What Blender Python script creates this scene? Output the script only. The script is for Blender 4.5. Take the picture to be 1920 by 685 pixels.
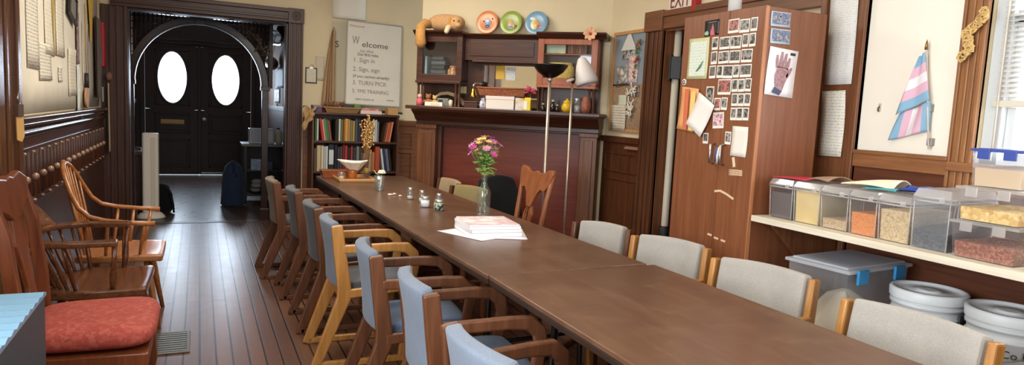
import bpy, bmesh, math, random
from mathutils import Vector, Matrix
random.seed(7)
S = bpy.context.scene
for o in list(bpy.data.objects): bpy.data.objects.remove(o)
COL = S.collection
PI = math.pi
# ---------------------------------------------------------------- camera
cam_d = bpy.data.cameras.new('camera'); cam = bpy.data.objects.new('camera', cam_d); COL.objects.link(cam)
cam_d.sensor_fit = 'HORIZONTAL'; cam_d.sensor_width = 36.0; cam_d.lens = 36.0 * 1254.45 / 1920
cam_d.clip_start = 0.05; cam_d.clip_end = 100
cam.matrix_world = Matrix(((0.906061, 0.000836, -0.423146, 0), (-0.42035, 0.116565, -0.899843, 0), (0.048572, 0.993183, 0.105966, 1.42), (0, 0, 0, 1)))
S.camera = cam
# ---------------------------------------------------------------- colour, world, lights
S.view_settings.view_transform = 'Standard'; S.view_settings.look = 'None'
S.view_settings.exposure = 0.0; S.view_settings.gamma = 1.0; S.view_settings.use_curve_mapping = False
W = bpy.data.worlds.new('world'); S.world = W; W.use_nodes = True
bg = W.node_tree.nodes['Background']; bg.inputs[0].default_value = (0.80, 0.90, 1.0, 1); bg.inputs[1].default_value = 2.2
def area(name, loc, rot, sx, sy, power, col):
    l = bpy.data.lights.new(name, 'AREA'); l.shape = 'RECTANGLE'; l.size = sx; l.size_y = sy; l.energy = power; l.color = col
    o = bpy.data.objects.new(name, l); COL.objects.link(o); o.location = loc; o.rotation_euler = rot; return o
area('window_daylight', (3.42, 1.2, 1.95), (0, PI/2, 0), 1.3, 1.25, 85, (0.93, 0.96, 1.0))
area('rear_window_daylight', (1.2, -2.35, 1.75), (PI/2, 0, 0), 2.6, 1.5, 22, (0.96, 0.97, 1.0))
area('left_window_daylight', (-0.93, 1.0, 1.65), (0, -PI/2, 0), 1.5, 2.0, 128, (0.88, 0.94, 1.0))
area('ceiling_lamp_light', (1.2, 1.2, 2.86), (0, 0, 0), 1.2, 1.0, 22, (1.0, 0.95, 0.87))
area('ceiling_lamp_light_far', (0.8, 4.8, 2.86), (0, 0, 0), 1.2, 1.2, 72, (1.0, 0.94, 0.82))
# ---------------------------------------------------------------- materials
MATS = {}
def lin(c):
    return tuple((x/255/12.92 if x/255 <= 0.04045 else ((x/255+0.055)/1.055)**2.4) for x in c) + (1,)
def base(name):
    m = bpy.data.materials.new(name); m.use_nodes = True
    return m, m.node_tree.nodes, m.node_tree.links, m.node_tree.nodes['Principled BSDF']
def plain(name, c, rough=0.6, metal=0, emit=0, bump=0, bscale=60, spec=0.5, var=0.0):
    if name in MATS: return MATS[name]
    m, n, l, b = base(name); b.inputs['Base Color'].default_value = lin(c); b.inputs['Roughness'].default_value = rough
    b.inputs['Metallic'].default_value = metal; b.inputs['Specular IOR Level'].default_value = spec
    if emit: b.inputs['Emission Color'].default_value = lin(c); b.inputs['Emission Strength'].default_value = emit
    if bump or var:
        tc = n.new('ShaderNodeTexCoord'); nz = n.new('ShaderNodeTexNoise'); nz.inputs['Scale'].default_value = bscale; nz.inputs['Detail'].default_value = 4
        l.new(tc.outputs['Object'], nz.inputs['Vector'])
        if bump:
            bp = n.new('ShaderNodeBump'); bp.inputs['Strength'].default_value = bump; bp.inputs['Distance'].default_value = 0.01
            l.new(nz.outputs['Fac'], bp.inputs['Height']); l.new(bp.outputs['Normal'], b.inputs['Normal'])
        if var:
            r = n.new('ShaderNodeValToRGB'); cc = lin(c)
            r.color_ramp.elements[0].position = 0.3; r.color_ramp.elements[1].position = 0.7
            r.color_ramp.elements[0].color = tuple(x*(1-var) for x in cc[:3])+(1,); r.color_ramp.elements[1].color = tuple(min(1, x*(1+var)) for x in cc[:3])+(1,)
            l.new(nz.outputs['Fac'], r.inputs[0]); l.new(r.outputs[0], b.inputs['Base Color'])
    MATS[name] = m; return m
def wood(name, c1, c2, rough=0.4, axis='Z', scale=1.0, coat=0.0):
    if name in MATS: return MATS[name]
    m, n, l, b = base(name)
    tc = n.new('ShaderNodeTexCoord'); mp = n.new('ShaderNodeMapping')
    sc = {'X': (1.2, 22, 22), 'Y': (22, 1.2, 22), 'Z': (22, 22, 1.2)}[axis]
    mp.inputs['Scale'].default_value = tuple(s*scale for s in sc)
    nz = n.new('ShaderNodeTexNoise'); nz.inputs['Scale'].default_value = 2.0; nz.inputs['Detail'].default_value = 6; nz.inputs['Roughness'].default_value = 0.65; nz.inputs['Distortion'].default_value = 0.4
    r = n.new('ShaderNodeValToRGB'); r.color_ramp.elements[0].color = lin(c1); r.color_ramp.elements[1].color = lin(c2)
    r.color_ramp.elements[0].position = 0.32; r.color_ramp.elements[1].position = 0.68
    l.new(tc.outputs['Object'], mp.inputs['Vector']); l.new(mp.outputs[0], nz.inputs['Vector']); l.new(nz.outputs['Fac'], r.inputs[0]); l.new(r.outputs[0], b.inputs['Base Color'])
    bp = n.new('ShaderNodeBump'); bp.inputs['Strength'].default_value = 0.12; bp.inputs['Distance'].default_value = 0.004
    l.new(nz.outputs['Fac'], bp.inputs['Height']); l.new(bp.outputs[0], b.inputs['Normal'])
    b.inputs['Roughness'].default_value = rough; b.inputs['Coat Weight'].default_value = coat; b.inputs['Coat Roughness'].default_value = 0.12
    MATS[name] = m; return m
def fabric(name, c, var=0.18, scale=260, tint=None):
    if name in MATS: return MATS[name]
    m, n, l, b = base(name)
    tc = n.new('ShaderNodeTexCoord'); nz = n.new('ShaderNodeTexNoise'); nz.inputs['Scale'].default_value = scale; nz.inputs['Detail'].default_value = 3
    n2 = n.new('ShaderNodeTexNoise'); n2.inputs['Scale'].default_value = 7; n2.inputs['Detail'].default_value = 3
    r = n.new('ShaderNodeValToRGB'); cc = lin(c)
    r.color_ramp.elements[0].color = tuple(x*(1-var) for x in cc[:3])+(1,); r.color_ramp.elements[1].color = tuple(min(1, x*(1+var)) for x in cc[:3])+(1,)
    mx = n.new('ShaderNodeMix'); mx.data_type = 'FLOAT'; mx.inputs[0].default_value = 0.4
    l.new(tc.outputs['Object'], nz.inputs['Vector']); l.new(tc.outputs['Object'], n2.inputs['Vector'])
    l.new(nz.outputs['Fac'], mx.inputs[2]); l.new(n2.outputs['Fac'], mx.inputs[3]); l.new(mx.outputs[0], r.inputs[0]); l.new(r.outputs[0], b.inputs['Base Color'])
    r.color_ramp.elements[0].position = 0.3; r.color_ramp.elements[1].position = 0.7
    bp = n.new('ShaderNodeBump'); bp.inputs['Strength'].default_value = 0.25; bp.inputs['Distance'].default_value = 0.002
    l.new(nz.outputs['Fac'], bp.inputs['Height']); l.new(bp.outputs[0], b.inputs['Normal'])
    b.inputs['Roughness'].default_value = 0.9; b.inputs['Specular IOR Level'].default_value = 0.2; b.inputs['Sheen Weight'].default_value = 0.15
    MATS[name] = m; return m
def clear(name, tint=(240, 245, 250), mixf=0.12, rough=0.08, milk=0.0, milkc=(225, 232, 240)):
    """thin clear plastic or glass: see-through sheet with gloss and some milkiness"""
    if name in MATS: return MATS[name]
    m, n, l, b = base(name); out = n['Material Output']
    tr = n.new('ShaderNodeBsdfTransparent'); tr.inputs[0].default_value = lin(tuple(255-(255-x)*0.35 for x in tint))
    gl = n.new('ShaderNodeBsdfGlossy'); gl.inputs['Roughness'].default_value = rough
    df = n.new('ShaderNodeBsdfDiffuse'); df.inputs[0].default_value = lin(milkc)
    tl = n.new('ShaderNodeBsdfTranslucent'); tl.inputs[0].default_value = lin(milkc)
    md = n.new('ShaderNodeMixShader'); md.inputs[0].default_value = 0.5; l.new(df.outputs[0], md.inputs[1]); l.new(tl.outputs[0], md.inputs[2])
    m1 = n.new('ShaderNodeMixShader'); m1.inputs[0].default_value = milk; l.new(tr.outputs[0], m1.inputs[1]); l.new(md.outputs[0], m1.inputs[2])
    fr = n.new('ShaderNodeLayerWeight'); fr.inputs[0].default_value = 0.5
    pw = n.new('ShaderNodeMath'); pw.operation = 'POWER'; pw.inputs[1].default_value = 4.0; l.new(fr.outputs['Facing'], pw.inputs[0])
    ad = n.new('ShaderNodeMath'); ad.operation = 'MULTIPLY_ADD'; ad.inputs[1].default_value = 0.45; ad.inputs[2].default_value = mixf*0.3; l.new(pw.outputs[0], ad.inputs[0])
    m2 = n.new('ShaderNodeMixShader'); l.new(ad.outputs[0], m2.inputs[0]); l.new(m1.outputs[0], m2.inputs[1]); l.new(gl.outputs[0], m2.inputs[2])
    l.new(m2.outputs[0], out.inputs['Surface'])
    MATS[name] = m; return m
def speckle(name, cols, scale=120, rough=0.9, bump=0.6):
    """loose dry goods: cells in several colours"""
    if name in MATS: return MATS[name]
    m, n, l, b = base(name); tc = n.new('ShaderNodeTexCoord'); v = n.new('ShaderNodeTexVoronoi'); v.inputs['Scale'].default_value = scale
    r = n.new('ShaderNodeValToRGB'); e = r.color_ramp.elements
    while len(e) < len(cols): e.new(0.5)
    for i, c in enumerate(cols): e[i].position = i/max(1, len(cols)-1); e[i].color = lin(c)
    sp = n.new('ShaderNodeSeparateColor')
    l.new(tc.outputs['Object'], v.inputs['Vector']); l.new(v.outputs['Color'], sp.inputs[0]); l.new(sp.outputs[0], r.inputs[0]); l.new(r.outputs[0], b.inputs['Base Color'])
    bp = n.new('ShaderNodeBump'); bp.inputs['Strength'].default_value = bump; bp.inputs['Distance'].default_value = 0.004; bp.invert = True
    l.new(v.outputs['Distance'], bp.inputs['Height']); l.new(bp.outputs[0], b.inputs['Normal']); b.inputs['Roughness'].default_value = rough
    MATS[name] = m; return m
def written(name, paper, ink, rows=60, dens=0.5, colw=90, rough=0.8, margin=0.5):
    """paper with rows of small handwriting (object x across, z up)"""
    if name in MATS: return MATS[name]
    m, n, l, b = base(name); tc = n.new('ShaderNodeTexCoord'); sx = n.new('ShaderNodeSeparateXYZ'); l.new(tc.outputs['Object'], sx.inputs[0])
    a = n.new('ShaderNodeMath'); a.operation = 'MULTIPLY'; a.inputs[1].default_value = rows; l.new(sx.outputs['Z'], a.inputs[0])
    fr = n.new('ShaderNodeMath'); fr.operation = 'FRACT'; l.new(a.outputs[0], fr.inputs[0])
    gt = n.new('ShaderNodeMath'); gt.operation = 'GREATER_THAN'; gt.inputs[1].default_value = margin; l.new(fr.outputs[0], gt.inputs[0])
    mp = n.new('ShaderNodeMapping'); mp.inputs['Scale'].default_value = (colw, 1, rows*1.3); l.new(tc.outputs['Object'], mp.inputs[0])
    nz = n.new('ShaderNodeTexNoise'); nz.inputs['Scale'].default_value = 2.5; nz.inputs['Detail'].default_value = 2; l.new(mp.outputs[0], nz.inputs['Vector'])
    g2 = n.new('ShaderNodeMath'); g2.operation = 'GREATER_THAN'; g2.inputs[1].default_value = 1-dens; l.new(nz.outputs['Fac'], g2.inputs[0])
    mu = n.new('ShaderNodeMath'); mu.operation = 'MULTIPLY'; l.new(gt.outputs[0], mu.inputs[0]); l.new(g2.outputs[0], mu.inputs[1])
    mx = n.new('ShaderNodeMix'); mx.data_type = 'RGBA'; mx.inputs[6].default_value = lin(paper); mx.inputs[7].default_value = lin(ink); l.new(mu.outputs[0], mx.inputs[0]); l.new(mx.outputs[2], b.inputs['Base Color'])
    b.inputs['Roughness'].default_value = rough; MATS[name] = m; return m
def blotch(name, cols, scale=14, rough=0.5, det=3):
    """picture surface: soft blobs of several colours"""
    if name in MATS: return MATS[name]
    m, n, l, b = base(name); tc = n.new('ShaderNodeTexCoord'); oi = n.new('ShaderNodeObjectInfo')
    ad = n.new('ShaderNodeVectorMath'); ad.operation = 'ADD'; l.new(tc.outputs['Object'], ad.inputs[0]); l.new(oi.outputs['Location'], ad.inputs[1])
    nz = n.new('ShaderNodeTexNoise'); nz.inputs['Scale'].default_value = scale; nz.inputs['Detail'].default_value = det; l.new(ad.outputs[0], nz.inputs['Vector'])
    r = n.new('ShaderNodeValToRGB'); e = r.color_ramp.elements
    while len(e) < len(cols): e.new(0.5)
    for i, c in enumerate(cols): e[i].position = 0.3+0.4*i/max(1, len(cols)-1); e[i].color = lin(c)
    l.new(nz.outputs['Fac'], r.inputs[0]); l.new(r.outputs[0], b.inputs['Base Color']); b.inputs['Roughness'].default_value = rough
    MATS[name] = m; return m
def boards(name, c1, c2, seam, width, axis='Y', rough=0.3, length=1.6):
    """strip floor, long axis along Y or X"""
    m, n, l, b = base(name); tc = n.new('ShaderNodeTexCoord'); mp = n.new('ShaderNodeMapping')
    if axis == 'Y': mp.inputs['Rotation'].default_value = (0, 0, PI/2)
    l.new(tc.outputs['Object'], mp.inputs[0])
    br = n.new('ShaderNodeTexBrick'); br.inputs['Scale'].default_value = 1; br.inputs['Brick Width'].default_value = length; br.inputs['Row Height'].default_value = width
    br.inputs['Mortar Size'].default_value = 0.0055; br.inputs['Mortar Smooth'].default_value = 0.3; br.inputs['Color1'].default_value = lin(c1); br.inputs['Color2'].default_value = lin(c2); br.inputs['Mortar'].default_value = lin(seam); br.inputs['Bias'].default_value = 0.0
    l.new(mp.outputs[0], br.inputs['Vector'])
    m2 = n.new('ShaderNodeMapping'); m2.inputs['Scale'].default_value = (1.5, 40, 1) ; l.new(mp.outputs[0], m2.inputs[0])
    nz = n.new('ShaderNodeTexNoise'); nz.inputs['Scale'].default_value = 1.5; nz.inputs['Detail'].default_value = 5; l.new(m2.outputs[0], nz.inputs['Vector'])
    mm = n.new('ShaderNodeMath'); mm.operation = 'MULTIPLY_ADD'; mm.inputs[1].default_value = 0.5; mm.inputs[2].default_value = 0.75; l.new(nz.outputs['Fac'], mm.inputs[0])
    mx = n.new('ShaderNodeMix'); mx.data_type = 'RGBA'; mx.blend_type = 'MULTIPLY'; mx.inputs[0].default_value = 1
    l.new(br.outputs['Color'], mx.inputs[6]); l.new(mm.outputs[0], mx.inputs[7]); l.new(mx.outputs[2], b.inputs['Base Color'])
    n3 = n.new('ShaderNodeTexNoise'); n3.inputs['Scale'].default_value = 9; n3.inputs['Detail'].default_value = 4; l.new(tc.outputs['Object'], n3.inputs['Vector'])
    r = n.new('ShaderNodeMapRange'); r.inputs['To Min'].default_value = rough*0.85; r.inputs['To Max'].default_value = rough*1.2; l.new(n3.outputs['Fac'], r.inputs['Value']); l.new(r.outputs[0], b.inputs['Roughness'])
    bp = n.new('ShaderNodeBump'); bp.inputs['Strength'].default_value = 0.25; bp.inputs['Distance'].default_value = 0.003; bp.invert = True
    l.new(br.outputs['Fac'], bp.inputs['Height']); l.new(bp.outputs[0], b.inputs['Normal'])
    MATS[name] = m; return m
# ---------------------------------------------------------------- mesh helpers
class MB:
    def __init__(s): s.b = bmesh.new(); s.mi = 0
    def quad(s, vs):
        f = s.b.faces.new([s.b.verts.new(v) for v in vs]); f.material_index = s.mi; return f
    def box(s, x0, x1, y0, y1, z0, z1):
        v = [s.b.verts.new((x, y, z)) for x in (x0, x1) for y in (y0, y1) for z in (z0, z1)]
        for q in ((0, 1, 3, 2), (4, 6, 7, 5), (0, 4, 5, 1), (2, 3, 7, 6), (0, 2, 6, 4), (1, 5, 7, 3)):
            s.b.faces.new([v[i] for i in q]).material_index = s.mi
        return s
    def hexa(s, lo, hi):
        """lo, hi: four (x,y,z) corners each, same order"""
        a = [s.b.verts.new(p) for p in lo]; c = [s.b.verts.new(p) for p in hi]
        for f in ([a[3], a[2], a[1], a[0]], c) : s.b.faces.new(f).material_index = s.mi
        for i in range(4): s.b.faces.new([a[i], a[(i+1) % 4], c[(i+1) % 4], c[i]]).material_index = s.mi
        return s
    def prism(s, pts, t0, t1, axis='y'):
        """pts: 2D outline; extruded along axis from t0 to t1. axis y: (x,z); x: (y,z); z: (x,y)"""
        def m(p, t): return {'y': (p[0], t, p[1]), 'x': (t, p[0], p[1]), 'z': (p[0], p[1], t)}[axis]
        a = [s.b.verts.new(m(p, t0)) for p in pts]; c = [s.b.verts.new(m(p, t1)) for p in pts]; n = len(pts)
        s.b.faces.new(a).material_index = s.mi; s.b.faces.new(c[::-1]).material_index = s.mi
        for i in range(n): s.b.faces.new([a[i], c[i], c[(i+1) % n], a[(i+1) % n]]).material_index = s.mi
        return s
    def ribbon(s, pts, w, t0, t1, axis='y'):
        """bar of width w following a 2D polyline, extruded along axis; w may be a list"""
        n = len(pts); L = []; Rr = []
        for i, p in enumerate(pts):
            d0 = Vector(pts[i])-Vector(pts[i-1]) if i > 0 else Vector(pts[1])-Vector(pts[0])
            d1 = Vector(pts[i+1])-Vector(pts[i]) if i < n-1 else d0
            d0 = d0.normalized(); d1 = d1.normalized(); t = (d0+d1).normalized(); nn = Vector((-t.y, t.x))
            k = (w[i] if isinstance(w, (list, tuple)) else w)/2/max(0.5, t.dot(d1))
            L.append(tuple(Vector(p)+nn*k)); Rr.append(tuple(Vector(p)-nn*k))
        def m(p, t): return {'y': (p[0], t, p[1]), 'x': (t, p[0], p[1]), 'z': (p[0], p[1], t)}[axis]
        V = [[s.b.verts.new(m(q, t)) for q, t in ((L[i], t0), (L[i], t1), (Rr[i], t1), (Rr[i], t0))] for i in range(n)]
        for i in range(n-1):
            for j in range(4): s.b.faces.new([V[i][j], V[i][(j+1) % 4], V[i+1][(j+1) % 4], V[i+1][j]]).material_index = s.mi
        s.b.faces.new(V[0][::-1]).material_index = s.mi; s.b.faces.new(V[-1]).material_index = s.mi
        return s
    def tube(s, pts, r, n=10, cap=True):
        pts = [Vector(p) for p in pts]; rs = r if isinstance(r, (list, tuple)) else [r]*len(pts); rings = []; up = None
        for i, p in enumerate(pts):
            d = (pts[min(i+1, len(pts)-1)]-pts[max(i-1, 0)]).normalized()
            if up is None: up = Vector((0, 0, 1)) if abs(d.z) < 0.9 else Vector((1, 0, 0))
            a = d.cross(up).normalized(); up2 = a.cross(d).normalized(); up = up2
            rings.append([s.b.verts.new(p+(a*math.cos(2*PI*k/n)+up2*math.sin(2*PI*k/n))*rs[i]) for k in range(n)])
        for i in range(len(rings)-1):
            for k in range(n):
                f = s.b.faces.new([rings[i][k], rings[i][(k+1) % n], rings[i+1][(k+1) % n], rings[i+1][k]]); f.material_index = s.mi; f.smooth = True
        if cap:
            for q in (rings[0][::-1], rings[-1]): s.b.faces.new(q).material_index = s.mi
        return s
    def lathe(s, prof, c=(0, 0, 0), n=24, mtx=None, sx=1, sy=1):
        """prof: (r, z) from bottom to top"""
        rings = []; c = Vector(c)
        for r, z in prof:
            if r < 1e-5: rings.append([s.b.verts.new(c+(mtx @ Vector((0, 0, z)) if mtx else Vector((0, 0, z))))])
            else:
                ring = []
                for k in range(n):
                    v = Vector((r*sx*math.cos(2*PI*k/n), r*sy*math.sin(2*PI*k/n), z))
                    ring.append(s.b.verts.new(c+(mtx @ v if mtx else v)))
                rings.append(ring)
        for i in range(len(rings)-1):
            a, b2 = rings[i], rings[i+1]
            for k in range(n):
                if len(a) == 1 and len(b2) == 1: continue
                if len(a) == 1: f = [a[0], b2[(k+1) % n], b2[k]]
                elif len(b2) == 1: f = [a[k], a[(k+1) % n], b2[0]]
                else: f = [a[k], a[(k+1) % n], b2[(k+1) % n], b2[k]]
                f = s.b.faces.new(f); f.material_index = s.mi; f.smooth = True
        return s
    def ball(s, c, r, n=10, sz=(1, 1, 1)):
        g = bmesh.ops.create_uvsphere(s.b, u_segments=n, v_segments=max(4, n*2//3), radius=r)
        for v in g['verts']: v.co = Vector((v.co.x*sz[0], v.co.y*sz[1], v.co.z*sz[2]))+Vector(c)
        for v in g['verts']:
            for f in v.link_faces: f.smooth = True; f.material_index = s.mi
        return s
    def grid(s, fn, nu, nv, thick=0.0, smooth=True, uv=False):
        """sheet fn(u,v)->xyz, u,v in 0..1; thick>0 gives it a real thickness along its normal"""
        P = [[Vector(fn(i/nu, j/nv)) for j in range(nv+1)] for i in range(nu+1)]
        def sheet(P):
            V = [[s.b.verts.new(p) for p in row] for row in P]; return V
        A = sheet(P); fs = []
        def uvl(f, ij):
            if uv:
                L = s.b.loops.layers.uv.verify()
                for lp, (i, j) in zip(f.loops, ij): lp[L].uv = (i/nu, j/nv)
        for i in range(nu):
            for j in range(nv):
                f = s.b.faces.new([A[i][j], A[i+1][j], A[i+1][j+1], A[i][j+1]]); f.smooth = smooth; f.material_index = s.mi; uvl(f, [(i, j), (i+1, j), (i+1, j+1), (i, j+1)])
        if thick:
            Q = []
            for i in range(nu+1):
                row = []
                for j in range(nv+1):
                    du = P[min(i+1, nu)][j]-P[max(i-1, 0)][j]; dv = P[i][min(j+1, nv)]-P[i][max(j-1, 0)]
                    row.append(P[i][j]-du.cross(dv).normalized()*thick)
                Q.append(row)
            B = sheet(Q)
            for i in range(nu):
                for j in range(nv):
                    f = s.b.faces.new([B[i][j+1], B[i+1][j+1], B[i+1][j], B[i][j]]); f.smooth = smooth; f.material_index = s.mi; uvl(f, [(i, j+1), (i+1, j+1), (i+1, j), (i, j)])
            rim = [(i, 0) for i in range(nu)]+[(nu, j) for j in range(nv)]+[(i, nv) for i in range(nu, 0, -1)]+[(0, j) for j in range(nv, 0, -1)]
            for k in range(len(rim)):
                (i, j), (i2, j2) = rim[k], rim[(k+1) % len(rim)]
                f = s.b.faces.new([A[i2][j2], A[i][j], B[i][j], B[i2][j2]]); f.material_index = s.mi; uvl(f, [(i2, j2), (i, j), (i, j), (i2, j2)])
        return s
    def xf(s, mtx):
        for v in s.b.verts: v.co = mtx @ v.co
        return s
    def build(s, name, mats, parent=None, bevel=0.0, loc=None, rz=0, smooth=False, seg=2, sub=0):
        bmesh.ops.recalc_face_normals(s.b, faces=s.b.faces[:])
        me = bpy.data.meshes.new(name); s.b.to_mesh(me); s.b.free()
        for m in (mats if isinstance(mats, (list, tuple)) else [mats]): me.materials.append(m)
        o = bpy.data.objects.new(name, me); COL.objects.link(o)
        if smooth: me.polygons.foreach_set('use_smooth', [True]*len(me.polygons))
        if parent: o.parent = parent
        if loc: o.location = loc
        o.rotation_euler = (0, 0, rz)
        if bevel:
            bv = o.modifiers.new('bevel', 'BEVEL'); bv.width = bevel; bv.segments = seg; bv.limit_method = 'ANGLE'; bv.angle_limit = 0.6
        if sub:
            sb = o.modifiers.new('sub', 'SUBSURF'); sb.levels = sub; sb.render_levels = sub
        return o
def tag(o, label, cat, group=None, kind=None):
    o['label'] = label; o['category'] = cat
    if group: o['group'] = group
    if kind: o['kind'] = kind
    return o
def thing(name, label, cat, loc, rz=0, group=None):
    o = bpy.data.objects.new(name, None); o.empty_display_size = 0.05; COL.objects.link(o); o.location = loc; o.rotation_euler = (0, 0, rz)
    return tag(o, label, cat, group)
def struct(o): o['kind'] = 'structure'; return o
def box(x0, x1, y0, y1, z0, z1): return MB().box(x0, x1, y0, y1, z0, z1)
def text(s, size, mat, parent, loc, name='lettering', thick=0.0008, align='LEFT', sx=1.0):
    """lettering on a front face: x right, z up, facing -y"""
    cu = bpy.data.curves.new(name, 'FONT'); cu.body = s; cu.size = size; cu.extrude = thick; cu.align_x = align; cu.resolution_u = 2
    t = bpy.data.objects.new(name, cu); COL.objects.link(t); bpy.context.view_layer.update()
    me = bpy.data.meshes.new_from_object(t.evaluated_get(bpy.context.evaluated_depsgraph_get())); bpy.data.objects.remove(t); bpy.data.curves.remove(cu)
    me.transform(Matrix.Rotation(PI/2, 4, 'X') @ Matrix.Diagonal((sx, 1, 1, 1))); me.name = name; me.materials.clear(); me.materials.append(mat)
    o = bpy.data.objects.new(name, me); COL.objects.link(o); o.parent = parent; o.location = loc; return o
# wall frames: local x to the right along the wall, local -y out of the wall
RZ_R, RZ_L, RZ_M = -PI/2, PI/2, math.atan2(-0.656, 0.755)
CN = Vector((3.25, 5.03, 0)); MU = Vector((0.7549, -0.6559, 0)); MN = Vector((-0.6559, -0.7549, 0))
def MP(a, d, z): return tuple(CN+MU*a+MN*d+Vector((0, 0, z)))
def sheet(name, label, cat, loc, rz, w, h, mat, rot=0.0, group=None, curl=0.004, t=0.0012, off=0.002):
    """a paper pinned flat on a wall: centre at loc, slightly bowed"""
    def fn(u, v):
        x = (u-0.5)*w; z = (v-0.5)*h; c, s_ = math.cos(rot), math.sin(rot)
        return (x*c-z*s_, -off-curl*(1-math.sin(PI*v))*(0.4+0.6*abs(u-0.4)), x*s_+z*c)
    o = MB().grid(fn, 4, 6, t).build(name, mat, None, loc=loc, rz=rz); return tag(o, label, cat, group)
# ================================================================ THE SETTING
XL, XR, YA, ZC = -0.86, 3.25, 7.6, 2.95
cream = plain('cream_wall_paint', (222, 204, 168), 0.75, var=0.04, bscale=2.5)
cream_r = plain('pale_wall_panel_paint', (246, 238, 222), 0.7)
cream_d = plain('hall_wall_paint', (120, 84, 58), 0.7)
ceil_m = plain('ceiling_paint', (232, 224, 206), 0.85)
dark_x = wood('dark_wood_x', (48, 23, 15), (80, 43, 29), 0.42, 'X'); dark_y = wood('dark_wood_y', (48, 23, 15), (80, 43, 29), 0.42, 'Y'); dark_z = wood('dark_wood_z', (48, 23, 15), (80, 43, 29), 0.42, 'Z')
door_w = wood('door_wood', (33, 17, 17), (50, 28, 26), 0.45, 'Z')
oak_z = wood('oak_trim_z', (128, 82, 46), (166, 114, 70), 0.45, 'Z'); oak_y = wood('oak_trim_y', (122, 76, 44), (156, 104, 64), 0.45, 'Y')
mid_z = wood('brown_trim_z', (98, 58, 35), (132, 82, 50), 0.42, 'Z'); mid_y = wood('brown_trim_y', (98, 58, 35), (132, 82, 50), 0.42, 'Y'); mid_x = wood('brown_trim_x', (98, 58, 35), (132, 82, 50), 0.42, 'X')
white_p = plain('white_paint', (232, 232, 226), 0.5)
struct(box(-1.6, 5.2, -2.5, 8.26, -0.05, 0).build('floor', boards('strip_floor', (110, 75, 56), (92, 61, 46), (20, 12, 9), 0.083, 'Y', 0.30, 5.0)))
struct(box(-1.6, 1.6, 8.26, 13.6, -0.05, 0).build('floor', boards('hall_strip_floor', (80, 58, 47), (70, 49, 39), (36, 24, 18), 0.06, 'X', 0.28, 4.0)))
struct(box(XL-0.1, 1.0, 8.19, 8.30, 0, 0.004).build('trim_1', dark_x, bevel=0.002))       # threshold between the two floors
struct(box(-1.6, 5.2, -2.5, 13.6, ZC, ZC+0.08).build('ceiling', ceil_m))
# right wall with a doorway beyond the wardrobe and a window
w = MB(); T = 0.16
for y0, y1, z0, z1 in ((4.26, 5.10, 0, ZC), (3.36, 4.26, 2.10, ZC), (1.90, 3.36, 0, ZC), (0.50, 1.90, 0, 1.28), (0.50, 1.90, 2.62, ZC), (-2.5, 0.50, 0, ZC)):
    w.box(XR, XR+T, y0, y1, z0, z1)
struct(w.build('wall_right', cream))
struct(box(XR-0.004, XR, 2.008, 2.51, 1.30, ZC).build('trim_2', cream_r))        # pale panel between the boards
# diagonal wall behind the fireplace
L0 = MP(-1.785, 0, 0); L1 = MP(0.02, 0, 0); B0 = MP(-1.785, -0.14, 0); B1 = MP(0.12, -0.14, 0); L2 = MP(-1.80, -1.2, 0)
w = MB(); w.prism([L0[:2], L1[:2], B1[:2], B0[:2]], 0, ZC, 'z')
w.prism([L0[:2], B0[:2], MP(-1.60, -0.9, 0)[:2], MP(-1.785, -0.9, 0)[:2]], 0, ZC, 'z')
struct(w.build('wall_diagonal', cream))
# back wall with the wide hall opening
w = MB()
w.box(-1.6, -0.63, YA, YA+0.14, 0, ZC); w.box(0.855, 3.9, YA, YA+0.14, 0, ZC); w.box(-0.63, 0.855, YA, YA+0.14, 2.25, ZC)
struct(w.build('wall_back', cream))
w = MB()
for y0, y1, z0, z1 in ((2.05, YA, 0, ZC), (-2.5, -0.05, 0, ZC), (-0.05, 2.05, 0, 0.88), (-0.05, 2.05, 2.42, ZC)): w.box(XL-0.12, XL, y0, y1, z0, z1)
struct(w.build('wall_left', cream))
win3 = bpy.data.objects.new('window_3', None); COL.objects.link(win3); win3.location = (XL-0.06, 1.0, 0.88); struct(win3)
m = MB()
for a, b_, z0, z1 in ((-1.05, -0.98, 0, 1.54), (0.98, 1.05, 0, 1.54), (-0.98, 0.98, 0, 0.07), (-0.98, 0.98, 1.47, 1.54), (-0.03, 0.03, 0.07, 1.47)): m.box(-0.03, 0.03, a, b_, z0, z1)
m.build('window_frame', plain('window_frame_paint', (206, 210, 212), 0.45), win3)
# rear wall behind the viewer with a wide window opening
w = MB()
for x0, x1, z0, z1 in ((-1.0, -0.2, 0, ZC), (2.6, 3.45, 0, ZC), (-0.2, 2.6, 0, 0.95), (-0.2, 2.6, 2.55, ZC)): w.box(x0, x1, -2.5, -2.4, z0, z1)
struct(w.build('wall_rear', cream))
# hall
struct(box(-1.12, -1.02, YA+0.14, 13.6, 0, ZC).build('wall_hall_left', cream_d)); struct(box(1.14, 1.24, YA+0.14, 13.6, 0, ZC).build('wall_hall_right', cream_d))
w = MB(); w.box(-1.1, -0.86, 13.3, 13.42, 0, ZC); w.box(0.86, 1.22, 13.3, 13.42, 0, ZC); w.box(-0.86, 0.86, 13.3, 13.42, 2.62, ZC)
struct(w.build('wall_hall_end', door_w))
w = MB()
for x, s in ((-1.02, 1), (1.14, -1)):
    w.box(min(x, x+s*0.02), max(x, x+s*0.02), 8.4, 13.3, 0, 1.25); w.box(min(x, x+s*0.04), max(x, x+s*0.04), 8.4, 13.3, 1.25, 1.32)
struct(w.build('trim_3', dark_y, bevel=0.004))
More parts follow.
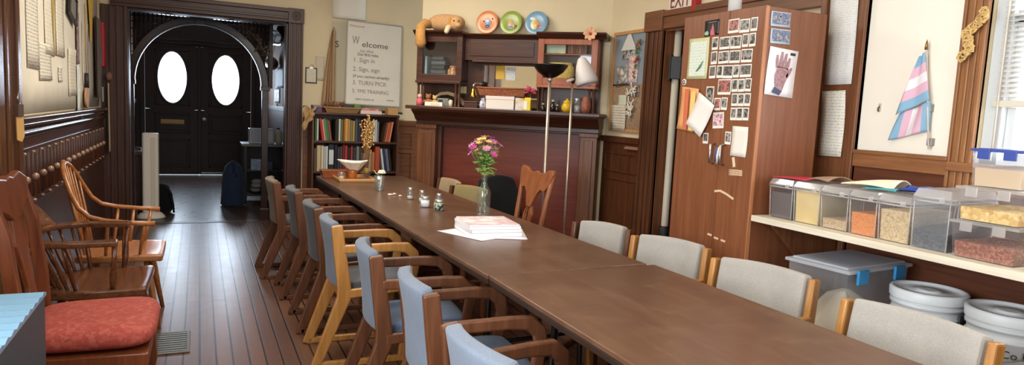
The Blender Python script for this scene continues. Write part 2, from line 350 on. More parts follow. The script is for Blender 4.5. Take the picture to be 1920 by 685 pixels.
# room behind the doorway on the right
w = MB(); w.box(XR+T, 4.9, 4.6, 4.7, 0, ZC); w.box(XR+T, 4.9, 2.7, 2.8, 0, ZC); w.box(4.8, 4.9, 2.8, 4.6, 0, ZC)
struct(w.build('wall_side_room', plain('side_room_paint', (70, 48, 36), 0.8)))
def casing(name, x0, x1, z0, z1, y, depth, mat, plan='back', steps=((0, 1), (0.12, 0.35), (0.6, 0.75))):
    """moulded upright: a board with raised bands, against a wall that faces -y (back) or -x (right)"""
    m = MB(); wd = x1-x0
    def b(a, c, d):
        if plan == 'back': m.box(x0+a*wd, x0+c*wd, y-d, y, z0, z1)
        elif plan == 'right': m.box(y-d, y, x0+a*wd, x0+c*wd, z0, z1)
        else: m.box(y, y+d, x0+a*wd, x0+c*wd, z0, z1)
    b(0, 1, depth*0.6); b(0.0, 0.16, depth); b(0.30, 0.44, depth*0.85); b(0.56, 0.70, depth*0.85); b(0.86, 1.0, depth)
    return struct(m.build(name, mat, bevel=0.004))
casing('trim_4', -0.855, -0.63, 0, 2.25, YA, 0.05, dark_z); casing('trim_5', 0.855, 1.005, 0, 2.24, YA, 0.05, dark_z)
m = MB()
for z0, z1, d in ((2.24, 2.385, 0.035), (2.24, 2.262, 0.055), (2.275, 2.30, 0.048), (2.345, 2.385, 0.06)): m.box(-0.775, 0.855, YA-d, YA, z0, z1)
struct(m.build('trim_6', dark_x, bevel=0.004))
m = MB(); m.box(0.85, 1.012, YA-0.06, YA, 2.235, 2.39); m.lathe([(0.045, 0), (0.045, 0.006), (0.03, 0.008), (0.03, 0.003), (0.012, 0.004), (0.012, 0.012), (0, 0.013)], (0.93, YA-0.06, 2.312), mtx=Matrix.Rotation(PI/2, 3, 'X'))
struct(m.build('trim_7', dark_z, bevel=0.004))                                    # rosette block at the corner of the casing
m = MB(); m.box(-0.645, -0.625, YA, YA+0.16, 0, 2.25); m.box(0.835, 0.86, YA, YA+0.16, 0, 2.25); m.box(-0.645, 0.86, YA, YA+0.16, 2.225, 2.255)
struct(m.build('trim_8', dark_z, bevel=0.004))                                    # jamb lining
# arched fretwork screen across the hall
m = MB(); YS = 8.30; cx, cz, r0 = 0.008, 1.545, 0.645
def arc(r, a0, a1, n): return [(cx+r*math.cos(a0+(a1-a0)*i/n), cz+r*1.03*math.sin(a0+(a1-a0)*i/n)) for i in range(n+1)]
m.ribbon(arc(r0+0.035, 0, PI, 40), 0.07, YS-0.03, YS+0.03); m.ribbon(arc(r0, 0, PI, 40), 0.018, YS-0.045, YS+0.045)
for sx in (-1, 1):
    xx = cx+sx*(r0+0.035); m.box(xx-0.035, xx+0.035, YS-0.03, YS+0.03, 0.0, cz); m.box(xx-0.05, xx+0.05, YS-0.045, YS+0.045, cz-0.03, cz+0.02); m.box(xx-0.05, xx+0.05, YS-0.045, YS+0.045, 0, 0.14)
m.box(-1.02, 1.14, YS-0.035, YS+0.035, 2.275, 2.36); m.box(-1.02, 1.14, YS-0.05, YS+0.05, 2.36, 2.40); m.box(-1.02, 1.14, YS-0.02, YS+0.02, 2.40, ZC)
m.box(cx-0.05, cx+0.05, YS-0.06, YS+0.06, cz+r0*1.03-0.01, 2.29)
struct(m.build('trim_9', wood('shaded_arch_wood', (34, 16, 11), (56, 28, 19), 0.3, 'X'), bevel=0.004))  # arch stands in shadow; that shade is put into the wood colour
m = MB()                                                                          # turned spindles and beads of the fretwork
def above(x): 
    d = abs(x-cx); R_ = r0+0.06
    return cz+1.03*math.sqrt(max(0, R_*R_-d*d)) if d < R_ else cz
for i in range(-17, 18):
    x = cx+i*0.042; z0 = above(x)
    if abs(x) < 0.74 and z0 < 2.26: m.tube([(x, YS, z0), (x, YS, 2.28)], 0.007, 6)
for z in (1.62, 1.70, 1.78, 1.86, 1.94, 2.02, 2.10, 2.18, 2.24):
    h = (z-cz)/1.03; R_ = r0+0.06; dx = math.sqrt(max(0, R_*R_-h*h)) if h < R_ else 0
    if dx < 0.73:
        for sx in (-1, 1):
            m.tube([(cx+sx*max(dx, 0.05), YS, z), (cx+sx*0.74, YS, z)], 0.006, 6)
for i in range(-15, 16):
    x = cx+i*0.046
    if above(x) < 2.235: m.ball((x, YS-0.012, 2.255), 0.013, 8)
for sx in (-1, 1): m.box(cx+sx*0.74-0.02, cx+sx*0.74+0.02, YS-0.02, YS+0.02, cz-0.0, 2.28)
struct(m.build('trim_10', door_w))
# hall wing of the right side: dark board between screen and jamb
# double front door with oval panes
def front_door(n, x0, x1, knobside):
    d = bpy.data.objects.new('door_%d' % n, None); COL.objects.link(d); d.location = ((x0+x1)/2, 13.3, 0); struct(d)
    hw = (x1-x0)/2-0.004; m = MB(); oc, ow, oh = 1.722, 0.222, 0.438; N_ = 48
    zt = 2.30
    pts = [(ow*math.cos(2*PI*i/N_), oc+oh*math.sin(2*PI*i/N_)) for i in range(N_)]
    rect = []
    for i in range(N_):                                                           # matching points on the leaf's border
        a = 2*PI*i/N_; c, s_ = math.cos(a), math.sin(a); k = min(hw/abs(c) if abs(c) > 1e-6 else 1e9, (0.56)/abs(s_) if abs(s_) > 1e-6 else 1e9)
        rect.append((c*k, oc+s_*k))
    for y in (-0.02, 0.03):
        a_ = [m.b.verts.new((p[0], y, p[1])) for p in pts]; b_ = [m.b.verts.new((p[0], y, p[1])) for p in rect]
        for i in range(N_): m.b.faces.new([a_[i], a_[(i+1) % N_], b_[(i+1) % N_], b_[i]])
    a_ = [m.b.verts.new((p[0], -0.02, p[1])) for p in pts]; b_ = [m.b.verts.new((p[0], 0.03, p[1])) for p in pts]
    for i in range(N_): m.b.faces.new([a_[i], b_[i], b_[(i+1) % N_], a_[(i+1) % N_]])
    m.box(-hw, hw, -0.02, 0.03, 0.01, oc-0.56); m.box(-hw, hw, -0.02, 0.03, oc+0.56, 2.31)
    m.build('leaf', door_w, d)
    m = MB()
    m.ribbon([(p[0]*1.1, oc+(p[1]-oc)*1.06) for p in pts]+[(pts[0][0]*1.1, pts[0][1])], 0.035, -0.04, -0.018)
    for (a0, a1, z0, z1) in ((-0.28, 0.28, 1.235, 2.21), (-0.28, 0.28, 0.74, 1.10), (-0.28, 0.28, 0.14, 0.64)):
        for q in ((a0, a1, z0, z0+0.03), (a0, a1, z1-0.03, z1), (a0, a0+0.03, z0, z1), (a1-0.03, a1, z0, z1)): m.box(q[0], q[1], -0.035, -0.018, q[2], q[3])
    m.box(-0.22, 0.22, -0.03, -0.018, 0.80, 1.04); m.box(-0.22, 0.22, -0.03, -0.018, 0.20, 0.58)
    m.build('panel_moulding', door_w, d, bevel=0.005)
    m = MB(); m.lathe([(0, -0.004), (1, -0.004), (1, 0.004), (0, 0.004)], (0, 0.008, oc), 40, Matrix.Rotation(PI/2, 3, 'X') @ Matrix.Diagonal((ow+0.004, oh+0.004, 1)))
    m.build('glass_pane', plain('daylit_frosted_glass', (218, 236, 255), 0.3, emit=22.0), d)
    return d
d1 = front_door(1, -0.86, -0.001, 1); d2 = front_door(2, 0.001, 0.86, -1)
brass = plain('aged_brass', (178, 140, 74), 0.35, 1.0)
steel = plain('brushed_steel', (190, 188, 184), 0.3, 1.0)
m = MB(); m.box(-0.185, 0.185, -0.035, -0.02, 0.905, 0.985); m.box(-0.15, 0.15, -0.042, -0.035, 0.925, 0.965); m.build('mail_slot', plain('mail_slot_brass', (214, 180, 120), 0.55, 0.4), d1, bevel=0.004)
m = MB(); m.lathe([(0.04, 0), (0.04, 0.008), (0.012, 0.012), (0.012, 0.05), (0.032, 0.06), (0.036, 0.08), (0.024, 0.095), (0, 0.098)], (-0.355, -0.02, 1.0), 20, Matrix.Rotation(PI/2, 3, 'X')); m.build('door_knob', plain('pale_knob_metal', (215, 208, 200), 0.3, 0.6), d2)
m = MB(); m.box(-0.42, -0.02, -0.03, -0.02, 0.03, 0.05); m.build('draught_strip', plain('pale_metal_strip', (170, 176, 186), 0.3, 0.8), d2)
m = MB()
m.box(-0.93, -0.86, 13.24, 13.3, 0, 2.31); m.box(0.86, 0.93, 13.24, 13.3, 0, 2.31); m.box(-0.93, 0.93, 13.22, 13.3, 2.31, 2.37); m.box(-0.93, 0.93, 13.26, 13.36, 2.37, 2.62); m.box(-0.95, 0.95, 13.19, 13.3, 2.37, 2.40)
m.box(-0.03, 0.03, 13.255, 13.28, 0.02, 2.31)
struct(m.build('trim_11', door_w, bevel=0.005))
# left wall: panelling with bead rows, moulded rail
m = MB(); y0, y1 = 4.0, YA-0.02
m.box(XL, XL+0.02, y0, y1, 0, 1.16); m.box(XL, XL+0.03, y0, y1, 0, 0.16)
k = 0
y = y0+0.05
while y < y1-0.05:
    m.tube([(XL+0.02, y, 0.82), (XL+0.02, y, 1.075)], 0.016, 8); y += 0.105; k += 1
m.box(XL, XL+0.028, y0, y1, 1.085, 1.10); m.box(XL, XL+0.028, y0, y1, 0.77, 0.79)
struct(m.build('trim_12', wood('panelling_wood', (48, 24, 15), (82, 44, 28), 0.3, 'Z'), bevel=0.003))
m = MB(); y = y0+0.05
while y < y1-0.05:
    m.ball((XL+0.03, y, 0.932), 0.022, 10); m.ball((XL+0.026, y, 1.07), 0.012, 8, (1, 1.6, 0.8)); m.ball((XL+0.026, y, 0.80), 0.012, 8, (1, 1.6, 0.8)); y += 0.21
struct(m.build('trim_13', plain('polished_bead_highlight', (150, 116, 94), 0.12, spec=0.9)))  # bright highlights on the beads are put into their pale colour
m = MB()
for z0, z1, d in ((1.155, 1.262, 0.03), (1.175, 1.19, 0.045), (1.215, 1.235, 0.05), (1.24, 1.268, 0.065)): m.box(XL, XL+d, y0, y1, z0, z1)
struct(m.build('trim_14', wood('polished_rail_wood', (52, 30, 22), (84, 52, 38), 0.18, 'Y'), bevel=0.006))
m = MB()                                                                          # side casing nearest the viewer on the left wall
m.box(XL, XL+0.05, 3.66, 4.0, 0, ZC); m.box(XL, XL+0.075, 3.94, 4.0, 0, ZC); m.box(XL, XL+0.065, 3.78, 3.82, 0, ZC); m.box(XL, XL+0.07, 3.60, 3.70, 0, ZC)
struct(m.build('trim_15', wood('casing_wood', (80, 47, 26), (112, 70, 40), 0.25, 'Z'), bevel=0.006))
# back wall panelling right of the bookcase
m = MB()
m.box(1.02, 3.2, YA-0.02, YA, 0, 1.20); m.box(1.02, 3.2, YA-0.045, YA, 1.19, 1.25); m.box(1.02, 3.2, YA-0.03, YA, 0, 0.18)
for x0, x1, z0, z1 in ((2.10, 2.24, 0.95, 1.10), (2.10, 2.24, 0.28, 0.87)):
    for q in ((x0-0.02, x1+0.02, z0-0.02, z0), (x0-0.02, x1+0.02, z1, z1+0.02), (x0-0.02, x0, z0, z1), (x1, x1+0.02, z0, z1)): m.box(q[0], q[1], YA-0.034, YA, q[2], q[3])
struct(m.build('trim_16', mid_x, bevel=0.004))
# right wall: panelling, rail, boards, door casing
m = MB()
m.box(XR-0.02, XR, 4.45, 5.02, 0, 1.20); m.box(XR-0.045, XR, 4.45, 5.02, 1.20, 1.25); m.box(XR-0.03, XR, 4.45, 5.02, 0, 0.2)
for y0_, y1_, z0, z1 in ((4.86, 4.96, 0.96, 1.10), (4.74, 4.84, 0.96, 1.10), (4.62, 4.72, 0.96, 1.10), (4.5, 4.60, 0.96, 1.10), (4.52, 4.94, 0.28, 0.88)):
    for q in ((y0_-0.012, y1_+0.012, z0-0.012, z0), (y0_-0.012, y1_+0.012, z1, z1+0.012), (y0_-0.012, y0_, z0, z1), (y1_, y1_+0.012, z0, z1)): m.box(XR-0.032, XR, q[0], q[1], q[2], q[3])
struct(m.build('trim_17', wood('dark_panel_wood', (66, 36, 20), (98, 56, 33), 0.35, 'Z'), bevel=0.003))
casing('trim_18', 4.255, 4.465, 0, 2.10, XR, 0.045, wood('door_casing_wood', (72, 42, 26), (108, 66, 42), 0.35, 'Z'), 'right')
m = MB(); m.box(XR-0.04, XR, 2.80, 4.47, 2.10, 2.235); m.box(XR-0.055, XR, 2.80, 4.47, 2.19, 2.235); m.box(XR-0.058, XR, 4.25, 4.475, 2.09, 2.245)
struct(m.build('trim_19', mid_y, bevel=0.004))
m = MB(); m.box(XR-0.01, XR+T+0.01, 4.245, 4.262, 0, 2.10); m.box(XR-0.01, XR+T+0.01, 3.355, 3.372, 0, 2.10); m.box(XR-0.01, XR+T+0.01, 3.372, 4.245, 2.085, 2.102); struct(m.build('trim_26', mid_z))
m = MB(); m.box(XR-0.03, XR, 2.51, 2.80, 0, ZC); m.box(XR-0.045, XR, 2.51, 2.545, 0, ZC); m.box(XR-0.05, XR, 2.76, 2.80, 0, ZC)
struct(m.build('trim_20', mid_z, bevel=0.004))
m = MB(); m.box(XR-0.035, XR, 2.0, 2.51, 1.215, 1.305); m.box(XR-0.045, XR, 2.0, 2.51, 1.285, 1.305); struct(m.build('trim_21', oak_y, bevel=0.004))
m = MB(); m.box(XR-0.016, XR-0.001, -2.3, 2.51, 0, 1.215); struct(m.build('trim_22', wood('lower_panel_wood', (84, 44, 26), (112, 62, 38), 0.4, 'Y'), bevel=0.003))
casing('trim_23', 1.895, 2.008, 1.16, ZC, XR, 0.035, oak_z, 'right'); casing('trim_24', 0.40, 0.505, 1.16, ZC, XR, 0.035, oak_z, 'right')
m = MB(); m.box(XR-0.05, XR+0.05, 0.40, 2.0, 1.24, 1.285); m.box(XR-0.03, XR, 0.40, 2.0, 2.62, 2.72); m.box(XR-0.026, XR-0.001, 0.506, 1.894, 1.15, 1.239); struct(m.build('trim_25', oak_y, bevel=0.004))
win = bpy.data.objects.new('window_1', None); COL.objects.link(win); win.location = (XR, 1.2, 1.28); struct(win)
m = MB()
for a, b_, z0, z1, d0 in ((0.62, 0.70, 0, 1.34, 0.03), (-0.70, -0.62, 0, 1.34, 0.03), (-0.70, 0.70, 0, 0.06, 0.03), (-0.70, 0.70, 1.28, 1.34, 0.03), (-0.62, 0.62, 0.64, 0.70, 0.06), (0.58, 0.62, 0.06, 0.66, 0.06), (-0.62, -0.58, 0.06, 0.66, 0.06), (0.50, 0.53, 0.06, 0.66, 0.075)):
    m.box(d0, d0+0.05, a, b_, z0, z1)
m.build('window_frame', plain('window_frame_paint', (206, 210, 212), 0.45), win, bevel=0.004)
MB().box(0.085, 0.089, -0.62, 0.62, 0.05, 1.3).build('glass_pane', clear('window_glass', (250, 252, 255), 0.1, 0.02), win)
# rear window frame
win2 = bpy.data.objects.new('window_2', None); COL.objects.link(win2); win2.location = (1.2, -2.45, 0.95); struct(win2)
m = MB()
for a, b_, z0, z1 in ((-1.4, -1.32, 0, 1.6), (1.32, 1.4, 0, 1.6), (-1.4, 1.4, 0, 0.07), (-1.4, 1.4, 1.53, 1.6), (-0.03, 0.03, 0.07, 1.53)): m.box(a, b_, -0.03, 0.03, z0, z1)
m.build('window_frame', oak_y, win2)
# ================================================================ TABLES
lam = wood('brown_laminate', (86, 58, 42), (98, 68, 50), 0.30, 'Y', 0.35)
def scuffs(m):
    n, l = m.node_tree.nodes, m.node_tree.links; b = n['Principled BSDF']; src = b.inputs['Base Color'].links[0].from_socket
    tc = n.new('ShaderNodeTexCoord'); col = None
    for sc, rot, th in (((3.0, 16, 1), 0.5, 0.70), ((14, 2.2, 1), -0.35, 0.70), ((1.2, 2.0, 1), 0.9, 0.62)):
        mp = n.new('ShaderNodeMapping'); mp.inputs['Scale'].default_value = sc; mp.inputs['Rotation'].default_value = (0, 0, rot); l.new(tc.outputs['Object'], mp.inputs[0])
        nz = n.new('ShaderNodeTexNoise'); nz.inputs['Scale'].default_value = 1.3; nz.inputs['Detail'].default_value = 5; nz.inputs['Distortion'].default_value = 1.2; l.new(mp.outputs[0], nz.inputs['Vector'])
        r = n.new('ShaderNodeMapRange'); r.inputs['From Min'].default_value = th-0.14; r.inputs['From Max'].default_value = th+0.06; r.inputs['To Max'].default_value = 0.10; l.new(nz.outputs['Fac'], r.inputs['Value'])
        mx = n.new('ShaderNodeMix'); mx.data_type = 'RGBA'; mx.inputs[7].default_value = lin((176, 138, 106)); l.new(r.outputs[0], mx.inputs[0]); l.new(src, mx.inputs[6]); src = mx.outputs[2]
    l.new(src, b.inputs['Base Color'])
scuffs(lam)
lam_edge = plain('dark_table_edge', (46, 32, 24), 0.4); steel_dk = plain('dark_steel_tube', (40, 36, 34), 0.4, 0.7)
def folding_table(label, x0, x1, y0, y1, rz=0.0):
    cx_, cy_ = (x0+x1)/2, (y0+y1)/2; t = thing('folding_table', label, 'table', (cx_, cy_, 0), rz, None); hx, hy = (x1-x0)/2, (y1-y0)/2
    box(-hx, hx, -hy, hy, 0.722, 0.74).build('tabletop', lam, t, bevel=0.003)
    m = MB()
    for q in ((-hx, -hx+0.02, -hy, hy), (hx-0.02, hx, -hy, hy), (-hx+0.02, hx-0.02, -hy, -hy+0.02), (-hx+0.02, hx-0.02, hy-0.02, hy)): m.box(q[0], q[1], q[2], q[3], 0.700, 0.7215)
    m.build('apron', lam_edge, t, bevel=0.003)
    for sy in (-1, 1):
        y = sy*(hy-0.30)
        for sx in (-1, 1):
            m = MB(); m.tube([(sx*(hx-0.16), y, 0.70), (sx*(hx-0.14), y, 0.03), (sx*(hx-0.14), y, 0.0)], 0.014, 10); m.build('leg', steel_dk, t)
        m = MB(); m.tube([(-(hx-0.15), y, 0.33), (hx-0.15, y, 0.33)], 0.01, 8); m.tube([(0, y, 0.33), (0, y-sy*0.35, 0.70)], 0.008, 8); m.build('leg_brace', steel_dk, t)
    return t
folding_table('long dark brown table by the bookcase, far one of the two joined tables', 1.025, 1.845, 2.50, 6.33, 0.028)
folding_table('dark brown table nearest the viewer, scratched top, joined end to end with the far one', 1.085, 1.925, 0.35, 2.488)
# ================================================================ ARMCHAIRS ROUND THE TABLE
oak_y_ch = wood('yellow_oak', (158, 104, 48), (186, 132, 70), 0.38, 'Z'); oak_b_ch = wood('brown_oak', (78, 44, 26), (106, 64, 39), 0.38, 'Z')
oak_m_ch = wood('dull_brown_oak', (82, 48, 28), (112, 68, 42), 0.4, 'Z')
f_blue = fabric('blue_grey_tweed', (106, 114, 127)); f_dark = fabric('charcoal_tweed', (78, 78, 82)); f_grey = fabric('grey_tweed', (164, 158, 150)); f_beige = fabric('beige_tweed', (170, 146, 112)); f_olive = fabric('olive_tweed', (138, 122, 82)); f_seat = fabric('slate_blue_seat', (78, 90, 112)); f_taupe = fabric('taupe_tweed', (112, 98, 84))
def armchair(label, x, y, rz, wd, fb, fs, group, h=0.775, W_=0.46, az=0.645):
    """faces local +x; upholstered seat and back between two bent oak side frames on runners"""
    t = thing('armchair', label, 'chair', (x, y, 0), rz, group); hw = W_/2; tk = 0.03
    for s in (-1, 1):
        a, b_ = (s*hw-tk, s*hw) if s > 0 else (s*hw, s*hw+tk)
        m = MB(); m.ribbon([(-0.195, h), (-0.175, 0.62), (-0.15, 0.44), (-0.15, 0.38), (-0.285, 0.03), (-0.296, 0.0)], [0.06, 0.066, 0.072, 0.075, 0.052, 0.05], a, b_); m.build('rear_leg', wd, t, bevel=0.008)
        m = MB(); m.ribbon([(-0.165, az), (0.10, az+0.005), (0.185, az), (0.225, az-0.035), (0.235, az-0.085), (0.20, 0.30), (0.175, 0.03)], [0.045, 0.048, 0.055, 0.055, 0.05, 0.045, 0.045], a+0.002*s, b_+0.002*s); m.build('arm', wd, t, bevel=0.008)
        m = MB(); m.box(-0.29, 0.20, a, b_, 0.0, 0.034); m.build('runner', wd, t, bevel=0.006)
        m = MB(); m.ribbon([(-0.14, 0.40), (0.20, 0.425)], 0.045, a+0.001*s, b_+0.001*s); m.build('seat_rail', wd, t, bevel=0.005)
    iw = hw-tk-0.004
    def seat(u, v):
        return (-0.16+0.40*u, (v-0.5)*2*iw, 0.455+0.02*u-0.02*(2*u-1)**4*(1 if u > 0.5 else 0.3)+0.008*math.sin(PI*v))
    m = MB(); m.grid(seat, 10, 8, 0.065); m.build('seat', fs, t, bevel=0.012)
    def back(u, v):                                                               # v: bottom to top, u: across
        z = 0.43+(h+0.004-0.43)*v; xb = -0.15-0.045*v+0.01*math.sin(PI*v); sag = -0.036*(1-(2*u-1)**2)
        return (xb+sag-0.030, (u-0.5)*2*iw, z+0.006*math.sin(PI*u))
    m = MB(); m.grid(back, 12, 10, -0.052); m.build('backrest', fb, t, bevel=0.012)
    m = MB(); m.box(0.165, 0.195, -hw+tk, hw-tk, 0.36, 0.41); m.build('crossrail', wd, t, bevel=0.004); MB().box(-0.16, -0.13, -hw+tk, hw-tk, 0.34, 0.39).build('crossrail', wd, t, bevel=0.004)
    return t
GL = 'armchairs along the aisle side of the table'; GRR = 'armchairs along the wall side of the table'
left = [
 ('oak armchair nearest the viewer on the aisle side, cut off by the bottom edge', 0.90, 1.66, 0.10, oak_b_ch, f_blue, f_seat),
 ('brown oak armchair with blue-grey back, second from the viewer on the aisle side', 0.935, 2.36, -0.06, oak_b_ch, f_blue, f_seat),
 ('brown oak armchair just nearer than the yellow oak one on the aisle side', 0.90, 2.98, -0.10, oak_b_ch, f_blue, f_seat),
 ('yellow oak armchair with pale blue back, the only yellow one on the aisle side', 0.86, 3.74, -0.04, oak_y_ch, f_blue, f_dark),
 ('dark grey armchair right behind the yellow oak one on the aisle side', 0.85, 4.34, 0.0, oak_m_ch, f_dark, f_dark),
 ('charcoal-backed armchair, second from the far end on the aisle side', 0.83, 5.10, 0.0, oak_m_ch, f_dark, f_dark),
 ('taupe-backed armchair at the far end of the aisle side, by the hall opening', 0.74, 5.72, 0.02, oak_m_ch, f_taupe, f_dark)]
for lb, x, y, rz, wd, fb, fs in left: armchair(lb, x, y, rz, wd, fb, fs, GL, W_=0.44)
right = [
 ('grey armchair farthest of the four on the wardrobe side, brown oak frame', 1.99, 3.20, PI+0.55, oak_b_ch, f_grey, f_grey, 0.38),
 ('grey armchair with one yellow oak post, in front of the wardrobe doors', 2.08, 2.72, PI+0.42, oak_y_ch, f_grey, f_grey, 0.45),
 ('grey armchair with yellow oak posts, in front of the clear tote', 2.105, 2.13, PI+0.285, oak_y_ch, f_grey, f_grey, 0.50),
 ('grey armchair nearest the viewer on the wall side, in front of the white buckets', 2.05, 1.43, PI+0.05, oak_y_ch, f_grey, f_grey, 0.54),
 ('beige-backed armchair farthest along the fireplace side of the table', 1.83, 5.60, PI+0.03, oak_m_ch, f_beige, f_beige, 0.48),
 ('olive-backed armchair between the beige one and the black chair', 1.84, 5.02, PI+0.40, oak_b_ch, f_olive, f_olive, 0.44)]
for lb, x, y, rz, wd, fb, fs, w_ in right: armchair(lb, x, y, rz, wd, fb, fs, GRR, W_=w_, az=0.60)
# black padded chair
t = thing('office_chair', 'black padded chair behind the flower bottle, near the fireplace', 'chair', (2.40, 4.97, 0), -1.25)
blk = fabric('black_upholstery', (20, 20, 22), 0.3)
def back(u, v):
    k = 1-0.16*v**3
    return (-0.20-0.10*v-0.035*(1-(2*u-1)**2), (u-0.5)*0.46*k, 0.50+0.36*v-0.03*(2*u-1)**2*v)
MB().grid(back, 10, 10, -0.06).build('backrest', blk, t, bevel=0.015)
def seat(u, v): return (-0.22+0.44*u, (v-0.5)*0.46*(1-0.1*(2*u-1)**2), 0.46+0.01*math.sin(PI*v))
MB().grid(seat, 8, 8, 0.07).build('seat', blk, t, bevel=0.015)
m = MB(); m.tube([(-0.02, 0, 0.40), (-0.02, 0, 0.09)], 0.025, 12); m.ribbon([(-0.05, 0.385), (-0.27, 0.40), (-0.30, 0.62)], 0.02, -0.04, 0.04); m.build('post', plain('black_plastic', (22, 22, 23), 0.45), t)
for k in range(5):
    a = 2*PI*k/5+0.3; m = MB(); m.tube([(-0.02, 0, 0.10), (-0.02+0.26*math.cos(a), 0.26*math.sin(a), 0.065)], [0.022, 0.014], 8); m.ball((-0.02+0.26*math.cos(a), 0.26*math.sin(a), 0.028), 0.028, 10, (1, 0.7, 1)); m.build('base_arm', MATS['black_plastic'], t)
# carved splat-back wooden chair
t = thing('carved_chair', 'reddish wooden chair with carved open splat back, beside the floor lamps', 'chair', (1.96, 4.32, 0), PI+0.02)
cw = wood('carved_chair_wood', (128, 72, 42), (158, 96, 60), 0.4, 'Z')
for s in (-1, 1):
    m = MB(); m.tube([(-0.17, s*0.185, 0.0), (-0.19, s*0.185, 0.25), (-0.195, s*0.19, 0.45), (-0.25, s*0.205, 0.80), (-0.285, s*0.225, 0.985)], [0.017, 0.02, 0.022, 0.02, 0.018], 10); m.build('back_post', cw, t)
    m = MB(); m.lathe([(0.016, 0), (0.02, 0.06), (0.017, 0.10), (0.024, 0.20), (0.02, 0.30), (0.026, 0.42)], (0.20, s*0.19, 0), 12); m.build('front_leg', cw, t)
top = [(-0.245, 0.99), (-0.235, 1.02), (-0.17, 1.015), (-0.10, 0.985), (-0.04, 0.985), (0.0, 1.0), (0.04, 0.985), (0.10, 0.985), (0.17, 1.015), (0.235, 1.02), (0.245, 0.99), (0.215, 0.90), (0.17, 0.86), (0.12, 0.87), (0.075, 0.83), (0.05, 0.77), (0.028, 0.735), (-0.028, 0.735), (-0.05, 0.77), (-0.075, 0.83), (-0.12, 0.87), (-0.17, 0.86), (-0.215, 0.90)]
m = MB(); m.prism(top, -0.013, 0.013, 'x'); m.xf(Matrix.Translation((-0.05, 0, 0)) @ Matrix.Shear('XY', 4, (0, 0)) @ Matrix(((1, 0, -0.23, 0), (0, 1, 0, 0), (0, 0, 1, 0), (0, 0, 0, 1)))); m.build('crest_rail', cw, t, bevel=0.005)
m = MB()
for s in (-1, 1):
    m.ribbon([(s*0.02, 0.745), (s*0.055, 0.68), (s*0.045, 0.62), (s*0.014, 0.57), (s*0.036, 0.53), (s*0.05, 0.48)], 0.016, -0.01, 0.01, 'x'); m.ribbon([(s*0.006, 0.745), (s*0.024, 0.68), (s*0.02, 0.62), (s*0.006, 0.575)], 0.010, -0.01, 0.01, 'x')
m.prism([(-0.05, 0.46), (0.05, 0.46), (0.042, 0.50), (-0.042, 0.50)], -0.01, 0.01, 'x'); m.prism([(-0.02, 0.56), (0.02, 0.56), (0.02, 0.585), (-0.02, 0.585)], -0.01, 0.01, 'x')
m.xf(Matrix(((1, 0, -0.23, -0.06), (0, 1, 0, 0), (0, 0, 1, 0), (0, 0, 0, 1)))); m.build('splat', cw, t, bevel=0.003)
def seat(u, v): return (-0.20+0.42*u, (v-0.5)*(0.38+0.06*u), 0.455)
MB().grid(seat, 6, 6, 0.03).build('seat', cw, t, bevel=0.008)
m = MB(); m.tube([(0.20, -0.19, 0.18), (0.20, 0.19, 0.18)], 0.011, 8); m.tube([(-0.18, -0.185, 0.14), (-0.18, 0.185, 0.14)], 0.011, 8)
for s in (-1, 1): m.tube([(0.20, s*0.19, 0.15), (-0.18, s*0.185, 0.15)], 0.011, 8)
m.build('stretcher', cw, t)
# ================================================================ CHAIRS BY THE LEFT WALL
# windsor
ww = wood('windsor_wood', (140, 84, 44), (178, 116, 66), 0.28, 'Y')
t = thing('windsor_chair', 'honey-coloured hoop-back spindle armchair against the left wall, farthest of the three', 'chair', (-0.44, 4.70, 0), 0.0)
def seat(u, v):
    k = 1-0.22*(2*u-1)**2*(1 if u < 0.5 else 0.35)
    return (-0.22+0.46*u, (v-0.5)*0.50*k, 0.462-0.012*math.sin(PI*v)*math.sin(PI*u)-0.008*(2*u-1)**4)
MB().grid(seat, 12, 12, 0.04).build('seat', ww, t, bevel=0.01)
bow = []
for i in range(33):
    a = PI*i/32; yy = -0.275*math.cos(a); h = math.sin(a)
    bow.append((0.20-0.46*min(1, 1.35*h)**0.8 if h < 0.75 else -0.245-0.16*(h-0.75)/0.25-0.0, yy*(1 if h < 0.5 else 1-0.12*(h-0.5)), 0.665+0.35*max(0, (h-0.42)/0.58)**0.9))
# smooth hand-shaped hoop: arm fronts, elbows, rising hoop
half = [(0.20, 0.285, 0.655), (0.08, 0.29, 0.665), (-0.05, 0.285, 0.68), (-0.13, 0.27, 0.70), (-0.185, 0.25, 0.75), (-0.225, 0.225, 0.83), (-0.255, 0.185, 0.905), (-0.275, 0.125, 0.955), (-0.285, 0.06, 0.978), (-0.287, 0.0, 0.985)]
bow = [(p[0], p[1], p[2]) for p in half]+[(p[0], -p[1], p[2]) for p in half[-2::-1]]
MB().tube(bow, [0.016]+[0.0135]*(len(bow)-2)+[0.016], 10).build('hoop', ww, t)
def bow_at(y):
    best = min(range(len(half)-1), key=lambda i: 0 if half[i][1] >= abs(y) >= half[i+1][1] else 1); p, q = half[best], half[best+1]
    k = (p[1]-abs(y))/max(1e-6, p[1]-q[1]); return tuple(p[j]+(q[j]-p[j])*k if j != 1 else y for j in range(3))
for i in range(9):
    y = -0.20+0.05*i; p = bow_at(y); b_ = (-0.19+0.02*abs(y)/0.2, y*0.78, 0.455); mm = tuple((p[j]+b_[j])/2 for j in range(3))
    MB().tube([b_, mm, p], [0.0075, 0.009, 0.0055], 8).build('back_spindle', ww, t)
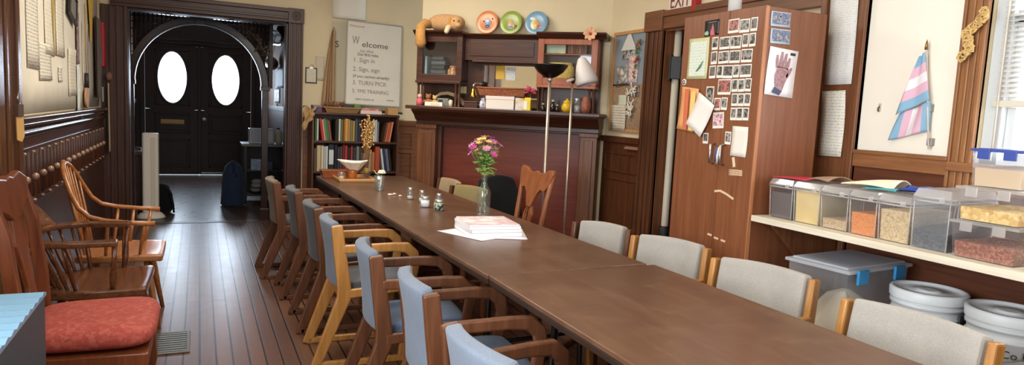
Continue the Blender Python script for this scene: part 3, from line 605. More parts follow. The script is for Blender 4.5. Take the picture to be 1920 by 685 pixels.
for s in (-1, 1):
    for (xa, xb) in ((-0.06, -0.04), (0.03, 0.05), (0.115, 0.15)):
        MB().tube([(xa, s*0.215, 0.455), ((xa+xb)/2, s*0.25, 0.56), (xb, s*0.287, 0.665)], [0.008, 0.012, 0.008], 8).build('arm_spindle', ww, t)
    for (xa, xb) in ((0.14, 0.215), (-0.13, -0.22)):
        MB().tube([(xa, s*0.15, 0.44), ((xa*0.6+xb*0.4), s*0.19, 0.28), ((xa*0.35+xb*0.65), s*0.205, 0.16), (xb, s*0.235, 0.0)], [0.014, 0.021, 0.017, 0.012], 10).build('leg', ww, t)
    MB().tube([(0.178, s*0.20, 0.20), (0, s*0.205, 0.20), (-0.178, s*0.20, 0.20)], [0.008, 0.014, 0.008], 8).build('stretcher', ww, t)
MB().tube([(0, -0.20, 0.20), (0, 0.20, 0.20)], 0.010, 8).build('stretcher', ww, t)
# captain's chair
cwd = wood('captain_chair_wood', (76, 42, 24), (112, 68, 42), 0.2, 'Y')
t = thing('captain_chair', 'dark brown low-backed spindle armchair between the red-seated and the honey-coloured chair', 'chair', (-0.46, 4.03, 0), -0.02)
MB().grid(lambda u, v: (-0.24+0.46*u, (v-0.5)*0.54*(1-0.18*(2*u-1)**2*(1 if u < 0.5 else 0.3)), 0.44-0.014*math.sin(PI*v)*math.sin(PI*u)), 12, 12, 0.045).build('seat', cwd, t, bevel=0.01)
arm = []
for i in range(25):
    a = -PI/2+PI*i/24; arm.append((-0.10-0.24*math.cos(a)*1.0, 0.29*math.sin(a)))
armp = [(0.10, -0.27)]+arm+[(0.10, 0.27)]
m = MB(); m.ribbon(armp, [0.075]+[0.06]*(len(armp)-2)+[0.075], 0.665, 0.693, 'z'); m.build('arm_rail', cwd, t, bevel=0.008)
def crest(u, v):
    a = -0.95+1.9*u; k = 1+0.10*v
    return (-0.10-0.24*math.cos(a)*k-0.075*v, 0.29*math.sin(a)*k, 0.69+0.155*v*(1-0.35*(2*u-1)**4))
MB().grid(crest, 16, 4, 0.03).build('crest_board', cwd, t, bevel=0.008)
for i in range(13):
    a = -1.45+2.9*i/12; ar = (-0.10-0.24*math.cos(a), 0.29*math.sin(a), 0.668); b_ = (-0.07-0.15*math.cos(a)*1.0, 0.225*math.sin(a), 0.43)
    MB().tube([b_, tuple(b_[j]*0.6+ar[j]*0.4 for j in range(3)), tuple(b_[j]*0.3+ar[j]*0.7 for j in range(3)), ar], [0.008, 0.012, 0.007, 0.007], 8).build('spindle', cwd, t)
for s in (-1, 1):
    MB().tube([(0.07, s*0.235, 0.43), (0.075, s*0.25, 0.50), (0.08, s*0.258, 0.58), (0.085, s*0.268, 0.668)], [0.012, 0.017, 0.011, 0.013], 10).build('arm_post', cwd, t)
    for (xa, xb) in ((0.15, 0.20), (-0.15, -0.22)):
        MB().tube([(xa, s*0.17, 0.41), (xa*0.7+xb*0.3, s*0.195, 0.28), (xa*0.4+xb*0.6, s*0.21, 0.14), (xb, s*0.235, 0.0)], [0.015, 0.023, 0.018, 0.013], 10).build('leg', cwd, t)
    MB().tube([(0.182, s*0.205, 0.19), (0, s*0.21, 0.19), (-0.19, s*0.205, 0.19)], [0.009, 0.014, 0.009], 8).build('stretcher', cwd, t)
MB().tube([(0.18, -0.205, 0.22), (0.18, 0, 0.22), (0.18, 0.205, 0.22)], [0.009, 0.015, 0.009], 8).build('stretcher', cwd, t)
# red-seated side chair
rw = wood('red_chair_wood', (92, 44, 23), (126, 66, 36), 0.3, 'Z')
t = thing('side_chair', 'wooden side chair with a padded coral-red patterned seat, nearest of the wall chairs', 'chair', (-0.42, 3.22, 0), 0.0)
m_red = speckle('coral_red_seat_fabric', [(150, 56, 44), (158, 62, 50), (172, 84, 68)], 70, 0.8, 0.15)
def pw(x, e): return math.copysign(abs(x)**e, x)
def rs(u, v):
    a, b_ = 2*PI*u, PI*(v-0.5); c = pw(math.cos(b_), 0.45); x, y = 0.238*c*pw(math.cos(a), 0.4), 0.275*c*pw(math.sin(a), 0.4)
    return (0.02+x, y*(0.96+0.25*x), 0.443+0.055*pw(math.sin(b_), 0.75))
MB().grid(rs, 40, 18).build('seat_cushion', m_red, t)
m = MB(); m.prism([(-0.21, -0.25), (0.235, -0.285), (0.235, 0.285), (-0.21, 0.25)], 0.335, 0.39, 'z'); m.build('seat_frame', rw, t, bevel=0.006)
for s in (-1, 1):
    MB().ribbon([(-0.28, 0.0), (-0.22, 0.25), (-0.20, 0.44), (-0.207, 0.62), (-0.235, 0.86), (-0.272, 1.0)], [0.04, 0.045, 0.05, 0.048, 0.045, 0.04], s*0.235-0.02, s*0.235+0.02).build('back_post', rw, t, bevel=0.006)
    MB().ribbon([(0.20, 0.36), (0.215, 0.18), (0.20, 0.06), (0.215, 0.0)], [0.055, 0.045, 0.032, 0.04], s*0.25-0.022, s*0.25+0.022).build('front_leg', rw, t, bevel=0.006)
def sl(pts): return pts
m = MB(); m.prism([(-0.26, 0.99), (-0.265, 1.04), (-0.16, 1.075), (-0.05, 1.06), (0, 1.07), (0.05, 1.06), (0.16, 1.075), (0.265, 1.04), (0.26, 0.99), (0.21, 0.955), (0.12, 0.93), (0.07, 0.90), (-0.07, 0.90), (-0.12, 0.93), (-0.21, 0.955)], -0.015, 0.015, 'x'); SH = Matrix(((1, 0, -0.16, -0.105), (0, 1, 0, 0), (0, 0, 1, 0), (0, 0, 0, 1))); m.xf(SH); m.build('crest_rail', rw, t, bevel=0.006)
m = MB(); m.prism([(-0.07, 0.91), (0.07, 0.91), (0.095, 0.80), (0.06, 0.70), (0.05, 0.62), (0.075, 0.50), (-0.075, 0.50), (-0.05, 0.62), (-0.06, 0.70), (-0.095, 0.80)], -0.009, 0.009, 'x'); m.xf(SH); m.build('splat', rw, t, bevel=0.004)
m = MB(); m.box(-0.225, -0.195, -0.22, 0.22, 0.46, 0.51); m.build('back_rail', rw, t, bevel=0.004)
m = MB()
for s in (-1, 1): m.tube([(0.205, s*0.25, 0.14), (-0.245, s*0.235, 0.14)], 0.012, 8)
m.tube([(0.0, -0.243, 0.14), (0.0, 0.243, 0.14)], 0.012, 8); m.build('stretcher', rw, t)
# grey box with ridged pale top
t = thing('storage_box', 'dark grey box with a ridged pale blue top, bottom left corner of the photo', 'box', (-0.70, 2.28, 0))
MB().box(-0.15, 0.232, -0.45, 0.34, 0, 0.735).build('body', plain('dark_grey_plastic', (62, 66, 72), 0.55), t, bevel=0.006)
m = MB(); n = 24; pts = [(-0.452, 0.735)]
for i in range(n+1):
    y = -0.452+0.794*i/n; pts.append((y, 0.745+(0.008 if i % 2 else 0.0)))
pts.append((0.342, 0.735)); m.prism(pts, -0.155, 0.236, 'x'); m.build('ridged_top', plain('pale_blue_ridged_plastic', (112, 148, 172), 0.3), t)
MB().box(-0.05, 0.02, 0.325, 0.345, 0.752, 0.80).build('clip', steel, t, bevel=0.004)
# floor register
t = thing('floor_vent', 'metal register set in the floor boards beside the red-seated chair', 'vent', (-0.15, 4.18, 0))
m = MB()
for q in ((-0.10, 0.10, -0.19, -0.165), (-0.10, 0.10, 0.165, 0.19), (-0.10, -0.08, -0.165, 0.165), (0.08, 0.10, -0.165, 0.165)): m.box(q[0], q[1], q[2], q[3], 0, 0.006)
m.build('frame', plain('register_metal', (112, 100, 88), 0.4, 0.8), t, bevel=0.002)
m = MB(); m.box(-0.08, 0.08, -0.165, 0.165, 0, 0.002)
for i in range(9): m.box(-0.08, 0.08, -0.155+i*0.037, -0.14+i*0.037, 0.002, 0.005)
m.build('grille', plain('register_grille', (120, 118, 108), 0.35, 0.7), t)
# ================================================================ CORNER FIREPLACE
mh_x = wood('mantel_wood_x', (50, 25, 16), (84, 46, 30), 0.35, 'X'); mh_z = wood('mantel_wood_z', (58, 30, 18), (96, 56, 36), 0.35, 'Z')
mh_p = wood('mantel_pilaster_wood', (84, 48, 28), (120, 74, 46), 0.4, 'Z'); mh_r = wood('warm_lit_cabinet_wood', (138, 66, 34), (178, 98, 54), 0.35, 'Z')  # right cabinet: warm lamp glow is put into the wood colour
glass_c = clear('cabinet_glass', (236, 242, 246), 0.12, 0.03)
fp = thing('fireplace_mantel', 'dark wood corner fireplace with mirror, shelf and two glazed side cabinets', 'fireplace', CN, RZ_M)
m = MB(); m.box(-1.50, -0.20, -0.06, -0.005, 0.0, 1.26); m.build('fireplace_board', wood('red_brown_board', (94, 36, 24), (116, 50, 34), 0.4, 'X'), fp)
for x0, x1, nm in ((-1.71, -1.53, 'pilaster'), (-0.185, -0.035, 'pilaster')):
    m = MB(); m.box(x0, x1, -0.20, -0.005, 0, 1.262); m.box(x0-0.012, x1+0.012, -0.215, -0.005, 0, 0.16); m.box(x0+0.035, x1-0.035, -0.207, -0.19, 0.2, 1.2); m.box(x0-0.01, x1+0.01, -0.212, -0.005, 1.225, 1.262); m.build(nm, mh_p, fp, bevel=0.005)
m = MB(); m.box(-1.53, -1.50, -0.13, -0.005, 0, 1.25); m.box(-0.20, -0.185, -0.13, -0.005, 0, 1.25); m.box(-1.53, -0.185, -0.13, -0.005, 1.245, 1.264); m.build('inner_moulding', mh_z, fp, bevel=0.004)
m = MB(); m.box(-1.72, -0.025, -0.21, -0.005, 1.264, 1.30); m.prism([(-0.20, 1.30), (-0.23, 1.30), (-0.27, 1.345), (-0.33, 1.385), (-0.335, 1.40), (-0.005, 1.40), (-0.005, 1.30)], -1.72, -0.02, 'x'); m.build('lintel', mh_x, fp, bevel=0.003)
m = MB(); m.box(-1.765, 0.0, -0.365, -0.005, 1.401, 1.432); m.build('mantel_shelf', mh_x, fp, bevel=0.006)
m = MB(); m.box(-1.74, -0.06, -0.022, -0.005, 1.432, 2.06); m.build('back_panel', mh_x, fp)
m = MB(); m.box(-1.30, -0.602, -0.13, -0.022, 1.86, 2.06); m.box(-1.25, -0.65, -0.137, -0.13, 1.90, 2.03); m.build('frieze_panel', mh_x, fp, bevel=0.004)
m = MB()
for q in ((-1.22, -0.61, 1.845, 1.86, 0.15), (-1.16, -1.132, 1.45, 1.845, 0.05), (-0.622, -0.602, 1.45, 1.845, 0.05), (-1.132, -0.622, 1.828, 1.845, 0.05), (-1.132, -0.622, 1.433, 1.455, 0.05)): m.box(q[0], q[1], -q[4], -0.022, q[2], q[3])
m.build('mirror_frame', mh_x, fp, bevel=0.004)
MB().box(-1.131, -0.623, -0.03, -0.0225, 1.456, 1.827).build('mirror', plain('mirror_silver', (228, 226, 218), 0.03, 1.0), fp)
m = MB()
m.prism([(-0.005, 2.06), (-0.20, 2.06), (-0.215, 2.075), (-0.25, 2.098), (-0.255, 2.112), (-0.005, 2.112)], -1.765, -1.29, 'x'); m.prism([(-0.005, 2.055), (-0.14, 2.055), (-0.16, 2.07), (-0.18, 2.085), (-0.185, 2.095), (-0.005, 2.095)], -1.29, -0.61, 'x'); m.prism([(-0.005, 2.06), (-0.21, 2.06), (-0.225, 2.075), (-0.25, 2.098), (-0.255, 2.112), (-0.005, 2.112)], -0.61, -0.005, 'x')
m.build('cornice', mh_x, fp, bevel=0.003)
def side_cabinet(x0, x1, wd, shelf):
    z0, z1, d = 1.664, 2.06, 0.20; c = MB()
    c.box(x0, x0+0.02, -d+0.02, -0.022, z0, z1); c.box(x1-0.02, x1, -d+0.02, -0.022, z0, z1); c.box(x0, x1, -d+0.02, -0.022, z0, z0+0.02); c.box(x0, x1, -d-0.02, -0.022, z0-0.025, z0)
    if shelf: c.box(x0+0.02, x1-0.02, -d+0.05, -0.022, 1.926, 1.938)
    cab = c.build('side_cabinet', wd, fp, bevel=0.003)
    m = MB(); e = 0.055
    m.box(x0, x0+e, -d, -d+0.02, z0, z1); m.box(x1-e, x1, -d, -d+0.02, z0, z1); m.box(x0+e, x1-e, -d, -d+0.02, z1-0.05, z1); m.box(x0+e, x1-e, -d, -d+0.02, z0, z0+0.06)
    dr = m.build('door', wd, cab, bevel=0.004)
    MB().box(x0+e, x1-e, -d+0.008, -d+0.012, z0+0.06, z1-0.05).build('door_glass', glass_c, cab)
    for x in (x0+0.02, x0+0.055, x1-0.055, x1-0.02):
        if shelf and x < x0+0.03: pass
        m = MB(); m.lathe([(0.016, 0), (0.016, 0.012), (0.011, 0.02), (0.012, 0.10), (0.010, 0.18), (0.016, 0.195), (0.016, 0.207)], (x, -d+0.02, 1.432), 12); m.build('column', mh_z, fp)
    return cab
side_cabinet(-1.74, -1.30, mh_x, False); side_cabinet(-0.60, -0.075, mh_r, True)
# ---- things on and in the mantel
def onm(name, label, cat, a, d, z, group=None, rz=0.0): return thing(name, label, cat, MP(a, d, z), RZ_M+rz, group)
def one(mb, name, mat, label, cat, a, d, z, bevel=0.0, group=None, rz=0.0, **k):
    return tag(mb.build(name, mat, None, bevel=bevel, loc=MP(a, d, z), rz=RZ_M+rz, **k), label, cat, group)
def plate(a, col, rim, blobs, label):
    t = onm('decorative_plate', label, 'plate', a, 0.075, 2.097, 'painted plates above the fireplace')
    M_ = Matrix.Rotation(PI/2-0.22, 3, 'X'); c = (0, 0.0, 0.106)
    MB().lathe([(0, 0), (0.06, 0), (0.066, 0.004), (0.104, 0.014), (0.107, 0.017), (0.104, 0.019), (0.066, 0.009), (0, 0.007)], c, 36, M_, 0.95, 1).build('plate_body', plain('plate_'+rim, col, 0.25, var=0.12, bscale=14), t)
    for i, (px, pz, r, sx, sz, cc) in enumerate(blobs):
        MB().lathe([(0, 0.0075), (1, 0.0075), (0.9, 0.0095), (0, 0.0095)], Vector(c)+M_ @ Vector((px, pz, 0.0015*i*0.5)), 14, M_ @ Matrix.Diagonal((r*sx, r*sz, 1))).build('painted_motif', plain('motif_%d_%d_%d' % cc, cc, 0.3), t)
    return t
plate(-1.112, (214, 132, 76), 'orange', [(0, -0.012, 0.034, 0.8, 1.2, (130, 148, 186)), (-0.004, 0.02, 0.028, 1, 0.9, (206, 196, 190)), (0.004, -0.035, 0.022, 1, 0.8, (72, 96, 152)), (-0.035, 0.01, 0.008, 1, 1, (130, 70, 40)), (0.045, 0.035, 0.008, 1, 1, (150, 70, 40)), (0.03, 0.0, 0.013, 0.7, 1.5, (160, 160, 150))], 'orange painted plate standing on the fireplace top, left of the green one')
plate(-0.888, (142, 162, 62), 'green', [(-0.005, -0.015, 0.036, 0.8, 1.4, (212, 168, 130)), (-0.002, -0.045, 0.026, 1.3, 0.7, (130, 150, 150)), (0.04, -0.035, 0.016, 1.2, 1, (150, 84, 60)), (0.025, -0.03, 0.01, 0.6, 1.6, (228, 222, 206)), (-0.045, 0.035, 0.007, 1, 1, (226, 220, 120))], 'green painted plate in the middle on the fireplace top')
plate(-0.655, (120, 160, 188), 'blue', [(-0.02, -0.01, 0.045, 0.8, 1.2, (216, 214, 160)), (0, -0.01, 0.03, 0.8, 1.3, (224, 166, 90)), (0.035, -0.035, 0.02, 1.1, 0.8, (214, 150, 160)), (-0.038, 0.04, 0.022, 1.3, 0.7, (232, 232, 230)), (0.02, -0.03, 0.014, 1, 1, (190, 100, 80))], 'blue painted plate standing on the fireplace top, beside the right cabinet')
# plush animal lying on the left cabinet
tan = fabric('tan_plush', (196, 152, 104), 0.22, 90); tan2 = fabric('golden_tail_plush', (190, 138, 76), 0.25, 60); cpl = fabric('cream_plush', (222, 200, 160), 0.1, 90)
t = onm('plush_animal', 'tan furry toy animal lying on the left end of the fireplace top, tail hanging down', 'soft toy', -1.47, 0.17, 2.112)
m = MB(); m.lathe([(0, -0.17), (0.04, -0.165), (0.072, -0.12), (0.085, -0.05), (0.082, 0.02), (0.075, 0.09), (0.06, 0.14), (0.03, 0.165), (0, 0.17)], (-0.005, 0.02, 0.078), 24, Matrix.Rotation(PI/2, 3, 'Y') @ Matrix.Diagonal((0.9, 0.9, 1)))
for v in m.b.verts: v.co.z = max(v.co.z, 0.002)
m.build('body', tan, t)
m = MB(); m.ball((0.105, -0.03, 0.068), 0.075, 16, (0.85, 0.9, 0.88)); m.ball((0.14, -0.075, 0.045), 0.03, 10, (1, 1, 0.8)); m.build('head', tan, t)
MB().ball((0.06, -0.075, 0.075), 0.035, 10, (0.5, 0.5, 1.2)).build('ear', tan2, t)
for px in (0.105, 0.15): MB().ball((px, -0.095, 0.08), 0.0075, 8).build('eye', plain('black_bead', (14, 12, 12), 0.15), t)
MB().tube([(0.06, -0.03, 0.03), (0.055, -0.10, 0.02), (0.05, -0.125, -0.02), (0.05, -0.128, -0.035)], [0.028, 0.024, 0.022, 0.012], 10).build('paw', cpl, t)
MB().tube([(-0.15, 0.0, 0.055), (-0.19, -0.05, 0.06), (-0.205, -0.105, 0.02), (-0.20, -0.125, -0.05), (-0.19, -0.13, -0.13), (-0.185, -0.13, -0.165)], [0.035, 0.045, 0.042, 0.045, 0.05, 0.018], 12).build('tail', tan2, t)
# peach flower pinned at the right end of the cornice
peach = plain('peach_petals', (238, 182, 142), 0.7)
t = onm('fabric_flower', 'peach cloth flower pinned to the right end of the fireplace cornice', 'flower', -0.135, 0.262, 2.095)
for k in range(8):
    a = 2*PI*k/8; c, s_ = math.cos(a), math.sin(a)
    MB().grid(lambda u, v: (c*(0.008+0.05*v)-s_*(u-0.5)*0.042*math.sin(PI*(0.15+0.8*v)), -0.012-0.025*v+0.02*(u-0.5)**2, s_*(0.008+0.05*v)+c*(u-0.5)*0.042*math.sin(PI*(0.15+0.8*v))), 4, 4, 0.002).build('petal', peach, t)
MB().ball((0, -0.015, 0), 0.013, 10, (1, 0.7, 1)).build('flower_centre', plain('flower_centre_brown', (150, 78, 50), 0.8), t)
# papers stuck on the mirror
one(box(-0.042, 0.042, -0.003, 0, -0.06, 0.06), 'paper_note', plain('mustard_paper', (206, 166, 66), 0.7), 'mustard yellow note stuck on the mirror', 'note', -0.985, 0.032, 1.765)
t = one(box(-0.045, 0.045, -0.002, 0, -0.055, 0.06), 'paper_note', written('blue_lined_note', (222, 220, 214), (110, 120, 150), 70, 0.5, 60), 'white note with blue-grey writing stuck on the mirror, right of the mustard one', 'note', -0.885, 0.032, 1.755)
# bell and bracket
t = onm('brass_bell', 'small brass bell hanging from a bracket left of the mirror', 'bell', -1.178, 0.20, 1.53)
MB().lathe([(0.036, 0), (0.038, 0.004), (0.030, 0.02), (0.022, 0.05), (0.018, 0.07), (0.008, 0.084), (0, 0.086), (0, 0.08), (0.014, 0.066), (0.026, 0.02), (0.033, 0.002)], (0, 0, 0), 20).build('bell_cup', plain('bright_brass', (196, 150, 62), 0.25, 1.0), t)
MB().tube([(0, 0, 0.084), (0, 0, 0.105), (0.012, 0.01, 0.122), (0.035, 0.05, 0.122), (0.045, 0.135, 0.122)], 0.008, 10).build('bracket', plain('pale_bracket_metal', (206, 190, 168), 0.3, 0.8), t)
m = MB(); m.tube([(0, 0, 0.03), (0, 0, -0.008)], 0.003, 6); m.ball((0, 0, -0.01), 0.007, 8); m.build('clapper', brass, t)
MB().lathe([(0, 0), (0.026, 0), (0.026, 0.014), (0.012, 0.02), (0, 0.02)], (0.045, 0.155, 0.122), 14, Matrix.Rotation(PI/2, 3, 'X')).build('wall_rose', blk, t)
t = onm('wooden_box', 'small dark wooden box on the shelf below the bell', 'box', -1.185, 0.20, 1.432)
MB().box(-0.062, 0.062, -0.045, 0.05, 0, 0.045).build('body', mh_x, t, bevel=0.003); MB().box(-0.067, 0.067, -0.05, 0.055, 0.0455, 0.058).build('lid', mh_x, t, bevel=0.003)
# long woven basket on a white box
t = onm('cardboard_box', 'white cardboard box under the long woven basket on the mantel', 'box', -0.895, 0.24, 1.432)
MB().box(-0.128, 0.128, -0.055, 0.055, 0, 0.112).build('body', plain('white_card', (226, 216, 206), 0.7), t, bevel=0.003); MB().box(-0.132, 0.132, -0.059, 0.059, 0.085, 0.1135).build('lid', plain('pinkish_card', (232, 212, 204), 0.7), t, bevel=0.002)
bk = onm('long_basket', 'long shallow red-brown woven basket in front of the mirror', 'basket', -0.885, 0.24, 1.547)
def weave(name, c1, c2, sc=60):
    if name in MATS: return MATS[name]
    m, n, l, b = base(name); tc = n.new('ShaderNodeTexCoord'); wv = n.new('ShaderNodeTexBrick'); wv.inputs['Scale'].default_value = sc; wv.inputs['Color1'].default_value = lin(c1); wv.inputs['Color2'].default_value = lin(c2); wv.inputs['Mortar'].default_value = lin(tuple(x*0.45 for x in c1)); wv.inputs['Mortar Size'].default_value = 0.06; wv.inputs['Brick Width'].default_value = 0.9; wv.inputs['Row Height'].default_value = 0.5
    mp = n.new('ShaderNodeMapping'); mp.inputs['Rotation'].default_value = (PI/2, 0, 0); l.new(tc.outputs['Object'], mp.inputs[0]); l.new(mp.outputs[0], wv.inputs['Vector']); l.new(wv.outputs['Color'], b.inputs['Base Color'])
    bp = n.new('ShaderNodeBump'); bp.invert = True; bp.inputs['Strength'].default_value = 0.7; bp.inputs['Distance'].default_value = 0.004; l.new(wv.outputs['Fac'], bp.inputs['Height']); l.new(bp.outputs[0], b.inputs['Normal']); b.inputs['Roughness'].default_value = 0.75
    MATS[name] = m; return m
def tray_basket(parent, w0, w1, d0, d1, h, mat, rim):
    m = MB(); t_ = 0.006
    lo = [(-w0, -d0), (w0, -d0), (w0, d0), (-w0, d0)]; hi = [(-w1, -d1), (w1, -d1), (w1, d1), (-w1, d1)]
    m.b.faces.new([m.b.verts.new((p[0], p[1], 0.0)) for p in lo])
    for i in range(4):
        j = (i+1) % 4
        m.quad([(lo[i][0], lo[i][1], 0), (lo[j][0], lo[j][1], 0), (hi[j][0], hi[j][1], h), (hi[i][0], hi[i][1], h)])
        k = 0.93
        m.quad([(hi[i][0]*k, hi[i][1]*k, h), (hi[j][0]*k, hi[j][1]*k, h), (lo[j][0]*k, lo[j][1]*k, 0.008), (lo[i][0]*k, lo[i][1]*k, 0.008)])
    m.quad([(p[0]*0.93, p[1]*0.93, 0.008) for p in lo]); m.build('basket_body', mat, parent)
    m = MB(); pp = [(p[0], p[1], h) for p in hi]; 
    for i in range(4): m.tube([pp[i], pp[(i+1) % 4]], 0.007, 8)
    m.build('rim', rim, parent)
tray_basket(bk, 0.20, 0.225, 0.05, 0.06, 0.068, weave('red_wicker', (176, 104, 64), (140, 72, 44), 50), plain('wicker_rim', (168, 96, 60), 0.7, bump=0.4))
t = one(MB().lathe([(0, 0), (0.026, 0), (0.032, 0.03), (0.026, 0.06), (0.016, 0.075), (0.02, 0.09), (0.016, 0.088), (0, 0.02)], n=18), 'vase', blotch('white_blue_china', [(226, 222, 222), (210, 206, 214), (126, 120, 150)], 40, 0.3), 'small white and grey china vase below the left end of the woven basket', 'vase', -1.063, 0.26, 1.432)
t = onm('pink_flower', 'bright pink artificial flower at the right end of the woven basket', 'flower', -0.63, 0.27, 1.602)
pk = plain('pink_petals', (206, 84, 116), 0.7)
m = MB()
for k in range(26):
    a = random.uniform(0, 2*PI); e = random.uniform(-0.5, 1.1); d_ = Vector((math.cos(a)*math.cos(e), math.sin(a)*math.cos(e)-0.2, math.sin(e))); m.tube([(0, 0, 0), tuple(d_*0.03), tuple(d_*0.058)], [0.006, 0.010, 0.002], 5)
m.build('petals', pk, t); MB().tube([(0, 0, 0), (0.003, 0.004, -0.10), (0.0, 0.01, -0.168)], 0.003, 6).build('stem', plain('stem_green', (92, 124, 58), 0.7), t)
t = onm('greeting_card', 'white folded card, left of the yellow carton on the mantel', 'card', -0.722, 0.27, 1.432, None)
MB().prism([(-0.03, -0.02), (0.035, 0.0), (-0.03, 0.02), (-0.033, 0.02), (0.03, 0.0), (-0.033, -0.02)], 0, 0.105, 'z').build('folded_sheet', blotch('pale_card_print', [(232, 226, 214), (226, 206, 206), (222, 196, 90)], 30), t)
t = onm('carton', 'small yellow and white carton on the mantel by the pink flower', 'carton', -0.648, 0.27, 1.432)
m = MB(); m.box(-0.03, 0.03, -0.025, 0.025, 0, 0.085); m.prism([(-0.025, 0.085), (0.025, 0.085), (0.003, 0.112), (-0.003, 0.112)], -0.03, 0.03, 'x'); m.build('body', plain('yellow_carton', (230, 200, 58), 0.6), t, bevel=0.002)
MB().box(-0.031, 0.0, -0.0265, -0.024, 0.01, 0.08).build('label_panel', plain('white_label', (236, 232, 226), 0.6), t)
# left niche
t = onm('toy_figure', 'tiny pink toy at the left end of the mantel', 'toy', -1.68, 0.24, 1.432)
m = MB(); m.lathe([(0, 0), (0.028, 0), (0.03, 0.04), (0.018, 0.065), (0, 0.07)], n=14); m.build('body', plain('toy_pink', (214, 92, 106), 0.6), t); MB().ball((0, 0, 0.085), 0.021, 12).build('head', plain('toy_pale_pink', (232, 172, 160), 0.6), t)
for a, sc, cn_, lb in ((-1.615, 1.1, 'toy_amber', 'little amber-brown toy figure between the pink toy and the white carton'), (-1.55, 1.0, 'toy_straw', 'little straw-coloured toy figure behind the long white carton')):
    t = onm('toy_bear', lb, 'toy', a, 0.19, 1.432); mt = fabric(cn_, (170, 108, 60) if 'amber' in cn_ else (208, 172, 112), 0.15, 80)
    m = MB(); m.ball((0, 0, 0.03*sc), 0.03*sc, 12, (0.9, 0.8, 1)); m.build('body', mt, t); m = MB(); m.ball((0, -0.004, 0.076*sc), 0.021*sc, 12); m.ball((-0.017*sc, 0, 0.094*sc), 0.008*sc, 8); m.ball((0.017*sc, 0, 0.094*sc), 0.008*sc, 8); m.build('head', mt, t)
    for s in (-1, 1): MB().tube([(s*0.02*sc, -0.005, 0.045*sc), (s*0.038*sc, -0.022, 0.03*sc)], [0.010*sc, 0.008*sc], 8).build('arm', mt, t)
t = onm('carton', 'long white flat carton at the front of the left mantel niche', 'carton', -1.52, 0.27, 1.432); MB().box(-0.085, 0.085, -0.025, 0.025, 0, 0.036).build('body', plain('white_carton', (232, 226, 212), 0.6), t, bevel=0.002); MB().box(-0.03, 0.06, -0.027, -0.025, 0.008, 0.028).build('printed_band', plain('cream_label', (214, 204, 180), 0.6), t)
m = MB(); P_ = [(-0.16, 0.055), (-0.10, 0.095), (-0.03, 0.105), (0.05, 0.085), (0.11, 0.035), (0.135, 0.0)]; m.ribbon(P_, [0.02, 0.028, 0.032, 0.034, 0.034, 0.03], -0.02, 0.02)
one(m, 'curved_board', wood('weathered_wood', (108, 86, 66), (140, 116, 92), 0.6, 'X'), 'curved piece of weathered wood arching inside the left mantel niche', 'board', -1.42, 0.12, 1.452, 0.004)
t = onm('clock_radio', 'small grey radio behind the long white carton on the mantel', 'radio', -1.462, 0.19, 1.432); MB().box(-0.055, 0.055, -0.03, 0.03, 0, 0.075).build('body', plain('grey_plastic', (120, 118, 112), 0.5), t, bevel=0.005); MB().box(-0.04, 0.0, -0.033, -0.03, 0.03, 0.06).build('dial', plain('dark_dial', (40, 44, 46), 0.3), t)
MB_ = MB().lathe([(0, 0), (0.018, 0), (0.02, 0.03), (0.02, 0.05), (0.012, 0.062), (0, 0.064)], n=14); one(MB_, 'jar', plain('cream_jar', (216, 206, 184), 0.4), 'small cream jar at the right of the left mantel niche', 'jar', -1.368, 0.26, 1.432)
one(box(-0.03, 0.03, -0.002, 0, -0.032, 0.032), 'sticky_note', plain('pale_green_note', (196, 190, 140), 0.7), 'pale green sticky note at the back of the left mantel niche', 'note', -1.335, 0.03, 1.595)
# right niche
t = onm('pot', 'yellow round pot with a lid on the right of the mantel', 'pot', -0.305, 0.25, 1.432)
MB().lathe([(0, 0), (0.03, 0), (0.046, 0.025), (0.048, 0.05), (0.034, 0.078), (0.03, 0.082), (0, 0.082)], n=20).build('body', plain('yellow_glaze', (222, 178, 34), 0.3), t); MB().lathe([(0.034, 0.083), (0.032, 0.095), (0.01, 0.105), (0.011, 0.115), (0, 0.118)], n=20).build('lid', MATS['yellow_glaze'], t)
t = onm('jar', 'clear glass jar with pale contents behind the yellow pot', 'jar', -0.225, 0.20, 1.432)
MB().lathe([(0, 0), (0.034, 0), (0.036, 0.01), (0.036, 0.09), (0.028, 0.105), (0.028, 0.12)], n=18).build('glass', clear('jar_glass', (232, 238, 238), 0.2, 0.05, 0.15), t); MB().lathe([(0, 0.004), (0.031, 0.004), (0.031, 0.06), (0, 0.065)], n=14).build('contents', blotch('pale_contents', [(214, 206, 196), (150, 130, 120), (232, 226, 220)], 60), t); MB().lathe([(0.03, 0.108), (0.03, 0.128), (0, 0.128)], n=18).build('lid', plain('tin_lid', (186, 184, 180), 0.35, 0.8), t)
one(MB().lathe([(0, 0), (0.032, 0), (0.042, 0.04), (0.042, 0.09), (0.03, 0.125), (0.034, 0.14), (0.028, 0.138), (0, 0.12)], n=20), 'vase', plain('terracotta_glaze', (150, 88, 66), 0.45, var=0.2, bscale=30), 'terracotta-coloured vase at the right end of the mantel', 'vase', -0.147, 0.22, 1.432)
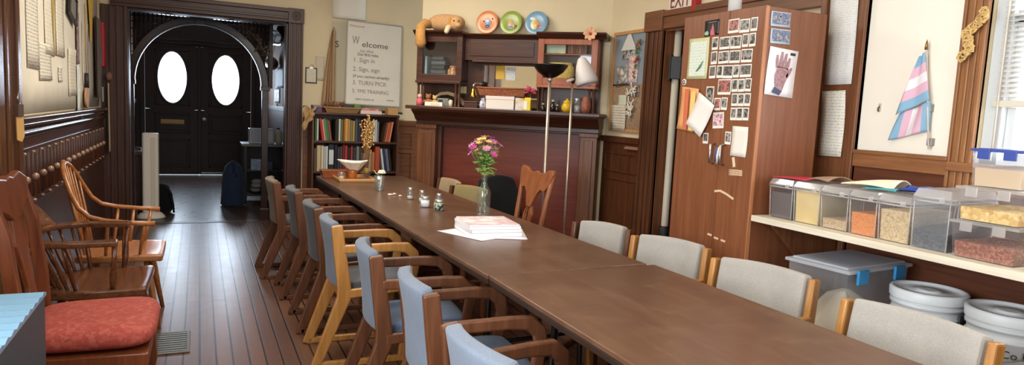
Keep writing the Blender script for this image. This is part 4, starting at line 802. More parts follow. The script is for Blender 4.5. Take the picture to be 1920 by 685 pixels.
for a, d, r, h, lb in ((-0.515, 0.25, 0.022, 0.05, 'small dark bottle on the mantel left of the taller lamp pole'), (-0.44, 0.20, 0.026, 0.075, 'dark glass bottle on the mantel right of the taller lamp pole'), (-0.385, 0.27, 0.02, 0.045, 'small dark bottle on the mantel left of the yellow pot')):
    t = onm('bottle', lb, 'bottle', a, d, 1.432); MB().lathe([(0, 0), (r, 0), (r, h*0.6), (r*0.45, h*0.85), (r*0.45, h*1.15), (0, h*1.15)], n=14).build('body', plain('dark_bottle_glass', (34, 24, 22), 0.1), t); MB().lathe([(r*0.5, h*1.15), (r*0.5, h*1.4), (0, h*1.4)], n=12).build('cap', plain('pale_cap', (176, 160, 140), 0.4), t)
# inside the glazed cabinets
for i, (z, w_, c_, lb) in enumerate(((1.685, 0.14, (40, 44, 46), 'bottom'), (1.726, 0.15, (56, 62, 64), 'second from bottom'), (1.767, 0.13, (36, 40, 42), 'third from bottom'), (1.808, 0.14, (66, 72, 72), 'fourth from bottom'), (1.849, 0.12, (44, 48, 50), 'topmost'))):
    t = onm('media_case', 'dark slim case, %s of the stack inside the left mantel cabinet' % lb, 'case', -1.55+0.006*(i % 2), 0.10, z, 'cases stacked in the left mantel cabinet'); MB().box(-w_/2, w_/2, -0.06, 0.06, 0, 0.038).build('case_body', plain('case_%d' % i, c_, 0.35), t, bevel=0.002); MB().box(-w_/2+0.01, w_/2-0.01, -0.0615, -0.059, 0.012, 0.026).build('spine_label', plain('case_label_%d' % i, tuple(min(255, x+30) for x in c_), 0.5), t)
for a_, lb in ((-1.66, 'upright pale blue-grey folder at the left in the left mantel cabinet'),):
    one(box(-0.011, 0.011, -0.07, 0.06, 0, 0.20), 'folder', plain('pale_blue_folder', (140, 158, 166), 0.4), lb, 'folder', a_, 0.10, 1.685, 0.002)
t = onm('ornament', 'orange and brown patterned jar inside the left mantel cabinet', 'ornament', -1.415, 0.105, 1.685); MB().lathe([(0, 0), (0.04, 0), (0.055, 0.04), (0.05, 0.085), (0.03, 0.105), (0.034, 0.12), (0, 0.118)], n=18).build('body', blotch('orange_brown_pattern', [(90, 48, 26), (190, 116, 60), (224, 196, 150)], 45, 0.4), t)
one(box(-0.085, 0.085, -0.05, 0.05, 0, 0.085), 'tin_box', blotch('pale_green_tin', [(196, 196, 164), (170, 186, 160), (220, 210, 176)], 14), 'pale green box on the upper shelf of the right mantel cabinet', 'box', -0.45, 0.10, 1.939, 0.003)
for i in range(7):
    one(box(-0.011, 0.011, -0.05, 0.05, 0, 0.095-0.004*(i % 3)), 'book', plain('brown_book_%d' % (i % 3), [(112, 66, 42), (132, 82, 54), (96, 54, 36)][i % 3], 0.6), 'brown book upright on the upper shelf of the right mantel cabinet, %s from the left' % ['first', 'second', 'third', 'fourth', 'fifth', 'sixth', 'seventh'][i], 'book', -0.335+0.024*i, 0.10, 1.939, 0.002, 'brown books in the right mantel cabinet')
t = onm('basket', 'yellow straw basket on the lower shelf of the right mantel cabinet', 'basket', -0.41, 0.10, 1.685); MB().lathe([(0, 0), (0.10, 0), (0.125, 0.06), (0.12, 0.13), (0.10, 0.17), (0.115, 0.125), (0, 0.02)], n=28, sy=0.48).build('basket_body', plain('yellow_straw', (238, 200, 104), 0.7, bump=0.6, bscale=60, var=0.2), t); MB().lathe([(0.102, 0.165), (0.108, 0.172), (0.102, 0.178), (0.096, 0.172), (0.102, 0.165)], n=28, sy=0.48).build('rim', MATS['yellow_straw'], t)
one(MB().lathe([(0, 0), (0.03, 0), (0.04, 0.05), (0.03, 0.10), (0.015, 0.13), (0.018, 0.15), (0, 0.15)], n=16), 'jug', plain('brown_jug_glaze', (96, 60, 40), 0.35), 'brown jug beside the straw basket in the right mantel cabinet', 'jug', -0.215, 0.10, 1.685)
# ---- two floor lamps in front of the fireplace
pole_m = plain('pale_pole_metal', (206, 190, 170), 0.3, 0.7)
t = thing('floor_lamp', 'tall floor lamp with an upturned black bowl shade, left one before the fireplace', 'lamp', (2.415, 4.55, 0))
MB().lathe([(0, 0), (0.13, 0), (0.13, 0.012), (0.03, 0.03), (0.012, 0.04), (0, 0.04)], n=28).build('base', plain('dark_lamp_metal', (38, 30, 26), 0.4, 0.6), t); MB().tube([(0, 0, 0.03), (0, 0, 1.69)], 0.0125, 12).build('pole', pole_m, t)
MB().lathe([(0.02, 1.685), (0.05, 1.695), (0.10, 1.73), (0.132, 1.775), (0.136, 1.785), (0.13, 1.785), (0.095, 1.74), (0.045, 1.705), (0, 1.70)], n=32).build('shade', MATS['dark_lamp_metal'], t)
MB().lathe([(0.018, 1.66), (0.022, 1.67), (0.022, 1.686), (0, 1.69)], n=14).build('socket', pole_m, t)
t = thing('floor_lamp', 'slim floor lamp with a tilted white cone shade, right one before the fireplace', 'lamp', (2.558, 4.45, 0))
MB().lathe([(0, 0), (0.12, 0), (0.12, 0.012), (0.03, 0.03), (0.012, 0.04), (0, 0.04)], n=28).build('base', MATS['dark_lamp_metal'], t); MB().tube([(0, 0, 0.03), (0, 0, 1.655)], 0.009, 12).build('pole', pole_m, t)
dirv = Vector((0.20, -0.22, -1.0)).normalized(); q = Vector((0, 0, 1)).rotation_difference(dirv).to_matrix()
apex = Vector((0.066, -0.005, 1.842))
MB().lathe([(0.024, 0.0), (0.034, 0.012), (0.055, 0.06), (0.078, 0.13), (0.088, 0.18), (0.084, 0.205), (0.078, 0.205), (0.083, 0.18), (0.072, 0.13), (0.050, 0.06), (0.028, 0.012), (0.022, 0.002)], apex-dirv*0.015+Vector((0, 0, -0.01)), 28, q).build('shade', plain('white_shade', (214, 204, 198), 0.5), t)
MB().tube([(0, 0, 1.65), (0.01, 0, 1.69), (0.03, -0.004, 1.70), tuple(apex+dirv*0.10)], [0.012, 0.014, 0.012, 0.016], 10).build('shade_arm', MATS['dark_lamp_metal'], t)
MB().tube([(0.01, 0.0, 1.685), (-0.055, -0.01, 1.665)], [0.013, 0.010], 10).build('switch_handle', plain('pale_handle', (222, 206, 190), 0.4), t)
# ================================================================ BOOKCASE AND BACK WALL
YB = 7.26
bc = thing('bookcase', 'dark wooden bookcase against the back wall, filled with books', 'bookcase', (1.07, YB, 0))
Wb = 0.93; m = MB()
for z in (0.06, 0.36, 0.665, 0.99): m.box(0.02, Wb-0.02, 0.01, 0.29, z, z+0.022)
m.build('shelf', wood('bookcase_wood_x', (62, 34, 24), (96, 58, 42), 0.4, 'X'), bc, bevel=0.002)
bz = wood('bookcase_wood_z', (70, 40, 28), (104, 64, 46), 0.4, 'Z')
MB().box(0, 0.02, 0, 0.30, 0, 1.29).build('side_panel', bz, bc, bevel=0.002); MB().box(Wb-0.02, Wb, 0, 0.30, 0, 1.29).build('side_panel', bz, bc, bevel=0.002)
MB().box(0.565, 0.595, 0, 0.29, 0.06, 1.27).build('divider', bz, bc, bevel=0.002); MB().box(-0.005, Wb+0.005, -0.005, 0.30, 1.29, 1.312).build('top_board', MATS['bookcase_wood_x'], bc, bevel=0.003)
MB().box(0.0, Wb, 0.291, 0.30, 0.0, 1.29).build('back_panel', mh_x, bc)
def book(x, z, w_, h_, d_, col, lean, label, grp, y=YB+0.035, cover_label=None):
    t = thing('book', label, 'book', (x, y, z), 0, grp); a = math.radians(lean); c, s_ = math.cos(a), math.sin(a)
    R_ = Matrix.Rotation(a, 4, 'Y'); dz = w_*abs(s_) if lean < 0 else 0
    T_ = Matrix.Translation((0, 0, w_*math.sin(abs(a)) if lean > 0 else 0)) @ R_
    m = MB(); m.prism([(0.004, 0.0), (w_-0.004, 0), (w_, 0.004), (w_, d_), (w_-0.003, d_), (w_-0.003, 0.006), (0.003, 0.006), (0.003, d_), (0, d_), (0, 0.004)], 0, h_, 'z'); m.xf(T_); m.build('cover', plain('book_%d_%d_%d' % col, col, 0.55), t)
    m = MB(); m.box(0.003, w_-0.003, 0.006, d_-0.004, 0.003, h_-0.004); m.xf(T_); m.build('pages', plain('book_pages', (222, 212, 186), 0.8), t)
    if cover_label:
        m = MB(); m.box(0.004, w_-0.004, -0.0012, 0.002, h_*0.25, h_*0.8); m.xf(T_); m.build('spine_label', plain('spine_%d_%d_%d' % cover_label, cover_label, 0.6), t)
X0 = 1.07
TL = [(0.035, .018, .235, (60, 96, 62), 0, 'green', None), (0.056, .016, .23, (206, 208, 190), 0, 'white', None), (0.110, .022, .235, (176, 52, 46), -8, 'red', None), (0.1335, .018, .225, (222, 148, 138), -8, 'pink', None), (0.153, .020, .235, (84, 140, 88), -8, 'bright green', None), (0.1745, .018, .225, (70, 118, 74), -8, 'mid green', None), (0.194, .02, .215, (146, 74, 58), -8, 'brick red', None), (0.245, .03, .225, (38, 30, 28), 0, 'black', None), (0.283, .018, .235, (216, 208, 192), 0, 'cream white', None), (0.304, .022, .23, (92, 124, 78), 0, 'olive green', None), (0.332, .014, .232, (182, 80, 44), 0, 'rust', None), (0.349, .032, .24, (206, 158, 70), 0, 'golden yellow', None), (0.384, .018, .235, (186, 150, 92), 0, 'tan', None), (0.405, .024, .225, (140, 116, 80), 0, 'drab brown', None), (0.432, .022, .22, (176, 150, 70), 0, 'mustard', None), (0.458, .028, .24, (70, 78, 96), 0, 'slate blue', None), (0.489, .026, .235, (42, 44, 58), 0, 'navy', None), (0.518, .02, .22, (96, 30, 34), 0, 'maroon', None)]
for x, w_, h_, col, ln, nm, lab in TL: book(X0+x, 1.0125, w_, h_, 0.19, col, ln, '%s book on the upper left shelf of the bookcase' % nm, 'books on the upper left shelf')
TR = [(0.605, .02, .22, (112, 44, 36), 0, 'dark red', None), (0.628, .018, .225, (166, 150, 62), 0, 'yellow-green', None), (0.65, .024, .235, (222, 214, 190), 0, 'cream', None), (0.678, .018, .24, (196, 200, 202), 0, 'pale grey', None), (0.70, .016, .22, (128, 130, 140), 0, 'grey', None), (0.768, .018, .215, (104, 70, 50), 9, 'brown', None), (0.788, .018, .215, (206, 110, 62), 9, 'orange', None), (0.808, .018, .22, (190, 84, 62), 9, 'coral', None), (0.828, .018, .225, (216, 150, 110), 9, 'peach', None)]
for x, w_, h_, col, ln, nm, lab in TR: book(X0+x, 1.0125, w_, h_, 0.19, col, ln, '%s book on the upper right shelf of the bookcase' % nm, 'books on the upper right shelf')
BLk = [(0.03, .026, .24, (90, 78, 70), 0, 'grey-brown', None), (0.06, .04, .272, (196, 172, 134), 0, 'wide tan', None), (0.105, .024, .27, (214, 200, 164), 0, 'cream', None), (0.132, .02, .262, (178, 186, 196), 0, 'pale blue', None), (0.155, .018, .265, (222, 218, 206), 0, 'white', None), (0.18, .056, .285, (30, 36, 50), 0, 'thick navy', (206, 210, 216)), (0.242, .03, .28, (24, 22, 24), 0, 'black', None), (0.275, .024, .26, (62, 56, 62), 0, 'charcoal', None), (0.302, .024, .265, (74, 62, 70), 0, 'plum grey', None), (0.33, .02, .285, (120, 34, 34), 0, 'crimson', None), (0.354, .026, .275, (176, 50, 46), 0, 'red', None), (0.384, .03, .255, (36, 32, 40), 0, 'dark purple', None), (0.418, .018, .27, (186, 58, 52), 0, 'scarlet', None), (0.44, .034, .26, (46, 50, 56), 0, 'dark slate', None), (0.478, .03, .27, (120, 132, 128), 0, 'grey-green', None), (0.512, .04, .265, (74, 40, 34), 0, 'chestnut', None)]
for x, w_, h_, col, ln, nm, lab in BLk: book(X0+x, 0.6875, w_, h_, 0.19, col, ln, '%s book on the lower left shelf of the bookcase' % nm, 'books on the lower left shelf', cover_label=lab)
BRk = [(0.61, .034, .235, (192, 152, 104), 0, 'tan', None), (0.648, .03, .21, (176, 112, 62), 0, 'light brown', None), (0.684, .05, .27, (176, 74, 48), 0, 'thick red-orange', None), (0.772, .02, .25, (214, 216, 214), -8, 'white', None), (0.794, .026, .255, (40, 48, 74), -8, 'dark blue', None), (0.822, .03, .25, (104, 112, 130), -8, 'grey-blue', None), (0.854, .026, .24, (34, 32, 34), -8, 'black', None)]
for x, w_, h_, col, ln, nm, lab in BRk: book(X0+x, 0.6875, w_, h_, 0.19, col, ln, '%s binder or book on the lower right shelf of the bookcase' % nm, 'books on the lower right shelf')
# on top of the bookcase
zt = 1.312
t = thing('wicker_tray', 'shallow tan wicker basket on top of the bookcase', 'basket', (1.385, YB+0.10, zt))
tray_basket(t, 0.16, 0.19, 0.07, 0.09, 0.055, weave('tan_wicker', (186, 146, 98), (160, 118, 74), 55), plain('tan_rim', (178, 138, 92), 0.7, bump=0.4))
def bx(name, label, cat, loc, w_, d_, h_, mat, rz=0.0, group=None, lid=None):
    t = thing(name, label, cat, loc, rz, group); MB().box(-w_/2, w_/2, -d_/2, d_/2, 0, h_).build('body', mat, t, bevel=0.003)
    if lid: MB().box(-w_/2-0.003, w_/2+0.003, -d_/2-0.003, d_/2+0.003, h_*0.72, h_+0.003).build('lid', lid, t, bevel=0.002)
    return t
bx('fabric_box', 'small purple box on the left end of the bookcase top', 'box', (1.125, YB+0.09, zt), 0.09, 0.12, 0.07, plain('purple_card', (92, 74, 104), 0.6), 0.05, None, plain('mauve_card', (130, 110, 132), 0.6))
def lump(u, v):
    return (-0.05+0.10*u, -0.07+0.14*v, 0.006+0.075*math.sin(PI*u)**0.6*math.sin(PI*v)**0.6)
o = MB().grid(lump, 12, 12, 0.004).build('cloth_bundle', fabric('dark_red_cloth', (132, 36, 40)), None, loc=(1.205, YB+0.16, zt)); tag(o, 'dark red cloth bundle between the purple box and the wicker basket on the bookcase', 'cloth')
def drape(u, v):
    x = -0.085+0.10*u; s = v*0.33
    if s < 0.14: return (x+0.03*u, 0.14-s, 0.035+0.025*math.sin(PI*u*2+v*5))
    k = s-0.14; return (x+0.012*math.sin(v*20+u*6)-0.10*k, -0.012-0.02*math.sin(u*9), 0.03-k*(0.55+0.7*(1-u)))
o = MB().grid(drape, 14, 20, 0.004).build('cloth', fabric('straw_cloth', (178, 142, 96)), None, loc=(1.075, YB, zt)); tag(o, 'straw-coloured cloth draped over the left end of the bookcase top', 'cloth')
m = MB()
for k in range(26):
    a = random.uniform(0, 2*PI); r = random.uniform(0.02, 0.12); c = Vector((r*math.cos(a), r*0.35*math.sin(a), 0.058+random.uniform(0, 0.03))); d_ = Vector((random.uniform(-1, 1), random.uniform(-0.5, 0.5), random.uniform(0, 0.7))).normalized()*0.045
    m.tube([tuple(c-d_), tuple(c+Vector((0, 0, 0.012))), tuple(c+d_)], 0.005, 6)
o = m.build('dried_flowers', plain('dried_brown', (150, 102, 76), 0.9, var=0.3, bscale=40), None, loc=(1.34, YB+0.20, zt+0.01)); tag(o, 'bundle of dried brown stalks lying behind the wicker basket on the bookcase', 'dried flowers')
bx('paper_stack', 'white and pink stack of booklets on the bookcase top, right of the wicker basket', 'papers', (1.69, YB+0.09, zt), 0.23, 0.16, 0.038, plain('pale_pink_booklets', (228, 206, 200), 0.7), 0.04, None, None)
bx('folded_cloth', 'red and white folded cloth on the stack of booklets', 'cloth', (1.70, YB+0.10, zt+0.0385), 0.20, 0.14, 0.024, blotch('red_white_cloth', [(226, 216, 206), (196, 84, 70), (232, 224, 216)], 22), -0.06)
bx('carton', 'small tan cardboard carton at the right end of the bookcase top', 'carton', (1.935, YB+0.09, zt), 0.115, 0.12, 0.078, plain('tan_card', (196, 150, 96), 0.75), 0.03)
bx('carton', 'green carton leaning below the whiteboard on the bookcase top', 'carton', (1.575, YB+0.20, zt), 0.07, 0.05, 0.10, plain('green_card', (104, 138, 66), 0.6))
bx('carton', 'dark grey carton below the left corner of the whiteboard on the bookcase', 'carton', (1.475, YB+0.21, zt), 0.11, 0.06, 0.095, plain('dark_card', (64, 62, 60), 0.6))
m = MB(); m.tube([(0, 0, 0.03), (0.12, -0.015, 0.028), (0.26, -0.02, 0.02)], [0.014, 0.016, 0.012], 10); o = m.build('umbrella', plain('black_nylon', (26, 26, 28), 0.6), None, loc=(1.83, YB+0.22, zt)); tag(o, 'black rolled umbrella sticking out from the right end of the bookcase top', 'umbrella')
# whiteboard leaning behind the bookcase top
wb = thing('whiteboard', 'framed whiteboard with handwritten welcome rules, standing above the bookcase', 'whiteboard', (1.76, 7.50, 1.412), 0.0)
RT = Matrix.Rotation(0.03, 4, 'Y')
wb.rotation_euler = (0.07*-1, 0.02, -0.03)
Ww, Hw = 0.60, 0.905
MB().box(-Ww/2, Ww/2, -0.004, 0.008, 0, Hw).build('writing_surface', plain('whiteboard_surface', (226, 220, 206), 0.3, var=0.03, bscale=5), wb)
m = MB()
for q in ((-Ww/2-0.01, Ww/2+0.01, -0.01, 0.004), (-Ww/2-0.01, Ww/2+0.01, Hw-0.004, Hw+0.01)): m.box(q[0], q[1], -0.008, 0.012, q[2], q[3])
for q in ((-Ww/2-0.01, -Ww/2+0.003), (Ww/2-0.003, Ww/2+0.01)): m.box(q[0], q[1], -0.008, 0.012, 0.004, Hw-0.004)
m.build('frame', plain('grey_aluminium', (172, 168, 160), 0.4, 0.4), wb, bevel=0.002)
ink = plain('black_marker', (74, 70, 70), 0.6); ink2 = plain('faded_marker', (138, 132, 128), 0.6); ink3 = plain('red_marker', (190, 120, 104), 0.6)
for s_, z_, sz, x_, mt, sxx in (('W', 0.66, 0.125, -0.25, ink2, 0.6), ('elcome', 0.635, 0.088, -0.145, ink, 1.15), ('to the', 0.575, 0.05, -0.16, ink2, 1.2), ('Our first rules', 0.535, 0.05, -0.19, ink, 0.8), ('1. Sign in', 0.465, 0.068, -0.235, ink2, 1.0), ('2. Sign, sign', 0.365, 0.068, -0.235, ink2, 0.95), ('(if you cannot already)', 0.295, 0.045, -0.235, ink, 1.0), ('3. TURN PICK', 0.215, 0.066, -0.235, ink2, 0.95), ('5. YMS TRAINING', 0.125, 0.058, -0.235, ink2, 0.9), ('more', 0.055, 0.03, 0.155, ink, 1.2), ('team meets at', 0.045, 0.04, -0.20, ink2, 0.9), ('Welcome', 0.845, 0.035, -0.285, ink3, 1.2)):
    text(s_, sz, mt, wb, (x_, -0.0065, z_), 'lettering', 0.0004, sx=sxx)
# posters left of the whiteboard
sheet('flip_chart_pad', 'white paper pad hanging above the whiteboard', 'paper', (1.49, YA-0.03, 2.48), 0, 0.36, 0.28, plain('white_paper', (232, 226, 212), 0.75))
t = thing('wall_poster', 'grey poster with a black letter S, half hidden behind the whiteboard', 'poster', (1.40, YA-0.012, 1.87)); MB().box(-0.085, 0.14, -0.002, 0.002, -0.44, 0.43).build('poster_sheet', plain('grey_green_poster', (196, 186, 162), 0.7), t); text('S', 0.10, plain('black_print', (26, 26, 28), 0.6), t, (-0.055, -0.003, 0.155))
sheet('paper_notice', 'small grey notice on the wall above the clipboard', 'paper', (1.19, YA-0.002, 1.78), 0, 0.10, 0.26, plain('grey_notice', (204, 192, 168), 0.75))
t = thing('clipboard', 'small dark-framed clipboard hanging on the back wall by the hall opening', 'clipboard', (1.10, YA-0.003, 1.70))
m = MB(); m.box(-0.062, 0.062, -0.006, 0, -0.085, 0.085); m.build('board', plain('dark_frame', (44, 34, 30), 0.5), t, bevel=0.002); MB().box(-0.05, 0.05, -0.008, -0.006, -0.072, 0.072).build('paper', written('form_paper', (222, 214, 196), (150, 140, 126), 70, 0.45, 80), t)
m = MB(); m.box(-0.02, 0.02, -0.014, -0.006, 0.07, 0.09); m.tube([(-0.018, -0.008, 0.09), (-0.02, -0.008, 0.11), (0, -0.008, 0.12), (0.02, -0.008, 0.11), (0.018, -0.008, 0.09)], 0.0025, 6); m.build('clip', steel, t)
# tall dried palm sheath
pl = wood('dry_palm', (146, 112, 76), (184, 150, 108), 0.7, 'Z')
t = thing('dried_palm_leaf', 'tall dry tan palm sheath standing on the bookcase against the wall', 'dried plant', (1.27, YA-0.06, zt+0.02))
def palm(u, v):
    w_ = 0.075*(1-v)**0.55+0.004; return (0.02*v+(u-0.5)*2*w_*0.95+0.03*v*v, -0.03*math.cos((u-0.5)*2.4)-0.01, 0.0+0.90*v)
MB().grid(palm, 8, 20, 0.005).build('sheath', pl, t)
for x in (-0.03, 0.0, 0.03): MB().tube([(x, -0.048, 0.01), (x*0.7+0.01, -0.048, 0.4), (0.035+x*0.1, -0.045, 0.86)], [0.006, 0.005, 0.002], 6).build('rib', wood('palm_rib', (120, 84, 54), (150, 112, 76), 0.7, 'Z'), t)
# ================================================================ WARDROBE WITH PHOTOS
wz = wood('wardrobe_wood', (116, 66, 40), (140, 86, 55), 0.42, 'Z', 0.8)
XC = 2.60
t = wdb = thing('wardrobe', 'tall brown two-door wardrobe covered with photos, between doorway and food shelf', 'wardrobe', (XC, 2.925, 0), RZ_R)
m = MB()                                                                          # local x = -world y ; local y = world x - XC
m.box(-0.315, 0.315, 0.022, 0.44, 0, 2.015)
m.build('carcass', wz, t, bevel=0.004)
for x0, x1 in ((-0.315, 0.0585), (0.0615, 0.315)):
    dr = MB().box(x0, x1, 0.0, 0.0215, 0.06, 2.018).build('door', wz, t, bevel=0.003)
    hx = x1-0.035 if x0 < 0 else x0+0.04
    m = MB(); m.tube([(hx, -0.002, 1.185), (hx, -0.03, 1.19), (hx, -0.03, 1.29), (hx, -0.002, 1.295)], 0.007, 8); m.build('handle', steel, dr)
m = MB(); m.box(0.3155, 0.319, 0.0, 0.022, 0, 2.015); m.build('edge_strip', wood('wardrobe_edge', (166, 104, 64), (190, 128, 84), 0.45, 'Z'), t)
def on_door(y, z): return (XC, y, z)
pic_bw = blotch('photo_dark', [(28, 26, 26), (74, 70, 66), (168, 160, 150), (46, 42, 42)], 42, 0.35); pic_bw2 = blotch('photo_grey', [(50, 46, 46), (138, 130, 122), (30, 30, 34), (196, 186, 172)], 55, 0.35); pic_col = blotch('photo_colour', [(40, 60, 40), (150, 96, 88), (196, 120, 110), (58, 44, 52), (120, 150, 96)], 40, 0.35)
white_card = plain('photo_card', (232, 226, 214), 0.5)
def photo(y, z, w_, h_, label, mat, rot=0.0, grp='instant photos on the wardrobe doors'):
    t = thing('instant_photo', label, 'photo', (XC, y, z), RZ_R, grp); R_ = Matrix.Rotation(rot, 4, 'Y')
    m = MB(); m.box(-w_/2, w_/2, -0.003, -0.0015, -h_/2, h_/2); m.xf(R_); m.build('card', white_card, t)
    m = MB(); m.box(-w_/2+0.005, w_/2-0.005, -0.0038, -0.003, -h_/2+0.014, h_/2-0.006); m.xf(R_); m.build('picture', mat, t)
ROWS = [('top row', [(2.828, 1.932, 0.080, 0.074), (2.747, 1.926, 0.072, 0.070), (2.680, 1.928, 0.047, 0.070)]),
 ('second row', [(2.962, 1.849, 0.048, 0.070), (2.886, 1.846, 0.079, 0.067), (2.802, 1.845, 0.079, 0.068), (2.733, 1.849, 0.043, 0.068), (2.683, 1.849, 0.045, 0.069)]),
 ('third row', [(2.962, 1.770, 0.048, 0.070), (2.886, 1.769, 0.079, 0.067), (2.801, 1.768, 0.079, 0.067), (2.714, 1.769, 0.079, 0.069)]),
 ('fourth row', [(2.966, 1.692, 0.050, 0.070), (2.908, 1.692, 0.045, 0.068), (2.845, 1.690, 0.077, 0.070), (2.781, 1.691, 0.043, 0.067), (2.713, 1.691, 0.080, 0.067)]),
 ('fifth row', [(2.861, 1.608, 0.100, 0.084), (2.783, 1.615, 0.044, 0.068), (2.735, 1.615, 0.044, 0.068), (2.687, 1.617, 0.044, 0.068)]),
 ('sixth row', [(2.972, 1.562, 0.062, 0.100), (2.906, 1.514, 0.050, 0.068), (2.852, 1.517, 0.046, 0.068), (2.776, 1.539, 0.044, 0.067), (2.729, 1.539, 0.043, 0.067), (2.683, 1.540, 0.043, 0.067)]),
 ('seventh row', [(2.776, 1.463, 0.043, 0.067), (2.731, 1.464, 0.042, 0.068), (2.686, 1.465, 0.042, 0.067)]),
 ('lowest row', [(2.979, 1.321, 0.042, 0.060), (2.802, 1.332, 0.044, 0.069)])]
ORD = ['first', 'second', 'third', 'fourth', 'fifth', 'sixth']
k = 0
for rn, ph in ROWS:
    for i, (y, z, w_, h_) in enumerate(ph):
        shape = 'wide' if w_ > 0.065 else 'narrow'
        mt = pic_col if (rn, i) in (('top row', 0), ('fifth row', 0), ('sixth row', 1)) else (pic_bw if k % 2 else pic_bw2)
        photo(y, z, w_, h_, '%s white-bordered photo on the wardrobe, %s from the left in the %s' % (shape, ORD[i], rn), mt, random.uniform(-0.03, 0.03)); k += 1
def door_sheet(name, label, cat, y, z, w_, h_, mat, rot=0.0, curl=0.004, off=0.002): return sheet(name, label, cat, (XC, y, z), RZ_R, w_, h_, mat, rot, None, curl, 0.0012, off)
t = door_sheet('dark_print', 'black photo print with a pink figure, at the top of the wardrobe left door', 'photo', 3.000, 1.938, 0.115, 0.085, plain('black_print_paper', (26, 24, 26), 0.35), 0.02, 0.001)
m = MB(); m.prism([(-0.006, -0.042), (0.03, -0.042), (0.022, -0.012), (0.014, 0.016), (0.008, 0.022), (0.003, 0.0), (-0.006, -0.018)], -0.0045, -0.0034); o = m.build('painted_figure', plain('pink_figure', (196, 96, 104), 0.5), t)
m = MB(); m.prism([(-0.055, -0.036), (-0.025, -0.04), (-0.018, -0.03), (-0.03, -0.014), (-0.05, -0.02)], -0.0045, -0.0034); o = m.build('painted_leaves', plain('pale_green_figure', (150, 176, 146), 0.5), t)
t = door_sheet('poem_poster', 'pale yellow-bordered poster with a green sprig, upper left wardrobe door', 'poster', 3.095, 1.772, 0.172, 0.232, plain('pale_yellow_border', (206, 200, 150), 0.6), -0.01, 0.004)
MB().box(-0.068, 0.068, -0.0055, -0.0042, -0.098, 0.096).build('printed_sheet', written('poem_print', (216, 222, 208), (150, 160, 140), 60, 0.42, 70), t)
MB().tube([(-0.002, -0.007, -0.072), (0.03, -0.008, -0.045), (0.05, -0.007, -0.015)], [0.003, 0.007, 0.002], 6).build('sprig', plain('sprig_green', (92, 140, 84), 0.6), t)
t = door_sheet('bunting_paper', 'orange and yellow striped paper hanging on the wardrobe left door', 'paper', 3.145, 1.482, 0.15, 0.25, plain('orange_paper', (226, 164, 104), 0.7), -0.10, 0.012)
MB().box(-0.025, 0.012, -0.018, -0.0155, -0.12, 0.118).build('red_stripe', plain('coral_stripe', (206, 106, 72), 0.7), t); MB().box(0.03, 0.07, -0.018, -0.0155, -0.122, 0.10).build('yellow_stripe', plain('pale_yellow_stripe', (232, 196, 120), 0.7), t)
door_sheet('paper_sheet', 'blank white sheet hanging askew over the orange paper on the wardrobe', 'paper', 3.015, 1.452, 0.152, 0.205, plain('bright_white_paper', (236, 228, 220), 0.7), -0.50, 0.010, 0.022)
photo(2.888, 1.425, 0.085, 0.088, 'larger pink and white photo card beside the white askew sheet on the wardrobe', blotch('pink_photo', [(206, 130, 140), (236, 214, 214), (150, 80, 96), (232, 226, 226)], 40), -0.06)
door_sheet('paper_sheet', 'upright blank white sheet on the right wardrobe door, below the photo rows', 'paper', 2.716, 1.318, 0.115, 0.160, plain('white_sheet', (230, 220, 208), 0.7), -0.02, 0.004)
door_sheet('paper_tag', 'small cream paper strip stuck below the upright white sheet on the wardrobe', 'tag', 2.745, 1.205, 0.02, 0.055, plain('cream_strip', (220, 196, 160), 0.7), 0.25, 0.001)
door_sheet('name_sticker', 'pale handwritten sticker on the right wardrobe door, lowest of the paper pieces', 'sticker', 2.726, 1.150, 0.10, 0.034, written('sticker_print', (208, 170, 138), (120, 92, 76), 90, 0.5, 110), 0.06, 0.001)
t = thing('round_badge', 'small round white badge with a dark ring at the left edge of the wardrobe', 'badge', (XC, 3.203, 1.640), RZ_R)
MB().lathe([(0, 0), (0.019, 0), (0.019, 0.003), (0, 0.004)], (0, 0, 0), 20, Matrix.Rotation(PI/2, 3, 'X')).build('disc', white_card, t); MB().lathe([(0.006, 0.004), (0.012, 0.004), (0.012, 0.0048), (0.006, 0.0048)], (0, 0, 0), 20, Matrix.Rotation(PI/2, 3, 'X')).build('ring', plain('dark_ring', (70, 60, 56), 0.5), t)
t = thing('ribbon_tie', 'blue and white ribbon tied to the right wardrobe door handle', 'ribbon', (XC, 2.84, 1.25), RZ_R)
MB().tube([(0.006, -0.038, 0.03), (0.0, -0.042, -0.005), (-0.012, -0.03, -0.05)], 0.008, 8).build('blue_strand', plain('ribbon_blue', (74, 84, 140), 0.6), t); MB().tube([(0.012, -0.036, 0.03), (0.008, -0.04, -0.02), (0.0, -0.03, -0.06)], 0.006, 8).build('white_strand', plain('ribbon_white', (222, 214, 208), 0.6), t)
scr = plain('bare_scratch', (216, 186, 150), 0.7)
m = MB(); m.ribbon([(-0.075, 0.012), (-0.03, 0.02), (0.02, 0.008), (0.075, -0.012)], 0.012, -0.0012, 0); tag(m.build('tape_remnant', scr, None, loc=(XC, 2.80, 1.02), rz=RZ_R), 'long pale strip of torn tape low on the right wardrobe door', 'tape')
for y, z, lb in ((2.886, 0.784, 'pale tape scrap low on the wardrobe, first from the left of three'), (2.833, 0.774, 'pale tape scrap low on the wardrobe, middle of three'), (2.778, 0.770, 'pale tape scrap low on the wardrobe, rightmost of three')):
    m = MB(); m.prism([(-0.018, -0.004), (0.016, -0.007), (0.02, 0.004), (-0.015, 0.007)], -0.0012, 0); tag(m.build('tape_remnant', scr, None, loc=(XC, y, z), rz=RZ_R), lb, 'tape')
